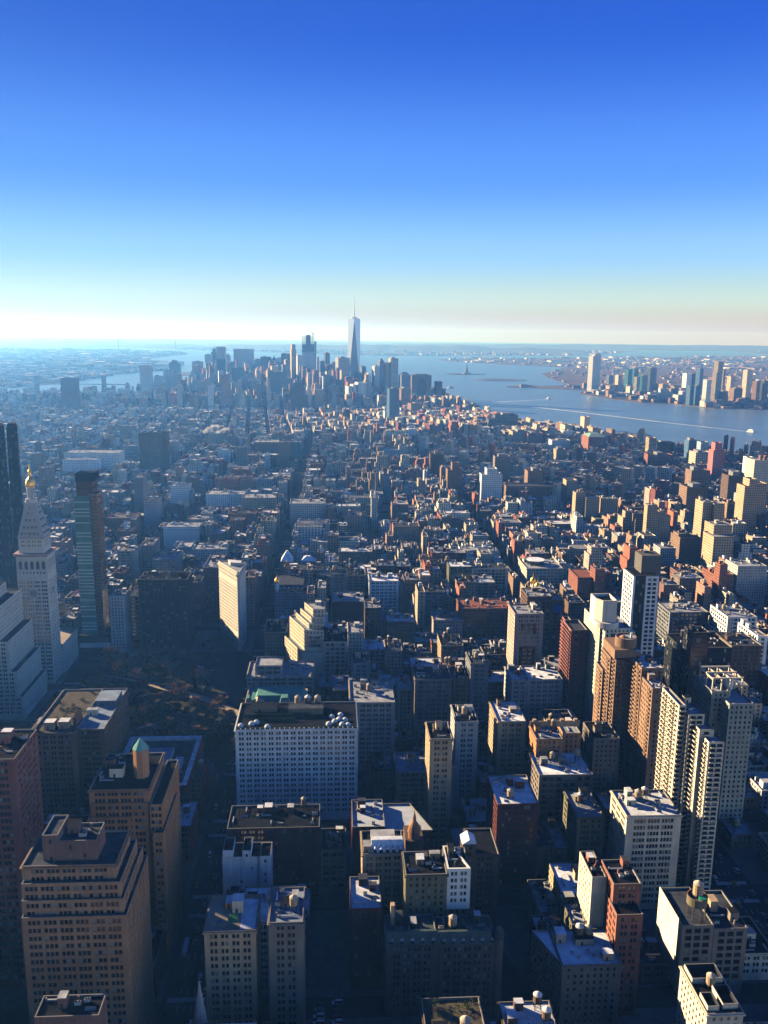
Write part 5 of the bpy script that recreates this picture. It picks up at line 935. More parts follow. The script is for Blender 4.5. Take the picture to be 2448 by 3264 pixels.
# dark brown block north of the park with roof garden
r = thing('park_block', 'dark brown paired block with planted roofs facing the park', 'office building')
shell(rect(-196.5, -168.6, 533, 604), 0, 68, WALL['umber'], 'pair', r, ROOF['garden'], cornice=.8); shell(rect(-168.5, -150.5, 537, 604), 0, 68.6, WALL['brown'], 'triple', r, ROOF['blue'])
shell(rect(-186, -152, 604.1, 610), 0, 66, WALL['brown'], 'punch', r, ROOF['blue'])
for k, (xx, yy) in enumerate(((-190, 540), (-181, 541))): bulkhead(xx, yy, 6.5, 6, 67.1, 5, WALL['tan'], r, ROOF['white'])
bulkhead(-173, 545, 3, 12, 67.1, 5.5, WALL['pink'], r); bulkhead(-166, 575, 14, 18, 67.6, 4, WALL['slate'] if 'slate' in WALL else WALL['grey'], r, ROOF['blue']); bulkhead(-168, 560, 7, 4, 67.6, 4, WALL['cream'], r, ROOF['light'])
q = random.Random(9)
for k in range(16):
    xx, yy = q.uniform(-194, -172), q.uniform(552, 600); b = MB()
    for j in range(40):
        a = Vector((q.gauss(0, .8), q.gauss(0, .8), q.uniform(.2, 1.8))); u = Vector((q.uniform(-1, 1), q.uniform(-1, 1), q.uniform(-1, 1))) * .35; w = Vector((q.uniform(-1, 1), q.uniform(-1, 1), q.uniform(-1, 1))) * .35; c = a + Vector((xx, yy, 67.1))
        b.poly((tuple(c - u), tuple(c + w), tuple(c + u), tuple(c - w)))
    b.build('roof_shrub', HEDGE, r)
occ(-197, -150, 533, 610, 68, 2600)
# low block with the bright rim
r = thing('rim_block', 'low dark block with a bright white roof rim beside the turreted tower', 'office building')
P = rect(-147, -95.5, 521, 592); H = 36; shell(P, 0, H, WALL['oxblood'], 'pair', r, ROOF['slate'], roof=False); I = inset(P, 3.2)
b = MB(); b.ring(P, I, H, 1); b.poly([(*p, H - 2.2) for p in I], 0)
for i in range(4): b.poly(((*I[(i + 1) % 4], H - 2.2), (*I[i], H - 2.2), (*I[i], H), (*I[(i + 1) % 4], H)), 1)
b.build('roof', [ROOF['slate'], ROOF['white']], r); bulkhead(-138, 548, 26, 22, H - 2.2, 4.2, WALL['greyblue'], r, ROOF['blue']); bulkhead(-108, 540, 5, 16, H - 2.2, 4, WALL['slate'], r, ROOF['silver']); vent_unit(-121, 530, 6, 3, H - 2.2, r); clutter(r, -145, -98, 523, 545, H - 2.2, random.Random(2), WALL['grey'])
occ(-147, -95, 521, 592, H, 2560)
# cream stepped block by the diagonal avenue
r = thing('stepped_block', 'cream stepped modern block with dark glass corner and sunlit flank', 'apartment building')
CRM = mat('cream_stone', (.60, .51, .37), .85, .1, .12)
def diag(xl, xr, y0, y1): d = (y1 - y0) * .40; return [(xl, y0), (xr, y0), (xr, y1), (xl - d, y1)]
P = diag(-28, -9.8, 735, 779); shell(P, 0, 45, CRM, 'blank', r, ROOF['light'], side=None)
b = MB(); facade(b, (-28 - 44 * .4 - .25, 779), (-28.25, 735), 0, 44.5, 'triple', 0, 1); b.build('flank', [CRM, GLASS, GLASS2], r)
for k, (xl, ya, H) in enumerate(((-25, 739, 64.5), (-22, 745, 68.6), (-20, 750, 72.8), (-18.5, 755, 79))): shell(diag(xl, -8.5 + k * .3, ya, 779 - k), 44.2, H, CRM, 'punch', r, ROOF['light'])
b = MB(); facade(b, (-24.5, 738.6), (-11, 738.6), 45, 60, 'curtain', 0, 1); b.poly(((-24.5, 738.6, 60), (-11, 738.6, 60), (-11, 739, 60), (-24.5, 739, 60))); b.build('glass_corner', [CRM, CURT, GLASS2], r)
clutter(r, -18, -9, 760, 777, 78, random.Random(2), CRM); clutter(r, -27, -10, 735.5, 739, 44, random.Random(3), CRM)
b = MB(); b.box(-9.7, -5, 742, 778, 0, 66); b.build('glass_spine', CURT, r)
occ(-46, -5, 735, 779, 79, 2140)
# pencil steeple by the avenue
r = thing('church_steeple', 'grey pointed church steeple rising from the dark lower avenue', 'church')
b = MB(); b.box(-62, -52, 318, 328, 0, 24); b.build('tower', WALL['grey'], r); b = MB(); b.prism(circle(-57, 323, 4.6, 8, .39), 24, 56, 0, Q=circle(-57, 323, .05, 8, .39)); b.build('spire', mat('spire_slate', (.34, .32, .31), .8, .15), r)
b = MB(); b.box(-62, -30, 328.05, 338, 0, 16, 0); b.prism(rect(-62, -30, 328.05, 338), 16, 24, 1, Q=rect(-62, -30, 333, 333.05)); b.build('nave', [WALL['grey'], ROOF['slate']], r); OCC.append((-63, -30, 317, 339)); VIEW.append((610, 660, 3080, 3264, 318))
VIEW += [(400, 790, 2090, 2420, 618), (590, 760, 1990, 2110, 900), (860, 960, 1340, 1500, 2100)]
# mast on the striped tower
r = find('mast topped'); x0, x1, y0, y1, H = hb('mast topped')[0]; b = MB(); b.cyl(x0 + 6.5, y0 + 6, .7, H, H + 40, 8, 0, .25); b.build('mast', METAL, r)

# ------------------------------------------------------------------ plots along the blocks
def hits(x0, x1, y0, y1, m=1.):
    for a in OCC:
        if x0 < a[1] - m and x1 > a[0] + m and y0 < a[3] - m and y1 > a[2] + m: return a
    return None
def cap_height(x0, x1, y0, y1, H):
    """keep a plot low enough not to stand in front of a fitted building"""
    while H > 8:
        a, c = proj(x0, y0, H), proj(x1, y0, H); e = proj(x0, y1, H); top = min(a[1], c[1], e[1]); l, r_ = min(a[0], c[0], e[0]), max(a[0], c[0], e[0])
        if all(not (y0 < v[4] and l < v[1] and r_ > v[0] and top < v[3] - 6) for v in VIEW): return H
        H -= 2
    return 0
def zone(x, y, q):
    if x < -225 and 790 < y < 1010: return q.choice([14, 17, 20, 23])
    if 880 < y < 2000 and (-110 < x < -85 or -60 < x < -35): return q.choice([36, 40, 44, 48, 52])
    if 1000 < y < 1560 and (205 < x < 228): return q.choice([30, 34, 38, 42])
    if y < 1000:
        if x > 186 and y < 440: return q.choice([10, 14, 18, 22])
        if x > 250 and y < 640: return q.choice([9, 12, 14, 16, 20])
        if x > 260: return q.choice([14, 16, 18, 20, 24, 28, 34, 46])
        return q.choice([20, 26, 32, 38, 42, 46, 50, 55])
    if y < 1574:
        if x > 242: return q.choice([13, 14, 15, 16, 18, 20, 24, 30, 42, 55]) if x > 330 else q.choice([18, 24, 30, 36])
        if x > -260: return q.choice([22, 26, 30, 34, 38, 42])
        return q.choice([15, 18, 22, 28, 34, 44])
    if y < 2670:
        if x > 242: return q.choice([11, 12, 13, 14, 15, 16, 17, 20, 22]) if q.random() < .90 else q.uniform(26, 55)
        if x > -300: return q.choice([16, 18, 20, 24, 28, 34]) if q.random() < .92 else q.uniform(38, 60)
        return q.choice([14, 15, 16, 18, 20, 22]) if q.random() < .92 else q.uniform(30, 60)
    if y < 3700:
        if x > -150: return q.choice([18, 20, 22, 25, 28, 32]) if q.random() < .93 else q.uniform(36, 50)
        return q.choice([14, 16, 18, 20, 22]) if q.random() < .94 else q.uniform(30, 52)
    if x < -900: return q.choice([14, 16, 18, 20, 44, 54])
    if x > 180: return q.choice([25, 35, 45, 60])
    return q.choice([25, 30, 40, 45, 60, 60, 80, 100, 125, 150]) if x > -720 else q.choice([18, 24, 30, 45, 60])
def in_poly(x, y, P):
    c = False; j = len(P) - 1
    for i in range(len(P)):
        if (P[i][1] > y) != (P[j][1] > y) and x < (P[j][0] - P[i][0]) * (y - P[i][1]) / (P[j][1] - P[i][1]) + P[i][0]: c = not c
        j = i
    return c
OCC.append((-12.6, 7.6, 334, 420))             # an open parking lot
PLOTS = []                                      # (x0, x1, y0, y1, H, angle, pivot)
q = random.Random(21)
for s in range(33, 0, -1):
    yb0, yb1 = street_y(s) + 9, street_y(s - 1) - 9
    if yb1 < 190: continue
    for xa, xb in zip(AVE, AVE[1:]):
        xl, xr = xa + 15, xb - 15
        if s <= 14 and xa >= 242: continue          # the village has a grid of its own
        if xr < -.40 * yb1 - 190 or xl > .54 * yb1 + 90: continue
        if xa == -243 and 26 >= s > 23: continue    # the park
        if 2070 < yb0 < 2260 and -243 < xa < 0: continue
        for half in (0, 1):
            y0, y1 = (yb0, yb0 + 29) if half == 0 else (yb1 - 29, yb1)
            x = xl
            while x < xr - 5:
                w = q.choice([7.6, 7.6, 12, 15, 15, 18, 22, 28] + ([45] if yb0 > 950 else [])) if yb0 < 1600 else q.choice([7.6, 9, 12, 15, 18, 23, 30, 44])
                x2 = min(x + w, xr)
                if xr - x2 < 5: x2 = xr
                a0, a1, d0, d1 = x, x2, y0 + (0 if half == 0 else q.choice([0, 0, 3, 6])), y1 - (q.choice([0, 0, 3, 6]) if half == 0 else 0)
                x = x2
                if yb0 < 880:
                    bl, bh = broadway(d1) - 13, broadway(d0) + 13
                    if a0 < bh and a1 > bl:
                        if a0 < bl - 6: a1 = bl
                        elif a1 > bh + 6: a0 = bh
                        else: continue
                o = hits(a0, a1, d0, d1)
                if o:
                    if o[0] - a0 > 6: a1 = o[0] - .1
                    elif a1 - o[1] > 6: a0 = o[1] + .1
                    elif o[2] - d0 > 10: d1 = o[2] - .1
                    elif d1 - o[3] > 10: d0 = o[3] + .1
                    else: continue
                    if hits(a0, a1, d0, d1): continue
                H = cap_height(a0, a1, d0, d1, zone((a0 + a1) / 2, d0, q) * q.uniform(.85, 1.15))
                if H < 8: continue
                PLOTS.append((a0, a1, d0, d1, H))
# the plots that show largest become buildings of their own
def area(p):
    x0, x1, y0, y1, H = p; a, c, e, g = proj(x0, y0, H), proj(x1, y0, H), proj(x0, y1, H), proj(x0, y0, 0)
    if c[0] < -20 or a[0] > 2470 or min(a[1], e[1]) > 3270: return 0
    w = min(c[0], 2448) - max(a[0], 0); h = min(g[1], 3264) - e[1]
    return max(w, 0) * max(0, min(h, 1.2 * w + (a[1] - e[1])))
near_plots = sorted([p for p in PLOTS if p[2] < 1150 and area(p) > 0], key=area, reverse=True)[:232]
NEAR = set(near_plots); MASSP = [p for p in PLOTS if p not in NEAR]
MARKS = [(-25, 560, 'rooftop garden hotel'), (-105, 880, 'triangular tower'), (-275, 790, 'gilded clock tower'), (-110, 435, 'turreted orange block'), (-110, 350, 'tan setback block'), (118, 360, 'snow roofed block'), (141, 370, 'tank topped red tower'), (182, 450, 'twin tank office'), (209, 460, 'white balcony tower'), (261, 530, 'grey green slab'), (205, 565, 'drum topped tower'), (216, 640, 'pale green tower'), (195, 660, 'pink balcony slab'), (170, 718, 'ornate pinkish tower'), (277, 735, 'striped dark glass tower'), (286, 625, 'black glass slab'), (400, 805, 'white corner loft'), (67, 505, 'slender tan tower'), (92, 560, 'pale arched loft'), (30, 625, 'arcaded beige block'), (-20, 755, 'cream stepped block'), (-48, 965, 'gold domed mansard'), (-173, 875, 'dark green slab'), (155, 860, 'rust red block'), (57, 950, 'white gridded office'), (-138, 985, 'black panelled building'), (-43, 358, 'terraced block'), (-21, 355, 'slim tank loft'), (52, 370, 'twin mansard block'), (52, 395, 'white cornered building'), (190, 382, 'tank platform loft'), (164, 318, 'sunken well roof'), (108, 475, 'snowy red block'), (147, 508, 'frosted gridded loft'), (-50, 427, 'scattered window building'), (266, 1060, 'curved penthouse block'), (525, 1140, 'tall tiered tan tower'), (-250, 870, 'slim glass tower'), (-173, 570, 'planted roof block'), (-121, 556, 'white rimmed roof'), (370, 735, 'chequered block'), (510, 1005, 'wide pale slab'), (240, 945, 'twin gold domes'), (206, 833, 'blue disc building'), (300, 1000, 'stepped red block')]
ORD = 'nearest second third fourth fifth sixth seventh eighth ninth tenth eleventh twelfth thirteenth fourteenth fifteenth sixteenth seventeenth eighteenth nineteenth twentieth'.split()
PAL = [('redbrick', 'red brick', 3), ('oxblood', 'dark red', 3), ('brown', 'brown', 3), ('umber', 'warm brown', 2), ('tan', 'tan', 4), ('greytan', 'grey tan', 4), ('grey', 'grey', 2), ('lightgrey', 'pale grey', 2), ('cream', 'cream', 2), ('white', 'white', 1), ('beige', 'beige', 3), ('rose', 'rosy', 2), ('olive', 'olive', 1), ('orange', 'orange brick', 1)]
PALW = [p for p in PAL for _ in range(p[2])]
RFS = ['dark', 'dark', 'slate', 'slate', 'light', 'light', 'white', 'snow', 'silver', 'blue']
RNAME = dict(dark='a black roof', slate='a grey roof', light='a pale roof', white='a white roof', snow='a frosted roof', silver='a silvery roof', blue='a bluish roof')
bydir = {}
for p in near_plots:
    cx, cyy = (p[0] + p[1]) / 2, (p[2] + p[3]) / 2
    k = min(range(len(MARKS)), key=lambda i: (MARKS[i][0] - cx) ** 2 + (MARKS[i][1] - cyy) ** 2); dx, dy = cx - MARKS[k][0], cyy - MARKS[k][1]
    d = ('right of' if dx > 0 else 'left of') if abs(dx) > abs(dy) else ('behind' if dy > 0 else 'in front of')
    bydir.setdefault((k, d), []).append((dx * dx + dy * dy, p))
for (k, d), L in bydir.items():
    for i, (_, p) in enumerate(sorted(L)):
        x0, x1, y0, y1, H = p; q = random.Random(int(x0 * 10) * 7919 + int(y0 * 10)); wall, wn, _w = q.choice(PALW); roof = q.choice(RFS)
        tanks = (1 if q.random() < .42 else 0) + (1 if q.random() < .12 else 0) if (x1 - x0) > 9 else (1 if q.random() < .12 else 0)
        size = 'low' if H < 20 else ('mid height' if H < 38 else 'tall'); noun = 'row house' if x1 - x0 < 9 else ('loft' if H < 40 else 'office block')
        lab = f"{size} {wn} {noun}{' with tank and' if tanks else ' with'} {RNAME[roof]}, {ORD[i]} {d} the {MARKS[k][2]}"
        lab = lab.replace('mid height', 'middling')
        if len(lab.split()) > 16: lab = lab.replace('middling ', '').replace(' with tank and a ', ' with tank, ')
        if len(lab.split()) > 16: lab = lab.replace(' row house', ' house').replace(' in front of ', ' before ').replace(' office block', ' block')
        if len(lab.split()) > 16: lab = lab.replace('tall ', '').replace('low ', '')
        r = thing('row_house' if x1 - x0 < 9 else ('loft_building' if H < 40 else 'office_block'), lab, 'building' if x1 - x0 >= 9 else 'house', group='shaded blocks of the lower city')
        sty = q.choice(['punch', 'punch', 'pair', 'pair', 'triple', 'wide']) if x1 - x0 > 9 else 'punch'
        sd = 'blank' if q.random() < .45 else 'punch'
        shell(rect(x0, x1, y0, y1), 0, H, WALL[wall], sty, r, ROOF[roof], cornice=.6 if q.random() < .4 else None, side=sd, q=q, par=q.choice([.7, .95]))
        clutter(r, x0, x1, y0, y1, H - 1.0, q, WALL[wall], tanks)
# ------------------------------------------------------------------ the rest of the city: thousands of small buildings as one mass
TONES = [(.34, .12, .075), (.17, .06, .05), (.20, .13, .09), (.27, .17, .11), (.42, .30, .20), (.42, .33, .24), (.30, .25, .21), (.27, .27, .28), (.43, .42, .41), (.56, .48, .37), (.62, .61, .59), (.44, .37, .30), (.36, .20, .14)]
TW = [3, 2, 2.5, 3, 4.5, 4, 2.5, 1.4, 1.6, 3, 1.8, 3, 2.5]
RT = [(.05, .05, .06), (.09, .09, .10), (.14, .14, .155), (.26, .26, .28), (.42, .42, .45), (.58, .59, .62), (.70, .71, .74), (.30, .33, .37)]
RTW = [3, 2, 2, 2, 2, 2, 1.6, 1]
mb = MB(); q = random.Random(77)
def mass_box(P, z0, z1, col, rc, par=True):
    n = len(P)
    for i in range(n): a, c = P[i], P[(i + 1) % n]; mb.poly(((*a, z0), (*c, z0), (*c, z1), (*a, z1)), 0, col)
    if par:
        I = inset(P, .5); g = tuple(min(.6, x * 1.25 + .03) for x in col[:3]) + (.5,)
        for i in range(n): j = (i + 1) % n; mb.poly(((*P[i], z1), (*P[j], z1), (*I[j], z1), (*I[i], z1)), 0, g); mb.poly(((*I[j], z1 - .9), (*I[i], z1 - .9), (*I[i], z1), (*I[j], z1)), 0, g)
        mb.poly([(*p, z1 - .9) for p in I], 0, rc)
    else: mb.poly([(*p, z1) for p in P], 0, rc)
def mass_building(x0, x1, y0, y1, H, T=lambda x, y: (x, y), reds=0, detail=True):
    k = q.choices(range(len(TONES)), TW)[0]
    if reds and q.random() < reds: k = q.choice([0, 1, 3, 12, 0])
    v = q.uniform(.95, 1.45); col = tuple(c * v for c in TONES[k]) + (q.random(),); v = q.uniform(.85, 1.12); rc = tuple(c * v for c in q.choices(RT, RTW)[0]) + (.5,)
    R_ = lambda a, b_, c, d: [T(a, c), T(b_, c), T(b_, d), T(a, d)]
    if H > 30 and x1 - x0 > 12 and q.random() < .6:
        h2 = H * q.uniform(.62, .85); mass_box(R_(x0, x1, y0, y1), 0, h2, col, rc); e = q.uniform(1.5, 4); g_ = q.uniform(0, 4); x0 += e; x1 -= q.uniform(1, 4); y0 += g_; y1 -= q.uniform(1, 5); mass_box(R_(x0, x1, y0, y1), h2 - 1, H, col, rc)
    elif x1 - x0 > 13 and q.random() < .35:        # light court cut into one side
        m_ = q.uniform(.35, .65) * (x1 - x0) + x0; d_ = (y1 - y0) * q.uniform(.35, .6); h2 = H - q.choice([3.5, 7, 10])
        mass_box(R_(x0, m_, y0, y1), 0, H, col, rc); mass_box(R_(m_ + .02, x1, y0 + q.choice([0, 2.5]), y0 + d_), 0, max(6, h2), col, rc); x1 = m_
    else: mass_box(R_(x0, x1, y0, y1), 0, H, col, rc)
    if not detail: return
    z = H - .9; w, d = x1 - x0, y1 - y0
    for _ in range(1 + (w * d > 500) + (q.random() < .4)):
        a, c, h = min(w * .4, q.uniform(2.5, 6)), min(d * .4, q.uniform(2.5, 6)), q.uniform(2, 5); xx, yy = q.uniform(x0 + .6, x1 - a - .6), q.uniform(y0 + .6, y1 - c - .6)
        mass_box(R_(xx, xx + a, yy, yy + c), z, z + h, (col[0], col[1], col[2], 2.) if q.random() < .6 else (*RT[5], 2.), q.choice(RT) + (.5,), False)
    if q.random() < .28 and w > 6:
        xx, yy = q.uniform(x0 + 2.4, x1 - 2.4), q.uniform(y0 + 3, y1 - 3); c0 = T(xx, yy); wd = (.26, .17, .10, 2.) if q.random() < .6 else (.45, .34, .24, 2.); z += q.uniform(1.5, 4)
        C1, C2 = circle(*c0, 1.9, 7), circle(*c0, .1, 7)
        for i in range(7): j = (i + 1) % 7; mb.poly(((*C1[i], z), (*C1[j], z), (*C1[j], z + 3.8), (*C1[i], z + 3.8)), 0, wd); mb.poly(((*C1[i], z + 3.8), (*C1[j], z + 3.8), (*C2[j], z + 5.2), (*C2[i], z + 5.2)), 0, (.42, .38, .32, 2.))
        for i in range(0, 7, 2): mb.poly(((*C1[i], z - 4), (*C1[(i + 1) % 7], z - 4), (*C1[(i + 1) % 7], z), (*C1[i], z)), 0, (.05, .05, .05, 2.))
for a_ in ((-365, -292, 548, 606, 150), (-352, -305, 556, 600, 176), (-335, -290, 440, 502, 128), (-318, -262, 330, 395, 118), (-330, -268, 238, 300, 105)): mass_building(*a_)   # tall blocks just outside the frame, shading the near left
for (x0, x1, y0, y1, H) in MASSP:
    if x1 < -262 and y1 < 620: continue
    if y0 < 1200 or in_poly((x0 + x1) / 2, y0, SHORE): mass_building(x0, x1, y0, y1, H, reds=.1 if y0 < 1600 else (.2 if x0 > 0 else .12))
FAROCC = []
for f in FAR:
    for (x0, x1, y0, y1, H) in f[5]: FAROCC.append((x0 - 2, x1 + 2, y0 - 2, y1 + 2))
for f in FAR:                                     # far buildings that must stay in view
    b0 = f[5][0]; bs = f[5]; a = [proj(x, b[2], b[4]) for b in bs for x in (b[0], b[1])]
    if b0[2] < 4700 and b0[0] < 1000: VIEW.append((min(p[0] for p in a), max(p[0] for p in a), min(p[1] for p in a), min(p[1] for p in a) + (40 if b0[2] < 3000 else 24), b0[2]))
def hits2(x0, x1, y0, y1):
    return hits(x0, x1, y0, y1, 0) or any(x0 < a[1] and x1 > a[0] and y0 < a[3] and y1 > a[2] for a in FAROCC)
def rotated_grid(px, py, ang, u0, u1, v0, v1, bu, bv, su, sv, inside, H, reds, wmin=9):
    ca, sa = math.cos(ang), math.sin(ang); T = lambda x, y: (px + x * ca - y * sa, py + x * sa + y * ca)
    u = u0
    while u < u1:
        v = v0
        while v < v1:
            for half in (0, 1):
                d = (bv - sv) / 2 - 2; ya = v + sv / 2 + (0 if half == 0 else (bv - sv) / 2 + 2); x = u + su / 2
                while x < u + bu - su / 2 - 4:
                    w = q.choice([wmin, wmin, wmin * 1.6, wmin * 2.2, wmin * 3]); x2 = min(x + w, u + bu - su / 2); cx, cyy = T((x + x2) / 2, ya + d / 2)
                    if inside(cx, cyy) and x2 - x > 3.5:
                        ex = max(x2 - x, d) / 2 * .9
                        if not hits2(cx - ex, cx + ex, cyy - ex, cyy + ex):
                            h = H(cx, cyy); h = cap_height(cx - ex, cx + ex, cyy - d / 2, cyy + d / 2, h * q.uniform(.85, 1.15))
                            if h > 7: mass_building(x, x2, ya + q.choice([0, 0, 2]), ya + d, h, T, reds)
                    x = x2
            v += bv
        u += bu
vis = lambda x, y: -.40 * y - 120 < x < .535 * y + 60
rotated_grid(250, 1590, R(-33), -1300, 1900, -500, 1900, 150, 66, 18, 14, lambda x, y: vis(x, y) and x > 250 and 1580 < y < 2690 and in_poly(x + 45, y, SHORE), lambda x, y: zone(x, y, q), .28)
rotated_grid(0, 2700, R(5), -1900, 1300, 0, 1250, 68, 118, 15, 14, lambda x, y: vis(x, y) and 2690 < y < 3800 and in_poly(x + 40, y, SHORE) and in_poly(x - 30, y, SHORE), lambda x, y: zone(x, y, q), .15, 11)
rotated_grid(0, 3800, R(12), -2200, 900, -200, 2300, 85, 90, 14, 14, lambda x, y: vis(x, y) and 3800 < y and in_poly(x + 50, y + 40, SHORE) and in_poly(x - 60, y, SHORE), lambda x, y: min(zone(x, y, q), 60 if y < 4000 else 180), .1, 16)
# marina sheds and long piers
for (x, y, w, d, h) in ((905, 2700, 60, 60, 9), (930, 2850, 130, 22, 7), (990, 2760, 18, 90, 5), (840, 3010, 60, 14, 5), (1000, 2520, 22, 60, 6)): mass_building(x, x + w, y, y + d, h, detail=False)
# low buildings across the water
def scatter(P, n, x0, x1, y0, y1, hs, ws, light=.3, red=.2):
    k = 0; t = 0
    while k < n and t < n * 12:
        t += 1; x, y = q.uniform(x0, x1), y0 + (y1 - y0) * q.random() ** 1.6
        if not (-.41 * y - 100 < x < .55 * y + 100) or not in_poly(x, y, P): continue
        k += 1; w, d, h = q.uniform(*ws), q.uniform(*ws), q.choice(hs); c = (.62, .61, .58) if q.random() < light else q.choice([(.20, .13, .09), (.27, .17, .11), (.30, .22, .17), (.17, .09, .07), (.24, .21, .19)]); rc = q.choice([(.10, .09, .085), (.15, .13, .12), (.20, .17, .15), (.28, .26, .25), (.12, .10, .08)])
        if q.random() < light * .6: rc = (.75, .74, .72)
        mass_box(rect(x, x + w, y, y + d), -.5, h, (*c, q.random()), (*rc, .5), False)
scatter(NJ, 600, 1200, 12000, 3900, 16000, [8, 9, 10, 12, 14, 16, 20], (14, 48), .06); scatter(NJ, 70, 1300, 5000, 10500, 14000, [10, 12, 14, 18], (40, 150), .8); scatter(NJ, 70, 2500, 14000, 9000, 26000, [10, 14, 18], (60, 260), .3)
scatter(NJ, 240, 1500, 2600, 4050, 5600, [12, 16, 20, 26, 34], (22, 50), .12)
scatter(BK, 2000, -7000, -1400, 4600, 13000, [9, 11, 13, 16, 20, 28], (18, 70), .12); scatter(BK, 240, -9000, -1600, 7500, 15000, [20, 30, 40], (50, 160), .2)
scatter(SI, 500, -3000, 6000, 13700, 19000, [10, 14, 20, 30], (40, 120), .35)
MASS = mat('city_wall', (.3, .3, .3), .88, 0); t = MASS.node_tree; p = t.nodes['Principled BSDF']
at = t.nodes.new('ShaderNodeAttribute'); at.attribute_name = 'tone'
g = t.nodes.new('ShaderNodeNewGeometry'); z = t.nodes.new('ShaderNodeTexNoise'); z.inputs['Scale'].default_value = .16; z.inputs['Detail'].default_value = 4; t.links.new(g.outputs['Position'], z.inputs['Vector'])
mr_ = t.nodes.new('ShaderNodeMapRange'); mr_.inputs[1].default_value = .25; mr_.inputs[2].default_value = .75; mr_.inputs[3].default_value = .72; mr_.inputs[4].default_value = 1.28; t.links.new(z.outputs[0], mr_.inputs[0])
hs = t.nodes.new('ShaderNodeHueSaturation'); t.links.new(at.outputs['Color'], hs.inputs['Color']); t.links.new(mr_.outputs[0], hs.inputs['Value'])
bay = t.nodes.new('ShaderNodeMapRange'); bay.inputs[3].default_value = 2.5; bay.inputs[4].default_value = 4.6; t.links.new(at.outputs['Alpha'], bay.inputs[0])
c_, k_ = facade_nodes(t, hs.outputs[0], 3, 3.5, .46, .52, bay_socket=bay.outputs[0])
gt = t.nodes.new('ShaderNodeMath'); gt.operation = 'LESS_THAN'; gt.inputs[1].default_value = 1.5; t.links.new(at.outputs['Alpha'], gt.inputs[0])
mxx = t.nodes.new('ShaderNodeMix'); mxx.data_type = 'RGBA'; t.links.new(gt.outputs[0], mxx.inputs[0]); t.links.new(hs.outputs[0], mxx.inputs[6]); t.links.new(c_, mxx.inputs[7]); t.links.new(mxx.outputs[2], p.inputs['Base Color'])
o = mb.build('distant_city', MASS, kind='stuff'); tag(o, 'hazy mass of small low city buildings stretching to the river and beyond', 'city')

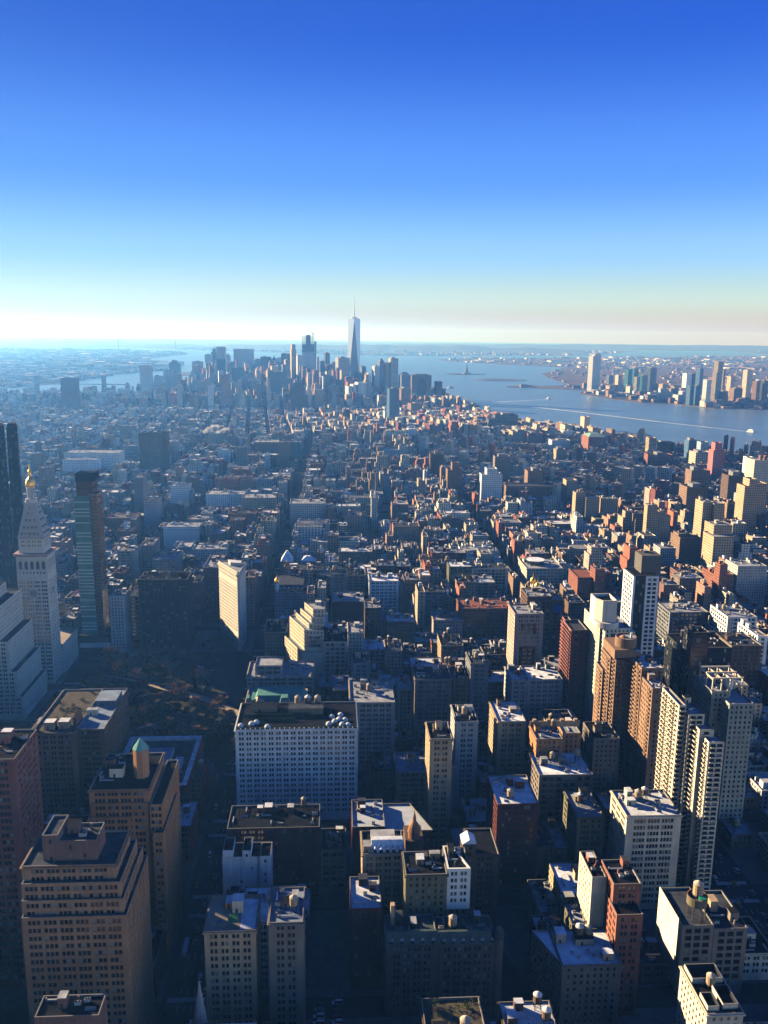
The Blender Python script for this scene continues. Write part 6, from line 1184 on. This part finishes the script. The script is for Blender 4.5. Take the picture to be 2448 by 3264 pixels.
# ------------------------------------------------------------------ far towers
def far_tower(f):
    name, cat, label, colr, sty, blocks, ex = f; m = farmat(colr, sty)
    bx = blocks[0]; px, py = (bx[0] + bx[1]) / 2, (bx[2] + bx[3]) / 2
    rot = R(27) if name.startswith(('shore_tower', 'waterfront')) else (R(16) if bx[2] > 3000 and px > -270 and (bx[1] - bx[0]) < 75 else 0)   # the streets over there run at another angle
    root = thing(name, label, cat, (px, py, 0)); root.rotation_euler = (0, 0, rot); nb = []
    for (x0, x1, y0, y1, H) in blocks:
        k = (x1 - x0) / ((x1 - x0) * math.cos(rot) + min(y1 - y0, x1 - x0) * math.sin(rot)); cx, w = (x0 + x1) / 2 - px, (x1 - x0) * k; dd = min(y1 - y0, x1 - x0) * k if rot > .4 else (y1 - y0)
        nb.append((cx - w / 2, cx + w / 2, (y0 - py) if rot < .4 else -dd / 2 + .02 * (y0 - bx[2]), (y1 - py) if rot < .4 else dd / 2 + .02 * (y0 - bx[2]), H))
    blocks = nb
    for i, (x0, x1, y0, y1, H) in enumerate(blocks):
        if H < 4: continue
        b = MB(); P = rect(x0, x1, y0, y1); b.prism(P, 0, H, 0, top=False); I = inset(P, 1.); b.ring(P, I, H)
        for k in range(4): b.poly(((*I[(k + 1) % 4], H - 1.6), (*I[k], H - 1.6), (*I[k], H), (*I[(k + 1) % 4], H)))
        b.poly([(*p, H - 1.6) for p in I], 1); b.build('wall', [m, ROOF['slate'] if colr not in ('white', 'cream') else ROOF['light']], root)
        if ex == '' and i == len(blocks) - 1 and (x1 - x0) > 24 and y1 - y0 > 14:
            q = random.Random(label + str(i)); w = (x1 - x0); b = MB(); xa = x0 + w * q.uniform(.15, .4); b.box(xa, xa + w * q.uniform(.25, .45), y0 + 6, y1 - 6, H - 1.6, H + q.uniform(2.5, 6)); b.build('bulkhead', [WALL['grey']], root)
    x0, x1, y0, y1, H = blocks[-1]; cx, cyy = (x0 + x1) / 2, (y0 + y1) / 2; w = x1 - x0; b = MB()
    if ex.startswith('spire'):
        k = int(ex[5]); 
        if k == 1: b.prism(rect(x0 + w * .2, x1 - w * .2, y0 + w * .2, y0 + w * .8), H, H + w * .5, 0, top=False, Q=rect(cx - 1, cx + 1, y0 + w * .5 - 1, y0 + w * .5 + 1)); b.cyl(cx, y0 + w * .5, .9, H + w * .5, H + w * 1.1, 6, 0, .2)
        else: b.prism(rect(x0, x1, y0, y1), H, H + w * .55, 0, Q=rect(cx - .5, cx + .5, cyy - .5, cyy + .5))
        b.build('spire', [m], root)
    elif ex == 'mast': b.cyl(cx + w * .12, cyy, 1.4, H, H + 17, 6, 0, .5); b.build('mast', DARKM, root)
    elif ex == 'dome': b.dome(cx, cyy, H - .5, w * .46, w * .3, 16, 4); b.build('dome', COPPER if False else WALL['slate'], root)
    elif ex == 'pyr': b.prism(rect(x0, x1, y0, y1), H + .02, H + 20, 0, Q=rect(cx - 3, cx + 3, cyy - 3, cyy + 3)); b.build('pyramid_roof', WALL['slate'], root)
    elif ex == 'teeth':
        for k in range(3): b.box(x0 + w * (k * .36), x0 + w * (k * .36 + .24), y0 + 2, y1 - 2, H - 2, H + 6)
        b.build('roof_block', m, root)
    elif ex == 'arch':
        P = [(cx - w * .23, 8), (cx + w * .23, 8)] + [(cx + w * .23 * math.cos(a), H - 36 + w * .2 * math.sin(a)) for a in [math.pi * j / 10 for j in range(11)]]
        b.poly([(p[0], y0 - .5, p[1]) for p in P]); b.build('glass_front', farmat('blackglass', 'c'), root); b = MB(); b.box(x0 + w * .2, x1 - w * .2, y0 + 4, y1 - 4, H - 2, H + 5); b.build('bulkhead', m, root)
    elif ex == 'greenroof': b.prism(rect(x0 + 1, x1 - 1, y0 + 1, y1 - 1), H + .02, H + 8, 0, Q=rect(x0 + 14, x1 - 14, y0 + 26, y1 - 26)); b.build('green_roof', mat('verdigris', (.22, .34, .30), .7, .2), root)
    elif ex == 'boxes':
        for s in (.35, .6): b.box(x0 + w * s, x0 + w * (s + .12), y0 + 8, y0 + 16, H - 2, H + 9)
        b.build('roof_box', WALL['rose'], root)
    return root
for f in FAR: far_tower(f)
# tallest tower: square base turning into a rotated square roof
r = thing('tallest_tower', 'tallest pale blue glass tower with tapering facets and a needle mast', 'skyscraper')
SKYG_SHADE = mat('sky_glass_shaded', (.11, .16, .22), .3, .06, .02, .4, .1); SKYG_LIT = mat('sky_glass_lit', (.52, .62, .73), .3, .06, .02, .4, .1)  # one glass in two tones: facet light and shade put into the colour
cx, cyy, h = 109, 4614, 31.5
A = [(cx - h, cyy - h), (cx + h, cyy - h), (cx + h, cyy + h), (cx - h, cyy + h)]; B_ = [(cx, cyy - h), (cx + h, cyy), (cx, cyy + h), (cx - h, cyy)]
b = MB(); b.prism(A, 0, 57, 0)
for i in range(4):
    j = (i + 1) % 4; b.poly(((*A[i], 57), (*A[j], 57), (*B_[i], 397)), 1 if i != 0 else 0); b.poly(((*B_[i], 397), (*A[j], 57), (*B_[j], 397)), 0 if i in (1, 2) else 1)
b.poly([(*p, 397) for p in B_], 0); b.build('glass_body', [SKYG_SHADE, SKYG_LIT], r)
b = MB(); b.prism(inset(B_, .8), 397, 402, 0); b.cyl(cx, cyy, 16, 404, 409, 20, 0); b.cyl(cx, cyy, 8, 402, 404, 12, 0); b.build('crown_ring', METAL, r)
b = MB(); b.cyl(cx, cyy, 2.6, 409, 470, 8, 0, 1.8); b.cyl(cx, cyy, 1.8, 470, 526, 8, 0, .4)
for z in (425, 445, 465, 485, 500): b.cyl(cx, cyy, 3.6 - (z - 425) * .02, z, z + 1.6, 8)
b.build('mast', METAL, r)
# tower under construction with cranes
r = thing('unfinished_tower', 'tower under construction with dark open top floors and a crane', 'skyscraper')
x0, x1, y0, y1 = -163.5, -98.5, 4600, 4655; CONC = facade_mat('ribbed_glass_wall', (.50, .56, .64), 6, 60, .35, .98, .4, 0, (.18, .24, .32))
b = MB(); b.box(x0, x1, y0, y1, 0, 229.4); b.box(x1, x1 + 10, y0 + 8, y1, 0, 282); b.build('wall', CONC, r); b = MB(); b.box(x0 + .5, x1 - .5, y0 + .5, y1, 229.4, 268); b.build('dark_floors', WALL['slate'], r)
b = MB()
for k in range(9): z = 270 + k * 4.8; b.box(x0 + 1, x1 - 1, y0 + 1, y1 - 1, z, z + .9, bottom=True)
for k in range(8):
    for yy in (y0 + 2, y1 - 3): b.box(x0 + 2 + k * 8.6, x0 + 3.2 + k * 8.6, yy, yy + 1.2, 268, 312)
b.box(x0 + 22, x1 - 22, y0 + 15, y1 - 15, 268, 316); b.build('open_frame', mat('raw_concrete', (.20, .19, .18), .9, .1), r)
b = MB(); xc = x1 - 8; b.bar((xc, y0 + 10, 312), (xc, y0 + 10, 326), 1.2); b.bar((xc + 4, y0 + 10, 322), (x0 + 26, y0 + 10, 354), .8); b.box(xc - 2, xc + 6, y0 + 7, y0 + 13, 318, 323); b.build('crane', WALL['redbrick'], r)
# harbour statue
r = thing('harbour_statue', 'tiny standing statue on a tall pedestal on its own island', 'statue'); GR = mat('statue_green', (.13, .22, .19), .7, .1); x, y = 1130, 7372
b = MB(); b.cyl(x, y, 38, 2, 12, 11); b.prism(rect(x - 14, x + 14, y - 14, y + 14), 12, 50, 0, Q=rect(x - 9, x + 9, y - 9, y + 9)); b.build('pedestal', WALL['greytan'], r)
b = MB(); b.lathe(x, y, [(6.5, 50), (6, 62), (5, 74), (3.2, 79), (1.6, 80.5)], 10); b.dome(x, y, 80, 2.6, 4.5, 10, 4); b.bar((x + 3.5, y, 77), (x + 6, y - 1, 90), 1.3, 6); b.cyl(x + 6.2, y - 1, 1.5, 90, 94, 8); b.bar((x - 4, y - 2, 70), (x - 5, y - 3, 76), 1.6, 6); b.build('figure', GR, r)
# suspension bridge on the horizon
r = thing('suspension_bridge', 'faint grey suspension bridge with two towers across the far strait', 'bridge'); BM = mat('bridge_steel', (.22, .25, .28), .7, .05)
A_, B2 = Vector((-3885, 16174, 0)), Vector((-2861, 16174, 0)); d = (B2 - A_).normalized()
for c in (A_, B2):
    b = MB()
    for s in (-14, 14): b.box(c.x - 6, c.x + 6, c.y + s - 5, c.y + s + 5, -2, 166)
    for z in (60, 156): b.box(c.x - 5, c.x + 5, c.y - 9, c.y + 9, z, z + 9, bottom=True)
    b.build('bridge_tower', BM, r)
b = MB(); n = 24; E1, E2 = A_ - d * 700, B2 + d * 700
zd = lambda u: 20 + 16 * max(0, 1 - ((u) / 1.2) ** 2)
PTS = [E1 + (E2 - E1) * i / n for i in range(n + 1)]
for i in range(n): a, c = PTS[i], PTS[i + 1]; ua, uc = (i / n - .5) * 2, ((i + 1) / n - .5) * 2; b.poly(((a.x, a.y - 14, zd(ua)), (c.x, c.y - 14, zd(uc)), (c.x, c.y - 14, zd(uc) + 6), (a.x, a.y - 14, zd(ua) + 6))); b.poly(((a.x, a.y - 14, zd(ua) + 6), (c.x, c.y - 14, zd(uc) + 6), (c.x, c.y + 14, zd(uc) + 6), (a.x, a.y + 14, zd(ua) + 6)))
b.build('deck', BM, r)
for s in (-13, 13):
    b = MB(); pts = [(E1.x, E1.y + s, 26)]
    for i in range(1, 12): t_ = i / 12; p_ = E1.lerp(A_, t_); pts.append((p_.x, p_.y + s, 26 + 140 * t_ ** 1.7))
    pts.append((A_.x, A_.y + s, 166))
    for i in range(1, 20): t_ = i / 20; p_ = A_.lerp(B2, t_); pts.append((p_.x, p_.y + s, 44 + 122 * (2 * t_ - 1) ** 2))
    pts.append((B2.x, B2.y + s, 166))
    for i in range(1, 13): t_ = i / 12; p_ = B2.lerp(E2, t_); pts.append((p_.x, p_.y + s, 26 + 140 * (1 - t_) ** 1.7))
    for a, c in zip(pts, pts[1:]): b.bar(a, c, 1.3, 4)
    b.build('main_cable', BM, r)
# stone arched bridge over the river inlet at the left
r = thing('river_bridge', 'low hazy bridge line crossing the river inlet at the left', 'bridge'); b = MB(); b.box(-1760, -1120, 4830, 4850, 36, 41, bottom=True); b.build('deck', BM, r)
for xx in (-1610, -1250): b = MB(); b.box(xx - 9, xx + 9, 4825, 4855, -2, 84); b.build('bridge_tower', WALL['greytan'], r)
# steam plumes
STEAM = bpy.data.materials.new('steam'); STEAM.use_nodes = True; t = STEAM.node_tree; t.nodes.remove(t.nodes['Principled BSDF']); pv = t.nodes.new('ShaderNodeVolumePrincipled'); pv.inputs['Density'].default_value = .075; pv.inputs['Color'].default_value = (.95, .95, .95, 1); t.links.new(pv.outputs[0], t.nodes['Material Output'].inputs['Volume'])
for k, (x, y, s) in enumerate(((-362, 2540, 1.), (-318, 2480, .85))):
    q = random.Random(k + 4); bm_v = MB()
    for j in range(9): rr = q.uniform(5, 9) * s; bx_, by_, bz_ = x + j * 4.2 * s - 12 + q.uniform(-2, 2), y + q.uniform(-4, 4), 42 + j * 1.5 + q.uniform(-3, 3); bm_v.lathe(bx_, by_, [(.02, bz_ - rr)] + [(rr * math.sin(a), bz_ - rr * math.cos(a)) for a in [math.pi * i / 7 for i in range(1, 7)]] + [(.02, bz_ + rr)], 10)
    o = bm_v.build('steam', STEAM, kind='stuff'); tag(o, ['white steam plume drifting over the hazy village roofs, larger one', 'smaller white steam puff right beside the larger plume'][k], 'steam')

# ------------------------------------------------------------------ boats
BW = mat('boat_white', (.78, .78, .76), .5, .05); WAKE = mat('foam_wake', (.50, .57, .64), .6, .35, .05); HULL = mat('boat_hull', (.12, .10, .10), .6, .1)
def boat(x, y, ang, L, label, group=None, name='ferry_boat', cabin=True, cat='boat'):
    r = thing(name, label, cat, (x, y, -2), group); r.rotation_euler = (0, 0, ang); w = L * .16
    P = [(-L / 2, -w), (L * .25, -w), (L / 2, 0), (L * .25, w), (-L / 2, w)]; b = MB(); b.prism(P, -.3, L * .09, 0); b.build('hull', BW if L < 20 else HULL if False else BW, r)
    if cabin: b = MB(); b.prism([(-L * .42, -w * .8), (L * .18, -w * .8), (L * .26, 0), (L * .18, w * .8), (-L * .42, w * .8)], L * .09, L * .2, 0); b.box(-L * .3, L * .05, -w * .5, w * .5, L * .2, L * .27); b.build('cabin', [BW], r)
    return r
def wake(pts, w0, w1, label):
    b = MB(); n = len(pts) - 1; q = random.Random(len(pts)); prev = None; M_ = 40
    for i in range(M_ + 1):
        t_ = i / M_ * n; k = min(int(t_), n - 1); a, c = Vector(pts[k]), Vector(pts[k + 1]); p_ = a.lerp(c, t_ - k); dd = (c - a).normalized(); nn = Vector((-dd.y, dd.x)); w = (w0 + (w1 - w0) * i / M_) * q.uniform(.75, 1.2); cur = (p_ - nn * w, p_ + nn * w)
        if prev: b.poly(((*prev[0], -1.95), (*cur[0], -1.95), (*cur[1], -1.95), (*prev[1], -1.95)))
        prev = cur
    o = b.build('wake', WAKE, kind='stuff'); tag(o, label, 'wake')
boat(1491, 2994, math.atan2(2994 - 3325, 1491 - 1301), 36, 'white ferry at the head of the longest foam trail')
wake([(1481, 3011), (1301, 3325), (1086, 3760), (900, 4110)], 6, 14, 'long white foam trail crossing the river behind the ferry')
boat(1146, 4556, .7, 40, 'white ferry crossing mid river with a short trail'); wake([(1130, 4540), (1040, 4460), (915, 4372), (800, 4290)], 4, 9, 'faint foam trail slanting behind the mid river ferry')
boat(735, 5441, 2.6, 46, 'white boat alone near the last downtown tower')
boat(-1600, 5350, .4, 46, 'small white boat with a trail in the left river inlet'); wake([(-1625, 5330), (-1720, 5260), (-1745, 5240)], 6, 14, 'short white trail behind the boat in the left inlet')
q = random.Random(31)
for row in range(3):
    for k in range(11):
        boat(915 + k * 13 + row * 5, 2905 - row * 16 - k * 3.2, 1.2 + q.uniform(-.1, .1), q.uniform(10, 15), 'small white boat moored in the crowded riverside marina', 'boats moored in the marina', 'moored_boat', k % 2 == 0)
r = thing('floating_pier', 'long thin pier with a pale tent at its end on the right bank', 'pier'); b = MB(); b.box(1010, 1165, 2330, 2350, -2.2, .6); b.build('deck', PAVE, r); b = MB(); b.cyl(1140, 2340, 9, .6, 8, 10, 0, .3, False); b.build('tent', BW, r)
for nm, (x0, x1, y0, y1) in (('marina_pier', (880, 1060, 2812, 2830)), ('marina_pier', (900, 1075, 2865, 2878))):
    b = MB(); b.box(x0, x1, y0, y1, -2.2, .5); o = b.build(nm, PAVE); tag(o, 'flat marina pier on the village side' if y0 < 2840 else 'flat marina pier on the open river side', 'pier')
b = MB(); b.box(866, 935, 3040, 3088, -2.2, .8); o = b.build('shaft_pier', PAVE); tag(o, 'square pier carrying the orange and white shaft tower', 'pier')

# ------------------------------------------------------------------ bare park trees
BARK = mat('tree_bark', (.085, .060, .045), .95, .3, 1.); TWIG = mat('bare_twigs', (.42, .225, .135), .95, .3, .4)
def tree_meshes(seed):
    q = random.Random(seed); tr = MB(); cr = MB(); H = q.uniform(12, 17)
    def branch(p, d, L, r_, depth):
        e = p + d * L; (tr if depth < 3 else cr).bar(tuple(p), tuple(e), r_, 5 if depth < 2 else 3, 0, r_ * .62)
        if depth >= 4:
            for _ in range(16):
                dd = (d + Vector((q.gauss(0, .6), q.gauss(0, .6), q.gauss(.1, .5)))).normalized(); L2 = q.uniform(.8, 1.8); s_ = p.lerp(e, q.random()); sd = dd.cross(Vector((q.gauss(0, 1), q.gauss(0, 1), q.gauss(0, 1)))).normalized() * .19
                f = s_ + dd * L2; cr.poly((tuple(s_ - sd), tuple(s_ + sd), tuple(f + sd * .4), tuple(f - sd * .4)))
                f2 = s_ + dd * L2 * .5; d2 = (dd + Vector((q.gauss(0, .7), q.gauss(0, .7), q.gauss(0, .5)))).normalized() * L2 * .7; cr.poly((tuple(f2 - sd * .7), tuple(f2 + sd * .7), tuple(f2 + d2 + sd * .3), tuple(f2 + d2 - sd * .3)))
            return
        for k in range(3 if depth else 4):
            dd = (d * (.75 if depth else .8) + Vector((q.gauss(0, .55), q.gauss(0, .55), q.uniform(-.05, .35)))).normalized(); branch(p.lerp(e, q.uniform(.6, 1)), dd, L * q.uniform(.55, .78), r_ * .55, depth + 1)
    branch(Vector((0, 0, 0)), Vector((0, 0, 1)), H * .36, .32, 0)
    a = tr.build('trunk', BARK); c = cr.build('crown', TWIG); return a, c
TREES = [tree_meshes(s) for s in range(5)]; q = random.Random(12); placed = []
PARK = [(-228, 622), (-66, 622), (-90, 700), (-122, 778), (-150, 838), (-228, 838)]
TL = {0: 'bare brown winter tree standing in the shaded park'}
while len(placed) < 150:
    x, y = q.uniform(-228, -66), q.uniform(622, 838)
    if not in_poly(x, y, PARK) or any((x - a) ** 2 + (y - c) ** 2 < 30 for a, c in placed) or any(abs((y - 775) - (x + 172) * k) < 6 and -172 < x < -80 for k in (-.65,)): continue
    placed.append((x, y)); r = thing('bare_tree', TL[0], 'tree', (x, y, .16), 'bare trees of the park'); k = q.randrange(5); s = q.uniform(.8, 1.2); r.scale = (s, s, s * q.uniform(.9, 1.1)); r.rotation_euler = (0, 0, q.uniform(0, 6))
    for o in TREES[k]: c = o.copy(); COLL.objects.link(c); c.parent = r
for a, c in TREES: bpy.data.objects.remove(a); bpy.data.objects.remove(c)
gb = MB(); q = random.Random(4)                  # far-off groves read as one brown mass
for (cx, cyy, rx, ry, n) in ((-120, 2180, 110, 60, 900), (-330, 1380, 60, 70, 600), (640, 3990, 30, 120, 500), (-560, 1700, 80, 60, 400), (1230, 6420, 120, 60, 300), (-880, 6988, 330, 230, 900)):
    for _ in range(n):
        a = q.uniform(0, 6.28); t_ = math.sqrt(q.random()); c = Vector((cx + rx * t_ * math.cos(a), cyy + ry * t_ * math.sin(a), q.uniform(2, 13))); u = Vector((q.uniform(-1, 1), q.uniform(-1, 1), q.uniform(-1, 1))) * 2.2; w = Vector((q.uniform(-1, 1), q.uniform(-1, 1), q.uniform(-1, 1))) * 2.2; gb.poly((tuple(c - u), tuple(c + w), tuple(c + u), tuple(c - w)))
o = gb.build('far_woods', mat('far_twigs', (.17, .10, .06), .95, .3, .1), kind='stuff'); tag(o, 'brown bare woods of distant squares and islands', 'woods')
# flag
r = thing('flag_pole', 'tall white pole with a red striped flag in the park', 'flagpole', (-120, 754, .16)); b = MB(); b.cyl(0, 0, .16, 0, 27, 8, 0, .08); b.build('pole', BW, r)
b = MB()
for k in range(7): b.poly(((-.1, 0, 23.4 + k * .46), (-4.6, .3, 23.0 + k * .46), (-4.6, .3, 23.46 + k * .46), (-.1, 0, 23.86 + k * .46)), k % 2)
b.poly(((-.1, -.03, 25.2), (-1.9, .1, 25.1), (-1.9, .1, 26.5), (-.1, -.03, 26.6)), 2); b.build('flag', [mat('flag_red', (.50, .03, .04), .8, .05), BW, mat('flag_blue', (.03, .04, .2), .8, .05)], r)

# ------------------------------------------------------------------ traffic
PAINT = [('yellow taxi', (.62, .33, .02)), ('white van', (.62, .62, .62)), ('black car', (.012, .012, .014)), ('grey car', (.18, .18, .19)), ('red car', (.22, .02, .02))]
TYRE = mat('tyre_rubber', (.015, .015, .015), .9, 0); LAMP = mat('tail_lamp', (.30, .01, .01), .4, 0)
def car_proto(nm, colr, van):
    pm = mat('paint_' + nm.replace(' ', '_'), colr, .3, .03, .5, .5); r = thing('parked_car' if False else ('van' if van else 'car'), '', 'van' if van else 'car')
    b = MB(); L, w, h = (5.4, 1.0, .95) if van else (4.6, .9, .75)
    b.prism([(-w, -L / 2 + .15), (w, -L / 2 + .15), (w, L / 2 - .15), (-w, L / 2 - .15)], .28, h, 0, Q=[(-w * .94, -L / 2), (w * .94, -L / 2), (w * .94, L / 2), (-w * .94, L / 2)]); body = b.build('body', pm, r)
    b = MB(); z1 = 2.1 if van else 1.42; y0, y1 = (-L / 2 + .1, L / 2 - 1.2) if van else (-L / 2 + .7, L / 2 - 1.3); b.prism(rect(-w * .92, w * .92, y0, y1), h, z1, 1, 0, Q=rect(-w * .78, w * .78, y0 + (.15 if van else .55), y1 - .55)); b.build('cabin', [pm, GLASS], r)
    for sx in (-1, 1):
        for sy in (-1, 1): b = MB(); n = 10; P = [(sy * L * .31 + .33 * math.cos(2 * math.pi * k / n), .33 + .33 * math.sin(2 * math.pi * k / n)) for k in range(n)]; xo = sx * w; b.poly([(xo, p_[0], p_[1]) for p_ in (P if sx > 0 else P[::-1])]); [b.poly(((xo, *P[k]), (xo - sx * .22, *P[k]), (xo - sx * .22, *P[(k + 1) % n]), (xo, *P[(k + 1) % n]))) for k in range(n)]; b.build('wheel', TYRE, r)
    for sx in (-.65, .65): b = MB(); b.box(sx - .16, sx + .16, -L / 2 - .03, -L / 2 + .02, .55, .72); b.build('tail_light', LAMP, r)
    return r
PROTO = [car_proto(n_, c_, 'van' in n_) for n_, c_ in PAINT]; used = [False] * 5; q = random.Random(18)
def place_car(k, x, y, ang, where):
    p_ = PROTO[k]
    if not used[k]: r = p_; used[k] = True; kids = []
    else:
        r = p_.copy(); COLL.objects.link(r)
        for ch in list(p_.children): c = ch.copy(); COLL.objects.link(c); c.parent = r
    r.location = (x, y, .01); r.rotation_euler = (0, 0, ang); r['label'] = PAINT[k][0] + ' in the shaded traffic of the ' + where; r['group'] = PAINT[k][0] + 's on the ' + where; return r
for xa, ya, yb, n, where in ((242, 400, 700, 44, 'avenue at the right'), (-73, 330, 760, 44, 'avenue beside the orange blocks'), (-243, 620, 760, 8, 'street along the clock tower')):
    for i in range(n):
        y = ya + (yb - ya) * i / n + q.uniform(-2, 2); x = xa + q.choice([-8.6, -5, -1.7, 1.7, 5, 8.6]); place_car(q.choices(range(5), [3, 2, 3, 3, 1])[0], x, y, math.pi if xa == -73 else 0, where)
for i in range(12): y = 800 + i * 11 + q.uniform(-3, 3); x = -112 - (y - 800) * .3 + q.uniform(-7, 7); place_car(q.choices(range(5), [3, 2, 3, 3, 1])[0], x, y, .3, 'plaza before the triangular tower')
for i in range(14): place_car(q.choices(range(5), [1, 3, 2, 3, 1])[0], -7 + (i % 2) * 9, 345 + (i // 2) * 4.2, math.pi / 2, 'small open lot beside the slim loft')
for k in range(5):
    if not used[k]: 
        for ch in list(PROTO[k].children): bpy.data.objects.remove(ch)
        bpy.data.objects.remove(PROTO[k])
BUS = mat('bus_roof', (.60, .62, .66), .5, .05)
for (x, y, a, lab) in ((-232, 700, 0, 'white roofed bus by the park, nearer the planted block'), (-231, 722, 0, 'white roofed bus by the park, farther from the planted block'), (-79, 412, 0, 'white roofed bus on the dark avenue beside the orange blocks'), (-66, 560, 0, 'white roofed truck on the avenue before the hotel')):
    r = thing('bus' if 'bus' in lab else 'truck', lab, 'bus' if 'bus' in lab else 'truck', (x, y, 0)); b = MB(); b.prism(rect(-1.25, 1.25, -6, 6), .4, 3.1, 0, Q=rect(-1.2, 1.2, -5.9, 5.9)); b.build('body', BUS, r); b = MB(); b.box(-1.27, 1.27, -5.6, 5.6, 1.5, 2.4); b.build('window_band', GLASS, r)
    for sy in (-3.8, 3.6):
        for sx in (-1.1, 1.1): b = MB(); b.bar((sx - .15, sy, .5), (sx + .15, sy, .5), .5, 10); P = None; b.build('wheel', TYRE, r)

# ------------------------------------------------------------------ haze
b = MB(); b.box(-45000, 45000, -3000, 45000, -4, 600, bottom=True); hz = b.build('haze', [], kind='stuff'); hz.data.materials.clear()
HZ = bpy.data.materials.new('haze'); HZ.use_nodes = True; t = HZ.node_tree; t.nodes.remove(t.nodes['Principled BSDF']); pv = t.nodes.new('ShaderNodeVolumePrincipled')
pv.inputs['Density'].default_value = 8.5e-5; pv.inputs['Anisotropy'].default_value = .45; pv.inputs['Color'].default_value = (.12, .38, 1.0, 1); pv.inputs['Absorption Color'].default_value = (1, 1, 1, 1); t.links.new(pv.outputs[0], t.nodes['Material Output'].inputs['Volume'])
hz.data.materials.append(HZ); tag(hz, 'pale blue haze thickening towards the horizon', 'haze')
